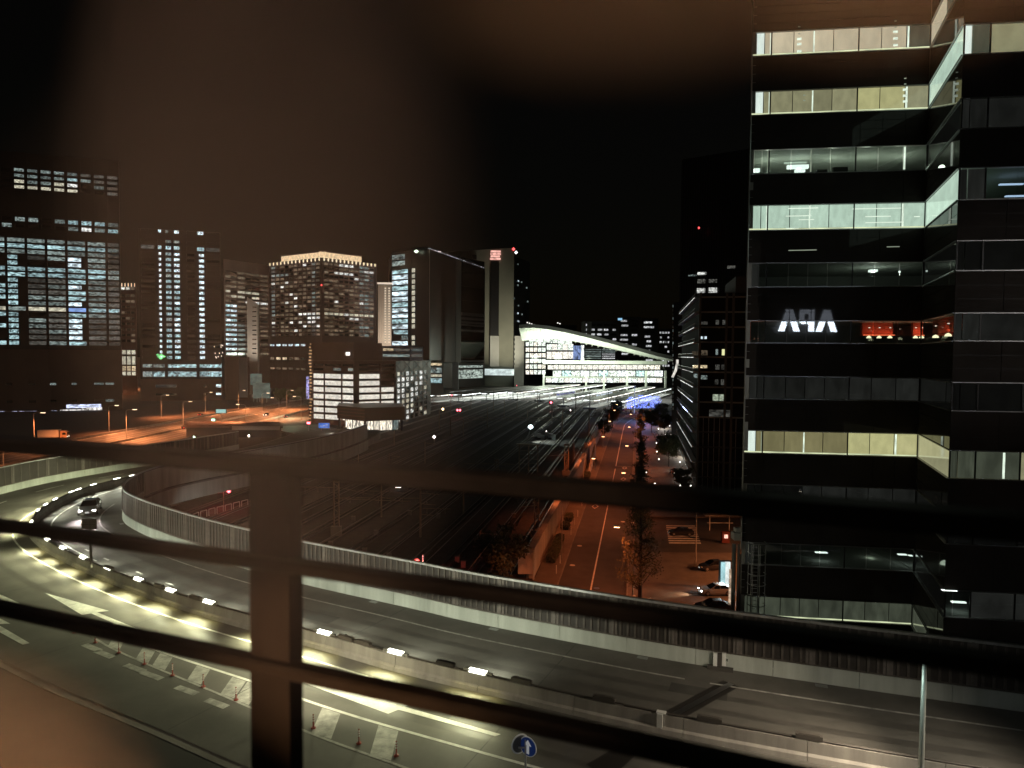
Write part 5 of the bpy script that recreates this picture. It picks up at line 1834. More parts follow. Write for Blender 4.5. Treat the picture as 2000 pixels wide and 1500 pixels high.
Apoly = [[(0, 0), (.26, 0), (.5, .72), (.62, 1), (.38, 1)], [(.5, .72), (.74, 0), (1, 0), (.62, 1)]]
Apoly = [[(0, 0), (.27, 0), (.58, .86), (.64, 1), (.36, 1)], [(.64, 1), (.5, .64), (.73, 0), (1, 0)]]
glyph(Apoly, 0, .36)
P_ = [[(.1, 0), (.42, 0), (.42, 1), (.1, 1)], [(.42, .8), (.78, .8), (.95, .7), (.98, 1), (.42, 1)], [(.74, .8), (.74, .5), (1.0, .42), (1.02, .9), (.98, 1)], [(.42, .34), (.85, .34), (1.0, .45), (.78, .54), (.42, .54)]]
glyph(P_, .37, .27)
glyph(Apoly, .64, .36)
lamp('SPOT', bz(HO + hd * 84 + hn * .6) + Vector((0, 0, 46)), 50000, (1, .92, .84), W_, None, bz(JA + e * 2.5) + Vector((0, 0, 33)), math.radians(11), 1, radius=.05)  # added spot that washes the office front, no lamp stands there
HW = thing('hotel_wall', 'plain dark wall of the hotel beside the window', 'wall', (HO.x + hd.x * 4, HO.y + hd.y * 4, 0))
o = HO + hd * 2.6 - hn * .3
MB().obox((o.x, o.y, 0), bz(hd) * 52, bz(-hn) * .6, Vector((0, 0, 60))).build('wall', wall_dark, HW)

# ================================================================== street furniture, trees, vehicles, yard equipment
def child(name, mb, m, par, label=None, smooth=False, kind=None):
    o = bpy.data.objects.new(name, mb.mesh(name, m, smooth=smooth))
    COL.objects.link(o)
    o.parent = par
    if label:
        o['label'] = label
    if kind:
        o['kind'] = kind
    return o


pole_mat = mat('lamp_pole', (.34, .33, .31), .5, .4)
sodium = lit('sodium_bulb', (1, .5, .22), 14)
# ---- street lamps
lp0 = thing('street_lamp', 'x', 'street lamp', (0, 0, 0), 'orange lamps along the street')
child('pole', MB().tube((0, 0, 0), (0, 0, 9.2), .11, .06), pole_mat, lp0)
child('arm', MB().pipe([(0, 0, 9.1), (.5, 0, 9.5), (1.9, 0, 9.65)], .045), pole_mat, lp0)
child('lamp_head', MB().box((2.2, 0, 9.68), (.95, .34, .14)).box((2.2, 0, 9.76), (.7, .24, .06)), pole_mat, lp0)
child('bulb', MB().box((2.2, 0, 9.58), (.7, .28, .08)), sodium, lp0)
lights_st = []
st_ang = math.atan2(SN.y, SN.x)
cands = [(89, 5.7, 180, 'right-hand street lamp hidden in the tall bare tree'), (131, 5.7, 180, 'right-hand street lamp just above the top rail'), (171, 5.7, 180, 'second street lamp on the right above the rail'), (217, 5.7, 180, 'third street lamp on the right, among far trees'), (265, 5.7, 180, 'fourth street lamp on the right near the road bend'), (305, 5.7, 180, 'farthest street lamp on the right side'),
         (150, -5.5, 0, 'left-hand street lamp by the wall ramp, nearest'), (191, -5.5, 0, 'second left-hand street lamp along the wall'), (236, -5.5, 0, 'third left-hand street lamp along the wall'), (284, -5.5, 0, 'fourth left-hand street lamp by the dark trees'), (318, -5.5, 0, 'farthest left-hand street lamp below the blue trees'), (108, -5.5, 0, 'left-hand street lamp under the rail by the hedges')]
for k, (d, off, a, lab) in enumerate(cands):
    L = lp0 if k == 0 else copy_tree(lp0)
    p = st(d, off, kerb_h)
    L.location = p
    rz = st_ang + math.radians(a)
    L.rotation_euler.z = rz
    L['label'] = 'orange lit ' + lab
    h = p + Vector((math.cos(rz) * 2.2, math.sin(rz) * 2.2, 9.45))
    l = lamp('SPOT', h, (1500 if d == 108 else 2700) if d < 240 else 3200, (1, .2, .055), None, None, h + Vector((math.cos(rz) * .9, math.sin(rz) * .9, -6)), math.radians(150), .7, radius=.2)
    l.parent = L
    l.matrix_parent_inverse = (Matrix.Translation(p) @ Matrix.Rotation(rz, 4, 'Z')).inverted()
# off the picture to the right the side street has its own lamps
for d, off in ((118, 30), (104, 15)):
    p = st(d, off, kerb_h)
    L = dup(lp0, p, 1.5, 'orange lit street lamp standing on the plaza %s' % ('deep in the side street' if off == 30 else 'close to the office building'))
    for o in list(L.children):
        if o.type == 'LIGHT':
            o.data = o.data.copy()
            o.data.energy = 1100

# ---- retaining wall beside the street
RW = thing('retaining_wall', 'long concrete wall lit orange between the street and the railway yard', 'wall', st(98, -8.4))
wallc = mat('wall_concrete', (.34, .32, .29), .85, noise=(.5, .3), bump=.2, streak=True)
d = 98.0
pan = 0
while d < 300:
    e_ = min(d + 5.95, 300)
    h_ = 4.2 if d < 215 else max(1.2, 4.2 - (d - 215) * .04)
    MB().prism([st(d, -8.35), st(e_, -8.35), st(e_, -9.1), st(d, -9.1)], 0, h_).build('wall_panel', wallc, RW)
    d += 6
mb = MB()
MB().sweep([(*st(q, -8.75, 4.2), SN.x, SN.y) for q in range(98, 216, 6)], [(-.5, 0), (.5, 0), (.5, .2), (-.5, .2)]).build('coping', wallc, RW)
for q in range(98, 300, 3):
    mb.box(st(q, -9.3, 2.2), (.1, .1, 4.6))
for z in (3.0, 3.8, 4.5):
    mb.pipe([st(q, -9.3, z) for q in range(98, 300, 20)], .05, 5)
mb.build('railway_fence', galv, RW, kind='stuff')
MB().box(st(97.6, -9.4, 2.3), (2.3, .15, 3.0)).build('end_panel', white_metal, RW)
MB().box(st(97.4, -8.3, 2.0), (.25, .25, 4.6)).build('end_post', concrete, RW)
# ramp wall with slanted white-edged parapets farther along
P0 = gp(1113, 925)
RP = thing('ramp_entrance', 'orange-lit ramp with slanted parapets at the end of the wall', 'ramp', P0)
dd_ = Vector((0.182, 1, 0)).normalized()
for k, (dx, m_) in enumerate(((-3.5, wallc), (0.2, wallc), (3.2, wallc))):
    a = P0 + Vector((dx + 2, 0, 0))
    b = a + dd_ * 26
    MB().add([a + Vector((-.3, 0, 0)), a + Vector((.3, 0, 0)), b + Vector((.3, 0, 0)), b + Vector((-.3, 0, 0)), a + Vector((-.3, 0, .8)), a + Vector((.3, 0, .8)), b + Vector((.3, 0, 5.2)), b + Vector((-.3, 0, 5.2))], [(3, 2, 1, 0), (4, 5, 6, 7), (0, 1, 5, 4), (1, 2, 6, 5), (2, 3, 7, 6), (3, 0, 4, 7)]).build('parapet', m_, RP)
# hedges in planters
leaf_m = mat('hedge_leaf', (.045, .06, .025), .7, noise=(2, .5))
def hedge(p, ln, wd, ht, label, ang):
    t = thing('hedge', label, 'hedge', p, 'clipped hedges along the pavement')
    ca, sa = math.cos(ang), math.sin(ang)
    mb = MB()
    for q in range(int(260 * ln / 4)):
        u, v, w_ = U(-1, 1), U(-1, 1), R()
        if (u * u) ** 2 + (v * v) ** 2 > 1:
            continue
        x, y, z = u * ln / 2, v * wd / 2, ht * (.15 + .85 * w_) * (1 - .3 * max(u * u, v * v))
        s_ = U(.12, .28)
        c = Vector((p[0] + x * ca - y * sa, p[1] + x * sa + y * ca, p[2] + z))
        a = Vector((U(-1, 1), U(-1, 1), U(-1, 1))).normalized() * s_
        b = a.orthogonal().normalized() * s_ * .6
        mb.poly([c - a, c + b, c + a, c - b])
    mb.build('leaves', leaf_m, t, kind='stuff')
    MB().box((p[0], p[1], p[2] + ht * .35), (ln * .85, wd * .8, ht * .7), ang).build('hedge_core', mat('hedge_core', (.015, .018, .008), .9), t)
sang = math.atan2(1, .182)
for d, ln, lab in ((112, 16, 'long dark hedge bed at the near end of the wall'), (127, 3.6, 'small round hedge, nearer of two on the pavement'), (133.5, 4.2, 'small round hedge, farther of two on the pavement'), (158, 9, 'dark hedge on the pavement beside the ramp'), (180, 10, 'farther hedge beyond the first left lamp'), (205, 12, 'farthest hedge along the wall')):
    hedge(st(d, -6.9, kerb_h), ln, 1.7, 1.2, lab, sang)
for k, d in enumerate((100, 105, 122, 129, 136, 146)):
    p = st(d, -5.4, kerb_h)
    t = thing('guide_post', 'slim pale post on the kerb, number %s from the wall end' % ['one', 'two', 'three', 'four', 'five', 'six'][k], 'post', p, 'pale posts on the kerb')
    child('post', MB().tube((0, 0, 0), (0, 0, 1.1), .06), white_metal, t)
    child('cap', MB().lathe([(.08, 0), (.08, .08), (.02, .12)], 8, (0, 0, 1.1)), white_metal, t)

# ---- trees
bark = MATS['bark']
def tree_mesh(h, cw, n_leaf, leaf, base=.22, seed=1, droop=0.0, limbs=26, shape='cone'):
    rr = random.Random(seed)
    tr, cr = MB(), MB()
    tr.tube((0, 0, 0), (0, 0, h * .55), .02 * h, .011 * h, 7)
    tr.tube((0, 0, h * .55), (rr.uniform(-.2, .2), 0, h * .97), .011 * h, .003 * h, 6)
    tips = []
    for k in range(limbs):
        f = base + (.95 - base) * (k + rr.random()) / limbs
        a = rr.uniform(0, 6.283)
        wd = cw / 2 * ((1 - ((f - base) / (1 - base)) ** 1.6) if shape == 'cone' else math.sqrt(max(.05, 1 - ((f - .6) / .42) ** 2))) * rr.uniform(.65, 1.05)
        z0 = f * h * .9
        p0 = Vector((0, 0, z0))
        p1 = p0 + Vector((math.cos(a) * wd * .55, math.sin(a) * wd * .55, wd * rr.uniform(.25, .6)))
        p2 = p0 + Vector((math.cos(a + .3) * wd, math.sin(a + .3) * wd, wd * rr.uniform(.35, 1.0)))
        r = .006 * h * (1 - f * .6)
        tr.tube(p0, p1, r, r * .6, 5)
        tr.tube(p1, p2, r * .6, r * .2, 4)
        for q in range(4):
            b = p1 + (p2 - p1) * rr.random()
            t_ = b + Vector((rr.uniform(-1, 1), rr.uniform(-1, 1), rr.uniform(-.1, 1))) * wd * .32
            tr.tube(b, t_, r * .3, r * .12, 3, caps=False)
            tips.append(t_)
        tips += [p1, p2, (p1 + p2) / 2]
    for k in range(n_leaf):
        t_ = rr.choice(tips)
        c = t_ + Vector((rr.gauss(0, 1), rr.gauss(0, 1), rr.gauss(0, .8))) * cw * .055
        s_ = rr.uniform(.6, 1.3) * leaf
        a = Vector((rr.uniform(-1, 1), rr.uniform(-1, 1), rr.uniform(-1, 1))).normalized() * s_
        b = a.orthogonal().normalized() * s_ * .55
        cr.poly([c - a, c + b, c + a, c - b])
    return tr, cr
leaf_dark = mat('leaf_dark', (.045, .055, .022), .6, noise=(.7, .5))
leaf_olive = mat('leaf_olive', (.1, .095, .03), .6, noise=(.7, .5))
leaf_green = mat('leaf_green', (.07, .1, .035), .6, noise=(.7, .5))
def tree(p, h, cw, nl, leaf, lm, label, seed, group=None, **kw):
    tr, cr = tree_mesh(h, cw, nl, leaf, seed=seed, **kw)
    t = thing('street_tree', label, 'tree', p, group)
    child('trunk', tr, bark, t)
    child('crown', cr, lm, t)
    return t
tree(st(88, 6.6, kerb_h), 15.8, 6.0, 4600, .13, leaf_olive, 'tall thin-leaved tree lit orange beside the near street', 3, limbs=60, base=.1)
proto_b = tree(st(124, 6.9, kerb_h), 9.5, 4.2, 1500, .17, leaf_dark, 'dark street tree behind the top rail on the right kerb', 5, 'dark trees along the right kerb', limbs=28, base=.2)
for k, (d, off, s_, lab) in enumerate(((143, 6.9, 1.1, 'first dark street tree above the top rail on the right kerb'), (160, 6.9, .95, 'second dark street tree above the rail on the right kerb'), (182, 6.9, 1.1, 'third dark street tree above the rail on the right kerb'), (208, 6.9, 1.05, 'fourth dark street tree on the right kerb'), (240, 7.2, 1.2, 'fifth dark street tree on the right kerb'), (280, 7.6, 1.25, 'farthest dark street tree on the right kerb'))):
    dup(proto_b, st(d, off, kerb_h), k * 1.3, lab, scale=(s_, s_, s_))
proto_r = tree(gp(1306, 912), 8.8, 7.4, 5200, .24, leaf_dark, 'round dense dark tree on the plaza before the balcony building', 8, 'broad dark trees', shape='round', base=.3, limbs=34)
for k, (px, py, s_, lab) in enumerate(((1205, 818, .95, 'broad dark tree left of the blue-lit trees'), (1196, 836, .9, 'broad dark tree on the wall side of the far street'), (1180, 858, .8, 'broad dark tree beside the far left lamps'), (1272, 845, 1.0, 'broad dark tree on the far plaza below the blue lights'), (1298, 850, .9, 'broad dark tree among white dots by the balcony building'), (1290, 826, 1.0, 'farthest broad dark tree on the plaza'), (1332, 965, .62, 'low broad tree at the foot of the balcony building'))):
    dup(proto_r, gp(px, py), k * 1.9, lab, scale=(s_, s_, s_))
# bush at the end of the wall
p = gp(978, 1142)
bt, bc = tree_mesh(5.6, 7.5, 4200, .24, seed=12, shape='round', base=.05, limbs=30)
t = thing('bush', 'wide dark bush at the near end of the concrete wall', 'bush', p)
child('stem', bt, bark, t)
child('foliage', bc, leaf_dark, t)
# green lit trees beyond the expressway
proto_g = tree(gp(548, 790), 9, 9, 2600, .4, leaf_green, 'leftmost green tree under the viaduct between the towers', 21, 'green trees between the towers', shape='round', base=.25, limbs=24)
for k, (px, py) in enumerate(((563, 787), (578, 786), (591, 788))):
    dup(proto_g, gp(px, py), k * 2.1, 'green tree between the towers, %s from the left' % ['second', 'third', 'fourth'][k], scale=(1, 1, U(.8, 1.1)))
lamp('POINT', gp(568, 797, 5), 9000, (.8, 1, .6), None, radius=1)

# ---- bollard lights and small white lights on the plaza
bol = thing('bollard_light', 'x', 'light', (0, 0, 0), 'small white lights on the plaza')
child('post', MB().tube((0, 0, 0), (0, 0, .8), .07), black_metal, bol)
child('globe', MB().lathe([(.06, 0), (.17, .12), (.17, .26), (.05, .36)], 10, (0, 0, .8)), lit('globe_white', (1, .93, .8), 6), bol)
first = True
spots = [(1305, 350), (1355, 355), (1370, 380), (1400, 390), (1405, 425), (1400, 468), (1405, 495), (1160, 430), (1165, 515), (1185, 590), (1390, 618), (1335, 725), (1450, 730), (1370, 785), (1393, 848), (1495, 850), (1230, 218), (1220, 265), (1290, 262), (1180, 290), (1240, 300), (1250, 345), (1145, 827), (1030, 718), (1062, 718), (1395, 440), (1360, 365)]
far_ix = sorted([k for k, s_ in enumerate(spots) if s_[0] >= 1330], key=lambda k: spots[k][1])
tre_ix = sorted([k for k, s_ in enumerate(spots) if s_[0] < 1330], key=lambda k: spots[k][1])
ordl = 'first second third fourth fifth sixth seventh eighth ninth tenth eleventh twelfth thirteenth fourteenth fifteenth'.split()
blab = {}
for q, k in enumerate(far_ix):
    blab[k] = '%s from the far end at the foot of the balcony building' % ordl[q]
for q, k in enumerate(tre_ix):
    blab[k] = '%s from the far end between the street and the plaza trees' % ordl[q]
words_ = 'one two three four five six seven eight nine ten eleven twelve thirteen fourteen fifteen sixteen seventeen eighteen nineteen twenty twenty-one twenty-two twenty-three twenty-four twenty-five twenty-six twenty-seven'.split()
for k, (zx, zy) in enumerate(spots):
    p = gp(1050 + zx / 5, 780 + zy / 5, .95)
    p.z = kerb_h
    L = bol if first else copy_tree(bol)
    first = False
    L.location = p
    L['label'] = 'small white globe light, ' + blab[k]
for px, py, pw in ((1328, 858, 900), (1330, 878, 900), (1296, 826, 1500), (1330, 905, 700)):
    lamp('POINT', gp(px, py, 2.5), pw, (1, .9, .75), bol, radius=.3)

# ---- cars
tyre_m = mat('tyre', (.015, .015, .015), .8)
rim_m = mat('rim', (.4, .4, .42), .3, .9)
cglass = mat('car_glass', (.01, .011, .013), .05, spec=.8)
def car(name, label, paintm, head_on=True, tail_on=False, low=1.0, group=None):
    t = thing(name, label, 'car', (0, 0, 0), group)
    mb = MB()
    S = [(-2.2, .7, .42, .78), (-2.1, .84, .3, .9), (-1.5, .89, .2, .97), (-.6, .9, .18, .95), (.7, .9, .18, .92), (1.3, .89, .2, .86), (1.85, .85, .22, .75), (2.15, .76, .28, .66), (2.25, .6, .36, .56)]
    rings = []
    for (y, w_, zl, zh) in S:
        zh *= low
        rings += [(-w_ * .9, y, zl), (-w_, y, zl + (zh - zl) * .35), (-w_ * .98, y, zl + (zh - zl) * .75), (-w_ * .86, y, zh), (w_ * .86, y, zh), (w_ * .98, y, zl + (zh - zl) * .75), (w_, y, zl + (zh - zl) * .35), (w_ * .9, y, zl)]
    fs = []
    for i in range(len(S) - 1):
        for j in range(8):
            a, b = i * 8 + j, i * 8 + (j + 1) % 8
            fs.append((a, a + 8, b + 8, b))
    fs += [tuple(range(8)), tuple(reversed(range(len(rings) - 8, len(rings))))]
    mb.add(rings, fs)
    b_ = child('body', mb, paintm, t, smooth=False)
    zb_, zr = .9 * low, 1.36 * low
    def loop(y0, y1, w_, z, w2=None):
        w2 = w2 or w_
        return [(-w_, y0, z), (w_, y0, z), (w2, y1, z), (-w2, y1, z)]
    g0, g1 = loop(-1.75, 1.0, .8, zb_, .78), loop(-1.05, .2, .6, zr)
    child('window_glass', MB().add(g0 + g1, [(3, 2, 1, 0), (4, 5, 6, 7), (0, 1, 5, 4), (1, 2, 6, 5), (2, 3, 7, 6), (3, 0, 4, 7)]), cglass, t)
    mr = MB()
    r0, r1 = loop(-1.1, .24, .62, zr - .01), loop(-.95, .1, .52, zr + .05)
    mr.add(r0 + r1, [(3, 2, 1, 0), (4, 5, 6, 7), (0, 1, 5, 4), (1, 2, 6, 5), (2, 3, 7, 6), (3, 0, 4, 7)])
    for sx in (-1, 1):
        for (a, b) in (((sx * .8, -1.75, zb_), (sx * .61, -1.05, zr)), ((sx * .79, 1.0, zb_), (sx * .61, .2, zr)), ((sx * .8, -.3, zb_), (sx * .61, -.35, zr))):
            mr.tube(a, b, .045, n=5)
    child('roof', mr, paintm, t)
    wm = MB()
    ring = []
    for x in (-.1, .1):
        for k in range(14):
            a = k * 6.283 / 14
            ring.append((x, .33 * math.cos(a), .33 * math.sin(a)))
    wheel = MB().add(ring, [(k, (k + 1) % 14, 14 + (k + 1) % 14, 14 + k) for k in range(14)] + [tuple(reversed(range(14))), tuple(range(14, 28))])
    me = wheel.mesh('wheel', tyre_m)
    rim = MB().tube((-.112, 0, 0), (.112, 0, 0), .2, n=10).mesh('rim', rim_m)
    for sx in (-.8, .8):
        for y in (-1.35, 1.38):
            o = bpy.data.objects.new('wheel', me)
            COL.objects.link(o)
            o.parent = t
            o.location = (sx, y, .33)
            q = bpy.data.objects.new('rim', rim)
            COL.objects.link(q)
            q.parent = o
    hm = lit('headlight_on', (1, .97, .9), 14) if head_on else mat('headlight_off', (.5, .5, .5), .2)
    tm = lit('taillight_on', (1, .06, .04), 5) if tail_on else mat('taillight_off', (.3, .01, .01), .3)
    for sx in (-.58, .58):
        child('headlight', MB().box((sx, 2.14, .6 * low), (.3, .16, .13)), hm, t)
        child('tail_light', MB().box((sx, -2.14, .72 * low), (.3, .14, .12)), tm, t)
        child('mirror', MB().box((sx * 1.62, .6, .98 * low), (.16, .12, .12)), paintm, t)
    child('number_plate', MB().box((0, 2.27, .42), (.34, .02, .17)), lit('plate_lit', (1, 1, .95), .5), t)
    child('grille', MB().box((0, 2.22, .52), (.75, .06, .1)), black_metal, t)
    return t
silver = mat('silver_paint', (.62, .6, .6), .25, .55)
c1 = car('sports_car', 'low silver car with lit headlights coming round the inner carriageway', silver, True, low=.92)
s_car = near_s(M, gp(150, 985, DZ)[:2])
cp = gp(176, 1000, DZ)
sC = near_s(M, cp[:2])
_, hC = at_s(M, sC)
c1.scale = (1.22, 1.22, 1.22)
c1.location = (cp.x, cp.y, DZ + .005)
c1.rotation_euler.z = hC + math.pi / 2 + .12          # nose (+y) against the direction of the path
fw = Vector((-math.sin(c1.rotation_euler.z), math.cos(c1.rotation_euler.z), 0))
if fw.y > 0:
    c1.rotation_euler.z += math.pi
    fw = -fw
rt = Vector((fw.y, -fw.x, 0))
for sx in (-.55, .55):
    l = lamp('SPOT', cp + fw * 2.4 + rt * sx + Vector((0, 0, .62)), 1500, (1, .85, .78), None, None, cp + fw * 14 + rt * sx, math.radians(55), 1, radius=.08)
    l.parent = c1
    l.matrix_parent_inverse = (Matrix.Translation(c1.location) @ Matrix.Rotation(c1.rotation_euler.z, 4, 'Z')).inverted()
dark_paint = mat('dark_paint', (.03, .03, .035), .25, .3)
red_paint = mat('maroon_paint', (.12, .02, .02), .25, .2)
for k, (px, py, rz, m_, ho, lab) in enumerate(((1393, 1112, 1.75, dark_paint, False, 'dark parked car nearest the lit signboard'), (1398, 1160, 1.62, silver, True, 'silver car throwing a warm beam across the plaza'), (1330, 1045, 1.5, dark_paint, False, 'small dark car stopped on the crosswalk'), (1392, 1192, 1.6, dark_paint, False, 'dark car parked low behind the highway screen'), (1318, 925, .1, red_paint, False, 'maroon car parked at the foot of the balcony building'))):
    c_ = car('parked_car', lab, m_, ho, False, 1.0, 'cars on the plaza')
    p = gp(px, py, kerb_h if py > 1060 or py < 1000 else .015)
    c_.location = p
    c_.rotation_euler.z = rz
    if ho:
        f_ = Vector((-math.sin(rz), math.cos(rz), 0))
        l = lamp('SPOT', p + f_ * 2.4 + Vector((0, 0, .65)), 1600, (1, .62, .36), None, None, p + f_ * 9, math.radians(60), 1, radius=.1)
        l.parent = c_
        l.matrix_parent_inverse = (Matrix.Translation(p) @ Matrix.Rotation(rz, 4, 'Z')).inverted()
# lit signboard, shelter, red-lit box on the plaza
p = gp(1415, 1150, kerb_h)
t = thing('lit_signboard', 'tall white-cyan lit signboard on the plaza beside the office building', 'signboard', p)
d_ = p.y
hgt = (1150 - 1094) / F * d_
MB().box(p + Vector((-.25, 0, hgt * .55)), (.55, .3, hgt * .8)).build('left_panel', lit('sign_cyan', (.55, .95, 1), .7, .3, (1, 1, 4)), t)
MB().box(p + Vector((.4, .1, hgt * .5)), (.7, .3, hgt * .9)).build('right_panel', lit('sign_pale', (.9, 1, .97), .85, .2, (1, 1, 4)), t)
MB().box(p + Vector((.1, .3, hgt * .5)), (1.7, .12, hgt)).build('frame', black_metal, t)
lamp('AREA', p + Vector((-.2, -.5, hgt * .5)), 160, (.8, 1, 1), t, 1, p + Vector((-4, -6, -2)), size_y=2)
p = gp(1426, 1190, kerb_h)
t = thing('shop_entrance', 'narrow warm-lit tiled entrance strip at the foot of the office building', 'entrance', p)
for k in range(8):
    MB().box(p + Vector((.1, .2, .45 + k * .62)), (.5, .12, .55)).build('tile', lit('tile_warm', (1, .72, .5), .45, .4, (2, 1, 2), rnd=.4), t)
p = gp(1417, 1060, kerb_h)
t = thing('vending_machine', 'red-lit vending machine under the white shelter', 'vending machine', p)
MB().box(p + Vector((0, .2, .95)), (1.3, .8, 1.9)).build('body', mat('vend_red', (.1, .015, .012), .5), t)
MB().box(p + Vector((0, -.25, 1.15)), (.62, .06, .62)).build('front', lit('vend_lit', (1, .5, .38), 1.6, .3), t)
p = gp(1404, 1036, kerb_h)
t = thing('shelter', 'white framed open shelter at the corner of the side street', 'shelter', p)
for dx in (-1.7, 1.9):
    MB().tube(p + Vector((dx, 0, 0)), p + Vector((dx, 0, 2.7)), .08).build('post', white_metal, t)
MB().box(p + Vector((.6, .6, 2.75)), (6.4, 1.8, .12)).build('roof', white_metal, t)
MB().box(p + Vector((.6, 1.2, 1.1)), (4.8, .06, .1)).build('back_rail', white_metal, t)
for k, (px, py) in enumerate(((1224, 1188), (1238, 1186))):
    p = gp(px, py, kerb_h)
    t = thing('marker_post', '%s white-lit post at the foot of the tall bare tree' % ['slim', 'broad'][k], 'post', p)
    child('post', MB().tube((0, 0, 0), (0, 0, 1.5), .07 + .1 * k), white_metal, t)
    child('cap', MB().lathe([(.09 + .1 * k, 0), (.04, .1)], 8, (0, 0, 1.5)), white_metal, t)
p = gp(1250, 1183, kerb_h)
t = thing('tree_guard', 'curved white hoop rail guarding the tall bare tree', 'rail', p)
MB().pipe([p + Vector((x, y, z)) for x, y, z in ((-.9, 0, 0), (-.9, 0, .8), (-.2, -.1, .9), (.6, -.2, .8), (1.4, .2, .95), (1.5, .2, 0))], .045).build('hoop', white_metal, t)
MB().pipe([p + Vector((x, y, z)) for x, y, z in ((-.9, 0, .4), (.6, -.2, .4), (1.4, .2, .45))], .035).build('lower_rail', white_metal, t)

# ---- highway signs, poles and delineators
p = gp(1027, 1502, DZ)
p = dp(1026, 1540, 31.5)
zc = dp(1031, 1456, 31.5).z
RS = thing('road_sign', 'round blue sign with a white up arrow, a second disc behind it', 'road sign', (p.x, p.y, DZ))
MB().tube((p.x, p.y, DZ), (p.x, p.y, zc + .3), .055, n=12).build('pole', galv, RS)
def disc(c, rz, r, th_, m, name, tilt=0):
    n = Vector((math.sin(rz), -math.cos(rz), 0))
    return MB().tube(c, c + n * th_, r, r, 28, 0).build(name, m, RS), n
sblue = mat('sign_blue', (.02, .07, .35), .35)
swhite = mat('sign_face_white', (.75, .78, .8), .35)
cA = Vector((p.x + .12, p.y - .08, zc))
rzA = -.62
_, nA = disc(cA, rzA, .47, .025, swhite, 'rim_disc')
disc(cA + nA * .027, rzA, .43, .012, sblue, 'blue_disc')
xa, za = Vector((math.cos(rzA), math.sin(rzA), 0)), Vector((0, 0, 1))
arr = [(-.075, -.34), (.075, -.34), (.075, .06), (.2, .06), (0, .33), (-.2, .06), (-.075, .06)]
f = [cA + nA * .045 + xa * x + za * z for x, z in arr]
b = [q - nA * .012 for q in f]
n = len(f)
MB().add(f + b, [tuple(range(n)), tuple(reversed(range(n, 2 * n)))] + [(i, n + i, n + (i + 1) % n, (i + 1) % n) for i in range(n)]).build('white_arrow', lit('arrow_white', (.9, .95, 1), .12, base=(.8, .82, .85), rough=.4), RS)
cB = Vector((p.x - .28, p.y + .12, zc + .02))
disc(cB, .55, .47, .02, white_metal, 'back_disc')
disc(cB + Vector((math.sin(.55), -math.cos(.55), 0)) * .022, .55, .40, .012, mat('sign_back', (.08, .08, .08), .5), 'back_face')
MB().box((p.x - .1, p.y, zc - .1), (.5, .06, .06)).build('bracket', galv, RS)
lamp('SPOT', (p.x - 3, p.y - 7, DZ + 6.5), 260, (.85, .92, 1), None, None, cA, math.radians(16), .6, radius=.1)
# lamp poles of the highway; all but the lower right one are added unseen
pl_mat = mat('pole_galv', (.5, .53, .5), .45, .5)
def hw_pole(x, y, label, arm):
    t = thing('highway_lamp', label, 'lamp', (x, y, DZ), 'lamp poles of the highway')
    child('pole', MB().tube((0, 0, 0), (0, 0, 6.6), .13, .1, 12), pl_mat, t)
    child('base_plate', MB().box((0, 0, .06), (.5, .5, .12)), pl_mat, t)
    child('lamp_head', MB().box((arm[0] * .5, arm[1] * .5, 6.66), (.5, .3, .12), math.atan2(arm[1], arm[0])), pl_mat, t)
    child('lens', MB().box((arm[0] * .5, arm[1] * .5, 6.58), (.42, .24, .05), math.atan2(arm[1], arm[0])), lit('pole_lens', (1, .9, .7), 8), t)
    return t
pp = dp(1797, 1560, 30.5)
hw = hw_pole(pp.x, pp.y, 'pale steel lamp pole rising at the lower right', (-.5, .8))
lamp('SPOT', (pp.x - .2, pp.y + .4, DZ + 6.5), 5200, (1, .82, .6), None, None, (pp.x - 7, pp.y + 4, DZ), math.radians(116), .8, radius=.2)
lamp('AREA', (pp.x - 1.5, pp.y - .4, DZ + 5.2), 26, (.75, 1, .9), None, .5, (pp.x, pp.y, DZ + 4.4))
p3 = dp(524, 1450, 36)
hw_pole(p3.x, p3.y, 'added lamp pole hidden behind the flat railing post', (.3, .9))
lamp('SPOT', (p3.x + .2, p3.y + .8, DZ + 6.4), 4200, (1, .9, .62), None, None, (p3.x + 4, p3.y + 16, DZ), math.radians(150), .8, radius=.2)
p4 = dp(2120, 1500, 28)
hw_pole(p4.x, p4.y, 'added unseen lamp pole beyond the right edge of the picture', (-.3, .9))
lamp('SPOT', (p4.x - .2, p4.y + .6, DZ + 6.5), 2600, (1, .86, .66), None, None, (p4.x - 4, p4.y + 4, DZ), math.radians(110), .8, radius=.2)
s_ = near_s(M, (-6, 42))
q, h = at_s(M, s_, -12.3)
hw_pole(q.x - 4, q.y - 14, 'added unseen lamp pole beside the ramp below the picture', (.3, .8))
lamp('SPOT', (q.x - 3.6, q.y - 13, DZ + 8), 1300, (1, .84, .6), None, None, (q.x + 2, q.y + 10, DZ), math.radians(150), .8, radius=.2)
q2 = at_s(M, near_s(M, (-50, 72)), -19)[0]
hw_pole(q2.x, q2.y, 'added unseen lamp pole outside the bend at the far left', (.8, .3))
lamp('SPOT', (q2.x + 1, q2.y + .3, DZ + 8), 5200, (1, 1, .58), None, None, (q2.x + 10, q2.y - 1, DZ), math.radians(150), .8, radius=.2)
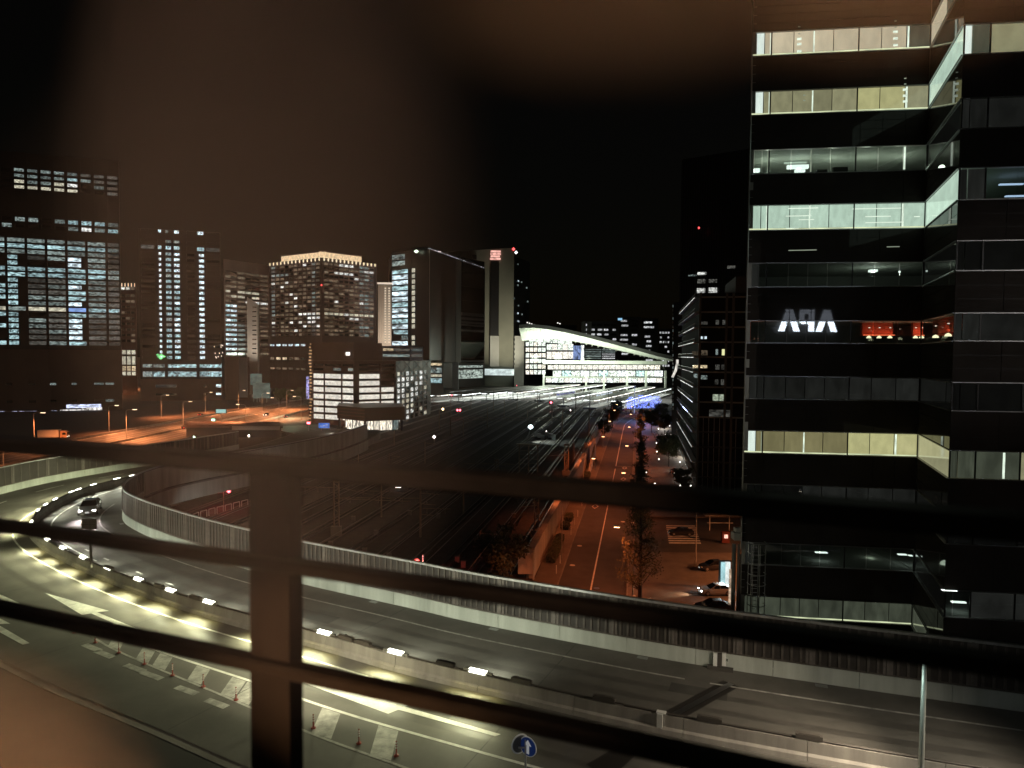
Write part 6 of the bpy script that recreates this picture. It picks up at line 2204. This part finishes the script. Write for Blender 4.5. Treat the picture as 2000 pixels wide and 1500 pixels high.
# square sign seen from behind
p = dp(178, 1108, gp(182, 1114, DZ + .9).y)
SB = thing('square_sign', 'dark square sign seen from behind on the median at the bend', 'road sign', (p.x, p.y, p.z))
d_ = p.y
ztop_ = dp(176, 1015, d_).z
MB().tube(p, (p.x, p.y, ztop_), .11, .1, 10).build('pole', mat('sign_post', (.06, .055, .045), .5), SB)
wd, ht = 29 / F * d_, 20 / F * d_
MB().box((p.x - .08, p.y - .05, dp(176, 1023, d_).z), (wd, .08, ht)).build('board', mat('board_back', (.11, .1, .085), .5), SB)
MB().box((p.x - .08, p.y - .12, dp(176, 1023, d_).z), (wd * 1.02, .06, .08)).build('stiffener', mat('sign_post', (.06, .055, .045), .5), SB)
# delineator posts on the zebra
dl = thing('delineator_post', 'x', 'delineator', (0, 0, 0), 'red delineator posts on the zebra')
child('base', MB().lathe([(.16, 0), (.15, .05), (.06, .07)], 12), mat('post_red', (.26, .04, .028), .5), dl)
child('post', MB().tube((0, 0, .05), (0, 0, .8), .045, .042, 10), MATS['post_red'], dl)
for z in (.42, .56, .7):
    child('band', MB().tube((0, 0, z), (0, 0, z + .07), .05, .05, 10), mat('band_white', (.75, .75, .72), .4), dl)
child('cap', MB().lathe([(.05, .8), (.03, .84), (.008, .86)], 10), MATS['post_red'], dl)
ordw = ['first', 'second', 'third', 'fourth', 'fifth', 'sixth', 'seventh', 'eighth', 'ninth', 'tenth']
dpx = [(145, 1236), (186, 1255), (232, 1275), (282, 1297), (337, 1319), (397, 1341), (461, 1367), (612, 1422), (701, 1452), (774, 1476)]
for k, (px, py) in enumerate(dpx):
    L = dl if k == 0 else copy_tree(dl)
    L.location = gp(px, py, DZ + .006)
    L.scale = (.85, .85, .9)
    L['label'] = 'red post with white bands on the zebra, ' + ('%s right of the railing post' % ordw[k - 7] if k > 6 else '%s from its far tip' % ordw[k])

# ---- railway yard equipment
rust = mat('mast_steel', (.42, .33, .25), .6, .1, noise=(1, .3))
def lattice_mast(px, py, ytop, label, w_=.55, arm=None):
    p = gp(px, py)
    h = (py - ytop) / F * p.y
    t = thing('catenary_mast', label, 'mast', p, 'masts of the overhead line')
    for sx in (-w_, w_):
        MB().box(p + Vector((sx, 0, h / 2)), (.2, .35, h)).build('leg', rust, t)
    mb = MB()
    z = .3
    while z < h - .5:
        mb.tube(p + Vector((-w_, 0, z)), p + Vector((w_, 0, z + .75)), .05, n=4)
        mb.tube(p + Vector((w_, 0, z + .75)), p + Vector((-w_, 0, z + 1.5)), .05, n=4)
        z += 1.5
    mb.build('lacing', rust, t)
    MB().box(p + Vector((0, 0, h * .05 + .3)), (w_ * 4.2, 1.0, h * .18)).build('footing', mat('footing', (.3, .28, .24), .8), t)
    MB().box(p + Vector((0, 0, h)), (w_ * 2.6, .5, .5)).build('head', rust, t)
    if arm:
        MB().tube(p + Vector((0, 0, h * .68)), p + Vector((arm, 0, h * .64)), .07).build('boom', rust, t)
        MB().tube(p + Vector((0, 0, h * .9)), p + Vector((arm * .8, 0, h * .66)), .03).build('stay', rust, t)
    return t
lattice_mast(657, 1046, 938, 'lattice mast with a broad foot on the left of the yard', .42, 13)
lattice_mast(1047, 1052, 955, 'pale double mast beside the concrete wall', .35, -3)
lattice_mast(1106, 930, 868, 'double mast farther up beside the wall', .5, -6)
lattice_mast(970, 922, 898, 'small dark mast in the middle of the yard', .4, 5)
def mast(px, py, ytop, label, arms=2, bright=False):
    p = gp(px, py)
    h = (py - ytop) / F * p.y
    t = thing('catenary_mast', label, 'mast', p, 'masts of the overhead line')
    MB().tube(p, p + Vector((0, 0, h)), .2, .15).build('pole', rust if not bright else galv, t)
    for k in range(arms):
        z = h * (.92 - .22 * k)
        MB().tube(p + Vector((0, 0, z)), p + Vector((3.2 - k * .5, 0, z - .2)), .06, n=5).build('arm', rust, t)
        MB().lathe([(.05, 0), (.14, .1), (.14, .3), (.05, .4)], 6, p + Vector((1.1, 0, z))).build('insulator', mat('insulator', (.3, .28, .26), .3), t)
    return t
for k, (x0, y0, x1, y1, dd) in enumerate(((585, 951, 657, 952, 121), (660, 972, 818, 973, 121), (826, 993, 880, 994, 121), (1005, 1053 - 80, 1050, 973, 121), (700, 958, 760, 960, 150), (905, 905, 985, 906, 180), (640, 905, 735, 907, 190))):
    a, b = dp(x0, y0, dd), dp(x1, y1, dd)
    t = thing('cross_span', 'thin cross span wire over the tracks, ' + ['left of the lattice mast', 'between the lattice mast and the brown pole', 'right of the brown pole', 'at the double mast by the wall', 'behind the lattice mast', 'in the middle distance right', 'just under the top rail left'][k], 'wire', a, 'cross spans of the overhead line')
    MB().tube(a, b, .045, n=5).build('span', rust, t)
    for f in (.15, .5, .8):
        q = a + (b - a) * f
        MB().tube(q, q + Vector((0, 0, -.9)), .04, n=4).build('dropper', rust, t)
        MB().lathe([(.03, 0), (.1, .08), (.1, .25), (.03, .33)], 6, q + Vector((0, 0, -.95))).build('insulator', MATS.get('insulator') or mat('insulator', (.3, .28, .26), .3), t)
for k, (px, py, yt) in enumerate(((745, 1010, 915), (905, 1005, 915), (938, 1090, 1035), (700, 920, 868), (830, 905, 860), (760, 930, 885))):
    p = gp(px, py)
    h = (py - yt) / F * p.y
    t = thing('catenary_mast', 'dark single mast with a bracket, ' + ['behind and right of the lattice mast', 'between the brown pole and the wall', 'low one near the bush', 'above the top rail on the left', 'above the top rail in the middle', 'just above the top rail, second from the left'][k], 'mast', p, 'masts of the overhead line')
    MB().tube(p, p + Vector((0, 0, h)), .16, .11).build('pole', rust, t)
    MB().tube(p + Vector((0, 0, h * .9)), p + Vector((2.9, 0, h * .86)), .05, n=5).build('arm', rust, t)
    MB().tube(p + Vector((0, 0, h * .7)), p + Vector((2.6, 0, h * .84)), .04, n=5).build('brace', rust, t)
for k, (px, py) in enumerate(((646, 1068), (712, 1082), (760, 1092), (905, 1108), (893, 1098), (735, 1046), (1003, 1012), (690, 1018), (930, 1060), (965, 1095), (856, 1012), (800, 1006))):
    p = gp(px, py)
    t = thing('trackside_box', 'small pale box beside the rails, %s of the boxes from the left' % ordw[k % 10] if k < 10 else 'small pale box beside the rails just under the top rail, %s' % ('left one' if k == 11 else 'right one'), 'box', p, 'boxes beside the rails')
    MB().box(p + Vector((0, 0, .45)), (.7, .5, .9)).build('body', mat('box_pale', (.32, .3, .27), .7), t)
    MB().box(p + Vector((0, 0, .93)), (.8, .6, .06)).build('lid', mat('box_pale', (.32, .3, .27), .7), t)
mast(821, 1049, 954, 'brown pole with cross arms in the middle of the yard', 3)
ordm = 'leftmost,second,third,fourth,fifth,sixth,seventh,eighth,ninth,tenth,eleventh,twelfth,thirteenth,fourteenth,fifteenth,sixteenth,seventeenth,eighteenth,nineteenth,rightmost'.split(',')
far_m = [(735, 800, 772), (790, 806, 778), (920, 800, 765), (964, 798, 762), (1010, 800, 768), (1050, 800, 758), (1078, 828, 790), (1124, 806, 768), (1152, 812, 764), (1188, 806, 760), (1125, 800, 772), (858, 842, 800), (905, 852, 820), (952, 836, 795), (1150, 850, 810), (1098, 850, 805), (770, 870, 838), (1030, 830, 800), (985, 815, 780), (880, 812, 780)]
far_m.sort()
for k, (px, py, yt) in enumerate(far_m):
    t = mast(px, py, yt, 'thin dark mast in the far yard, %s of the far masts%s' % (ordm[k], '' if k in (0, 19) else ' from the left'), 1)
# portal beams between masts
for k, (x0, x1, py, yt) in enumerate(((735, 964, 800, 770), (964, 1152, 803, 766), (880, 1098, 850, 815))):
    a, b = gp(x0, py), gp(x1, py)
    h = (py - yt) / F * a.y
    t = thing('portal_beam', ['left far portal beam spanning the tracks', 'right far portal beam spanning the tracks', 'nearer portal beam spanning the tracks'][k], 'gantry', a, 'portal beams over the tracks')
    for z in (h, h - 1.0):
        MB().tube(a + Vector((0, 0, z)), b + Vector((0, 0, z)), .09, n=5).build('chord', rust, t)
    mb = MB()
    n_ = 30
    for q in range(n_):
        mb.tube(a + (b - a) * q / n_ + Vector((0, 0, h - (q % 2))), a + (b - a) * (q + 1) / n_ + Vector((0, 0, h - ((q + 1) % 2))), .05, n=4)
    mb.build('lacing', rust, t)
    for p in (a, b):
        MB().box(p + Vector((0, 0, h / 2)), (.4, .4, h)).build('leg', rust, t)
# open signal frame in the middle
a, b = gp(1014, 922), gp(1050, 922)
h = (922 - 868) / F * a.y
t = thing('signal_gantry', 'tall open frame of dark horizontal bars in the yard', 'gantry', a)
for f in (0, .5, 1):
    p = a + (b - a) * f
    MB().box(p + Vector((0, 0, h / 2)), (.28, .28, h)).build('post', rust, t)
for k in range(6):
    z = h * (.15 + .16 * k)
    MB().tube(a + Vector((0, 0, z)), b + Vector((0, 0, z)), .06, n=5).build('bar', rust, t)
MB().box((a + b) / 2 + Vector((0, 1, h)), ((b - a).x * 1.3, 2.5, .2)).build('platform', rust, t)
# floodlit work spot
p = gp(1036, 862)
t = thing('flood_lamp', 'cold white floodlight on a bent mast in the yard', 'lamp', p)
h = (862 - 834) / F * p.y
MB().pipe([p + Vector((-2.2, 0, 0)), p + Vector((-.6, 0, h * .5)), p + Vector((0, 0, h))], .12).build('mast', galv, t)
MB().lathe([(.2, -.7), (1.0, 0), (.4, .8)], 8, p + Vector((0, 0, h))).build('lamp_head', lit('flood', (.8, 1, 1), 6), t)
lamp('SPOT', p + Vector((.5, -1.4, h)), 9000, (.8, 1, .95), t, None, p + Vector((6, -2, 0)), math.radians(100), .8, radius=.4)
for k in range(6):
    q = gp(1046 + k * 7, 852 + (k % 3) * 3)
    tt = thing('equipment_cabinet', 'grey trackside cabinet lit by the cold floodlight, %s from the left' % ordw[k], 'cabinet', q, 'cabinets by the floodlight')
    child('body', MB().box((0, 0, .8), (1.4, .9, 1.6)), mat('cabinet', (.4, .42, .42), .5), tt)
    child('lid', MB().box((0, 0, 1.65), (1.6, 1.1, .1)), mat('cabinet', (.4, .42, .42), .5), tt)
# signals
def signal(px, py, ybase, col, label, r=.35, double=False):
    p = gp(px, ybase)
    d_ = p.y
    z = dp(px, py, d_).z
    t = thing('railway_signal', label, 'signal', p, 'railway signals')
    MB().tube(p, Vector((p.x, p.y, z)), .09).build('post', rust, t)
    MB().box((p.x, p.y + .1, z), (r * 2.6, .25, r * 3.4)).build('head', black_metal, t)
    for k in range(2 if double else 1):
        MB().lathe([(.05, -r), (r * .8, -r * .4), (r * .8, r * .4), (.05, r)], 8, (p.x + (k * 2.2 - 1.1) * r * (1 if double else 0), p.y - .25, z)).build('lamp', col, t)
    return t
sr = lit('signal_red', (1, .12, .16), 7)
sw = lit('signal_white', (1, .85, .8), 6)
sam = lit('signal_amber', (1, .72, .4), 5)
signal(882, 772, 792, sr, 'red signal under the black tower', .45)
signal(896, 801, 815, sr, 'double red signal in the far left of the yard', .6, True)
signal(865, 799, 815, sam, 'amber light in the far left of the yard', .7)
signal(848, 853, 870, sw, 'pinkish white light low in the left of the yard', .55)
signal(1076, 786, 800, sr, 'red signal before the station platforms', .75)
signal(1114, 801, 812, sw, 'small white signal right of the red one', .35)
signal(1009, 753, 768, sr, 'tiny red signal at the platform ends', .3)
signal(1067, 842, 856, sw, 'small white light by the cabinets', .2)
p = gp(826, 1118)
t = thing('railway_signal', 'white striped post with a red lamp near the highway screen', 'signal', p, 'railway signals')
h = (1118 - 1082) / F * p.y
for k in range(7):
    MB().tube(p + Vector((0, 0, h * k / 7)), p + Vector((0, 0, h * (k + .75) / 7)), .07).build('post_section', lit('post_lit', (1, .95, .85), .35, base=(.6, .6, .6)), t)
MB().tube(p, p + Vector((0, 0, h)), .04).build('post', rust, t)
q = p + Vector((-.9, 0, h * .62))
MB().tube(q + Vector((0, 0, 0)), q + Vector((0, -.15, 0)), .5, n=14).build('head', black_metal, t)
MB().lathe([(.03, -.1), (.2, 0), (.03, .1)], 8, q + Vector((.05, -.3, -.15))).build('lamp', sr, t)
lamp('POINT', q + Vector((0, -.6, -.1)), 700, (1, .1, .08), t, radius=.1)
p = gp(437, 990)
t = thing('tail_signal', 'three red lights in a triangle under the highway bend', 'signal', p)
zc = dp(437, 958, p.y)
MB().tube(p, Vector((p.x, p.y, zc.z)), .07).build('post', rust, t)
for px, py in ((427, 960), (436, 954), (447, 960)):
    MB().lathe([(.05, -.3), (.42, 0), (.05, .3)], 8, dp(px, py, p.y - .3)).build('lamp', sr, t)
MB().box(dp(437, 957, p.y), (2.6, .1, 1.6)).build('board', black_metal, t)
lamp('POINT', dp(437, 958, p.y - 2), 500, (1, .08, .08), t, radius=.2)
# white guard rail of hoops under the bend
t = None
for k in range(7):
    p = gp(376 + k * 16, 1016 - k * 4.2 - (0 if k else -2))
    if t is None:
        t = thing('guard_rail', 'white hoop guard rail on the low ground inside the bend', 'guard rail', p)
    q = gp(376 + (k + 1) * 16, 1016 - (k + 1) * 4.2)
    MB().pipe([p, p + Vector((0, 0, 1.3)), q + Vector((0, 0, 1.3)) * 1 - (q - p) * .25, q - (q - p) * .25], .085).build('hoop', white_metal, t)
lamp('SPOT', gp(480, 985, 3), 34000, (1, .9, .75), t, None, gp(330, 950, 11), math.radians(100), 1, radius=.5)  # added spot, without a lamp, that brightens the wall of the bend
lamp('SPOT', gp(400, 1010, 9), 900, (1, .95, .85), t, None, gp(420, 1004), math.radians(90), 1, radius=.3)
# small white equipment lights in the yard
p = gp(778, 962)
t = thing('yard_hut', 'small hut with a white lit strip window in the dark yard', 'hut', p)
MB().box(p + Vector((0, 2, 1.3)), (4, 3, 2.6)).build('wall', wall_dark, t)
MB().box(dp(778, 952, p.y - .2), (1.3, .1, .12)).build('lit_strip', sw, t)
MB().box(dp(778, 957, p.y - .2), (.6, .1, .15)).build('lit_window', dim, t)
# overhead wires
for k, o in enumerate((-14, -20, -26, -37, -49, -61)):
    t = thing('overhead_wire', 'thin contact wire strung above track %s from the street wall' % ['one', 'two', 'three', 'five', 'seven', 'nine'][k], 'wire', track_pt(o, 70) + Vector((0, 0, 6)), 'overhead wires')
    MB().pipe([track_pt(o, d) + Vector((0, 0, 6.2)) for d in (66, 120, 200, 320, 560)], .035, 4).build('wire', galv, t)

# ---- expressway on the left, orange lit
ex = [gp(20, 905), gp(190, 868), gp(330, 846), gp(450, 822), gp(540, 802), gp(600, 787)]
exl = [(-140, 90, 0.0), (-141, 160, 0), (-139, 240, 0), (-137, 300, 0), (-134, 380, 0), (-128, 470, 0), (-118, 560, 0)]
exp_path = spline(exl, 6)
expw = strip(exp_path, 0, exp_path[-1][5], -19, 19, .0, 6).build('expressway', asphalt_old, kind='structure')
for off in (-18, -11, -7.5, -4, .8, 4.5, 8, 11.5, 18):
    strip(exp_path, 0, exp_path[-1][5], off - .18, off + .18, .02, 6).build('lane_line', paint if abs(off) > 17 or off == .8 else paint_worn, expw)
for off in (-19.3, .2, 19.2):
    MB().sweep([p[:5] for p in exp_path], [(off - .2, 0), (off + .2, 0), (off + .15, .8), (off - .15, .8)]).build('kerb_wall', concrete_dark, expw)
xl = thing('expressway_lamp', 'x', 'street lamp', (0, 0, 0), 'orange lamps of the expressway')
child('pole', MB().tube((0, 0, 0), (0, 0, 10.5), .16, .09), pole_mat, xl)
child('arm', MB().pipe([(0, 0, 10.4), (.6, 0, 10.9), (2.6, 0, 11.1)], .07), pole_mat, xl)
child('lamp_head', MB().box((3.2, 0, 11.15), (1.5, .6, .22)), pole_mat, xl)
child('bulb', MB().box((3.2, 0, 10.98), (1.3, .55, .14)), lit('sodium_far', (1, .72, .45), 5), xl)
first = True
exl_px = [(67, 868, 'leftmost orange lamp behind the truck'), (213, 846, 'orange lamp left of the far green billboard'), (247, 858, 'short orange lamp before the long orange road'), (315, 815, 'orange lamp under the light-dot tower'), (401, 806, 'tall orange lamp before the blank building'), (358, 834, 'orange lamp above the tail lights'), (466, 800, 'orange lamp left of the green panels'), (512, 808, 'orange lamp in the middle of the junction'), (545, 822, 'orange lamp right of the green panels'), (560, 800, 'orange lamp below the green trees'), (588, 818, 'orange lamp beside the lit office block'), (480, 842, 'orange lamp nearest the white roof band'), (8, 935, 'orange lamp at the left edge under the top rail')]
for k, (px, py, lab) in enumerate(exl_px):
    p = gp(px, py)
    L = xl if first else copy_tree(xl)
    first = False
    L.location = p
    rz = 0.0 if p.x < -128 else math.pi
    L.rotation_euler.z = rz
    L['label'] = lab
    h = p + Vector((3.2 * math.cos(rz), 0, 10.8))
    l = lamp('SPOT', h, 36000, (1, .3, .1), None, None, h + Vector((1.5 * math.cos(rz), 0, -6)), math.radians(155), .6, radius=.3)
    l.parent = L
    l.matrix_parent_inverse = (Matrix.Translation(p) @ Matrix.Rotation(rz, 4, 'Z')).inverted()
# truck and cars on it
def truck(p, rz, label, boxm):
    t = thing('truck', label, 'truck', p, rz=rz)
    child('cargo_box', MB().box((0, -1.2, 2.2), (2.5, 6.8, 2.6)), boxm, t)
    child('chassis', MB().box((0, .2, .75), (2.2, 9.6, .35)), black_metal, t)
    child('cab', MB().box((0, 3.7, 1.75), (2.4, 2.2, 2.1)).box((0, 3.5, 2.95), (2.2, 1.5, .35)), mat('cab_paint', (.6, .35, .2), .4), t)
    child('windscreen', MB().box((0, 4.83, 2.1), (2.1, .06, .9)), cglass, t)
    for sx in (-1, 1):
        child('side_window', MB().box((sx * 1.21, 3.9, 2.1), (.04, 1.1, .8)), cglass, t)
        child('headlight', MB().box((sx * .85, 4.83, 1.0), (.35, .08, .2)), lit('headlight_far', (1, .9, .7), 4), t)
    for y in (-3.2, -2.0, 3.4):
        for sx in (-1.05, 1.05):
            child('wheel', MB().tube((sx - .15, y, .5), (sx + .15, y, .5), .5, n=12), tyre_m, t)
    return t
truck(gp(104, 858), -1.32, 'pale box truck lit orange beside the leftmost lamp', mat('truck_box', (.75, .7, .62), .5))
lamp('SPOT', gp(92, 885, 13), 18000, (1, .4, .16), None, None, gp(104, 866, 2), math.radians(70), 1, radius=.3)
for k, (px, py, hd_, tl, lab) in enumerate(((360, 838, True, True, 'car with white and red lights on the orange road'), (392, 812, False, True, 'far car with red tail lights under the light-dot tower'), (520, 812, True, False, 'car with headlights at the far junction'), (560, 815, False, True, 'car with red lights left of the lit office block'))):
    c_ = car('moving_car', lab, dark_paint, hd_, tl, 1.0, 'cars on the expressway')
    c_.location = gp(px, py, .03)
    c_.rotation_euler.z = math.pi if hd_ and not tl else .1
# low building with the white roof band
a, b = plan(362, 262), plan(548, 262)
t = thing('low_station', 'low flat building with a white lit roof band beyond the highway bend', 'building', (a.x, a.y, 0))
MB().prism([a, b, b + Vector((-6, 16)), a + Vector((-6, 16))], 0, 3.6).build('wall', wall_dark, t)
MB().prism([a + Vector((-1, -1)), b + Vector((1, -1)), b + Vector((-6, 17)), a + Vector((-7, 17))], 3.65, 4.3).build('roof', wall_brown, t)
q0 = plan(452, 260.8)
MB().obox((q0.x, q0.y, 3.0), (b.x - q0.x, 0, 0), (0, -.2, 0), (0, 0, 1.5)).build('roof_band', lit('band_white', (.9, .92, 1), .5, .35, (9, 1, 1)), t)
for px, py, m_, r in ((378, 856, lit('green_white', (.8, 1, .75), 4), .9), (414, 857, sw, .6), (486, 851, sw, .4)):
    p = dp(px, py, 258)
    MB().lathe([(.2, -r), (r, 0), (.2, r)], 8, p).build('roof_lamp', m_, t)
    MB().tube((p.x, p.y, 0), p, .12).build('post', galv, t)
# traffic lights
for px, py, yb, m_, lab in ((417, 820, 836, lit('signal_green', (.4, 1, .7), 5), 'green traffic light beside the orange road'), (432, 803, 818, lit('sign_teal', (.5, .95, .9), .6), 'teal road sign over the orange road'), (603, 826, 846, sr, 'red light at the end of the highway')):
    p = gp(px, yb)
    t = thing('traffic_light', lab, 'traffic light', p)
    z = dp(px, py, p.y)
    MB().tube(p, (p.x, p.y, z.z), .14).build('pole', galv, t)
    w_ = 5.5 if px == 432 else 1.6
    MB().box(z, (w_, .3, 2.2 if px == 432 else 1.0)).build('housing', black_metal, t)
    MB().box(z + Vector((0, -.25, 0)), (w_ * .85, .1, 1.8 if px == 432 else .8)).build('lens', m_, t)
p = gp(628, 862)
t = thing('guide_sign', 'blue direction sign on a pole at the end of the highway', 'road sign', p)
z0_, z1_ = dp(633, 836, p.y), dp(633, 826, p.y)
MB().tube(p, (p.x, p.y, z1_.z), .14).build('pole', rust, t)
wS = 21 / F * p.y
MB().box(((z0_.x), p.y - .1, (z0_.z + z1_.z) / 2), (wS, .12, z1_.z - z0_.z)).build('board', lit('guide_blue', (.12, .3, 1), .55, .3, (3, 1, 2), base=(.02, .06, .3)), t)
for k in range(3):
    MB().box((z0_.x + (k - 1) * wS * .28, p.y - .18, (z0_.z + z1_.z) / 2 + .2 * (k - 1)), (wS * .2, .03, .25)).build('white_bar', lit('bar_white', (.7, .8, 1), .5), t)
for k in range(8):
    f = k / 7
    p = gp(641 + 30 * f, 861 - 16 * f + 4 * f * f, 0)
    p = dp(641 + 30 * f, 861 - 16 * f + 4 * f * f, 165 + 30 * f)
    t = thing('road_light', 'small white light in the curved row on the far highway wall, %s from the left' % (ordw[k]), 'light', p, 'row of small lights on the far highway wall')
    child('lens', MB().lathe([(.08, -.12), (.24, 0), (.08, .12)], 7), lit('stud_white', (1, .95, .8), 4), t)
    child('bracket', MB().box((0, 0, -.25), (.1, .1, .3)), black_metal, t)
lamp('POINT', dp(655, 846, 178), 3000, (1, .95, .8), None, radius=.5)
# lamps at the outer side of the far bend
for k, (px, py, yb) in enumerate(((166, 896, 925), (10, 935, 950), (39, 1288 - 355, 945))):
    p = gp(px, yb)
    t = thing('wayside_light', ['white lamp on a post seen below the top rail', 'yellow lamp at the left edge beyond the bend', 'small yellow lamp right of the left edge'][k], 'lamp', p)
    z = dp(px, py if k != 2 else 936, p.y)
    MB().tube(p, (p.x, p.y, z.z), .1).build('post', galv, t)
    MB().box(z, (1.6 if k == 0 else .9, .4, 1.0 if k == 0 else .5)).build('lens', sw if k == 0 else sam, t)

# ================================================================== the balcony railing and the window we look through
RD = Vector((0.932, -0.3626, 0)).normalized()
RNn = Vector((-RD.y, RD.x, 0))
R0 = dp(525, 900, 1.0)
def rl(px, py):
    """point of the railing plane under a pixel"""
    return vp(px, py, R0, R0 + RD)[0]
RG = thing('balcony_railing', 'black metal railing with three rails and one flat post close to the window', 'railing', rl(524, 1400))
rail_paint = mat('railing_paint', (.004, .0036, .0032), .5, .0, .02, noise=(30, .3))
def rail_bar(pa, pb, thick_px, dep, name):
    a, b = rl(*pa), rl(*pb)
    u = (b - a).normalized()
    a2, b2 = a - u * 1.2, b + u * 1.6
    h = thick_px / F * rl(524, pa[1]).y
    n = RNn * dep
    mb = MB()
    c = Vector((0, 0, h))
    bv = .004
    prof = [(-dep / 2 + bv, 0), (dep / 2 - bv, 0), (dep / 2, -bv), (dep / 2, -h + bv), (dep / 2 - bv, -h), (-dep / 2 + bv, -h), (-dep / 2, -h + bv), (-dep / 2, -bv)]
    vs = []
    for q in (a2, b2):
        vs += [q + RNn * o + Vector((0, 0, z)) for o, z in prof]
    k = len(prof)
    mb.add(vs, [(j, (j + 1) % k, k + (j + 1) % k, k + j) for j in range(k)] + [tuple(reversed(range(k))), tuple(range(k, 2 * k))])
    return mb.build(name, rail_paint, RG, fix=True)
rail_bar((0, 852), (1440, 962), 32, .05, 'top_rail')
rail_bar((0, 1016), (1400, 1206), 24, .03, 'rail')
rail_bar((0, 1176), (1300, 1449), 27, .03, 'rail')
pw = 97 / F * R0.y
a = rl(524, 890)
zb_ = rl(524, 1560).z
MB().obox(Vector((a.x, a.y, zb_)) - RD * pw / 2 + RNn * .0, RD * pw, RNn * .03, Vector((0, 0, a.z - zb_ - .02))).build('post', rail_paint, RG)

for z, sx in ((rl(524, 912).z, 0), (rl(524, 1100).z, -1), (rl(524, 1100).z, 1), (rl(524, 1302).z, -1), (rl(524, 1302).z, 1)):
    q = Vector((a.x, a.y, z)) + RD * sx * pw * .3 - RNn * .001
    MB().tube(q, q - RNn * .005, .0065, .005, 6).build('bolt', rail_paint, RG)

# window pane: scattering veil that stands in for the room's reflection in the glass (volume only, so one looks through it)
pm = bpy.data.materials.new('reflection_veil')
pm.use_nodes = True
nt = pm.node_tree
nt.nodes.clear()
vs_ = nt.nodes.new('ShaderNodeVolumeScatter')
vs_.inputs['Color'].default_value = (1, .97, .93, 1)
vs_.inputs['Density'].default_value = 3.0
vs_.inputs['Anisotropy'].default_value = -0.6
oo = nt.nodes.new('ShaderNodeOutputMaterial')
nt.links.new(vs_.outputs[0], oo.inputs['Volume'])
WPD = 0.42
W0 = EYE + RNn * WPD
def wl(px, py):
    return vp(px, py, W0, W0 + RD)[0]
WN = thing('window', 'hotel window pane whose added veil stands in for room reflections', 'window', W0 - Vector((0, 0, 1.2)))
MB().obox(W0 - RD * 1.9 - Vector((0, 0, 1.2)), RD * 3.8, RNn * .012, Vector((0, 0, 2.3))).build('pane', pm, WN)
fr = mat('frame_alu', (.2, .19, .18), .4, .6)
for s_ in (-1.95, 1.9):
    MB().obox(W0 + RD * s_ - RNn * .03 - Vector((0, 0, 1.25)), RD * .05, RNn * .08, Vector((0, 0, 2.4))).build('frame', fr, WN)
for z in (-1.26, 1.1):
    MB().obox(W0 - RD * 1.95 - RNn * .03 + Vector((0, 0, z)), RD * 3.9, RNn * .08, Vector((0, 0, .05))).build('frame', fr, WN)
# added unseen spots behind the camera: they paint the reflected room glow on the pane
GL = iter(('top-left glow', 'left-hand glow over the city', 'lower-left corner glow', 'top glow left of the office building', 'top-right corner glow'))
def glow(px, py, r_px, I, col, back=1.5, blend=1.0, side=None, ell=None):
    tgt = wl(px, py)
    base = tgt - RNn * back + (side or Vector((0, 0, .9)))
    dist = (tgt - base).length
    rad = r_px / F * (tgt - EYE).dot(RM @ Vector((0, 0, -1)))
    t = thing('veil_spot', 'added unseen spot that makes the ' + next(GL) + ' on the pane', 'lamp', base + Vector((0, 0, .06)), 'added spots behind the camera')
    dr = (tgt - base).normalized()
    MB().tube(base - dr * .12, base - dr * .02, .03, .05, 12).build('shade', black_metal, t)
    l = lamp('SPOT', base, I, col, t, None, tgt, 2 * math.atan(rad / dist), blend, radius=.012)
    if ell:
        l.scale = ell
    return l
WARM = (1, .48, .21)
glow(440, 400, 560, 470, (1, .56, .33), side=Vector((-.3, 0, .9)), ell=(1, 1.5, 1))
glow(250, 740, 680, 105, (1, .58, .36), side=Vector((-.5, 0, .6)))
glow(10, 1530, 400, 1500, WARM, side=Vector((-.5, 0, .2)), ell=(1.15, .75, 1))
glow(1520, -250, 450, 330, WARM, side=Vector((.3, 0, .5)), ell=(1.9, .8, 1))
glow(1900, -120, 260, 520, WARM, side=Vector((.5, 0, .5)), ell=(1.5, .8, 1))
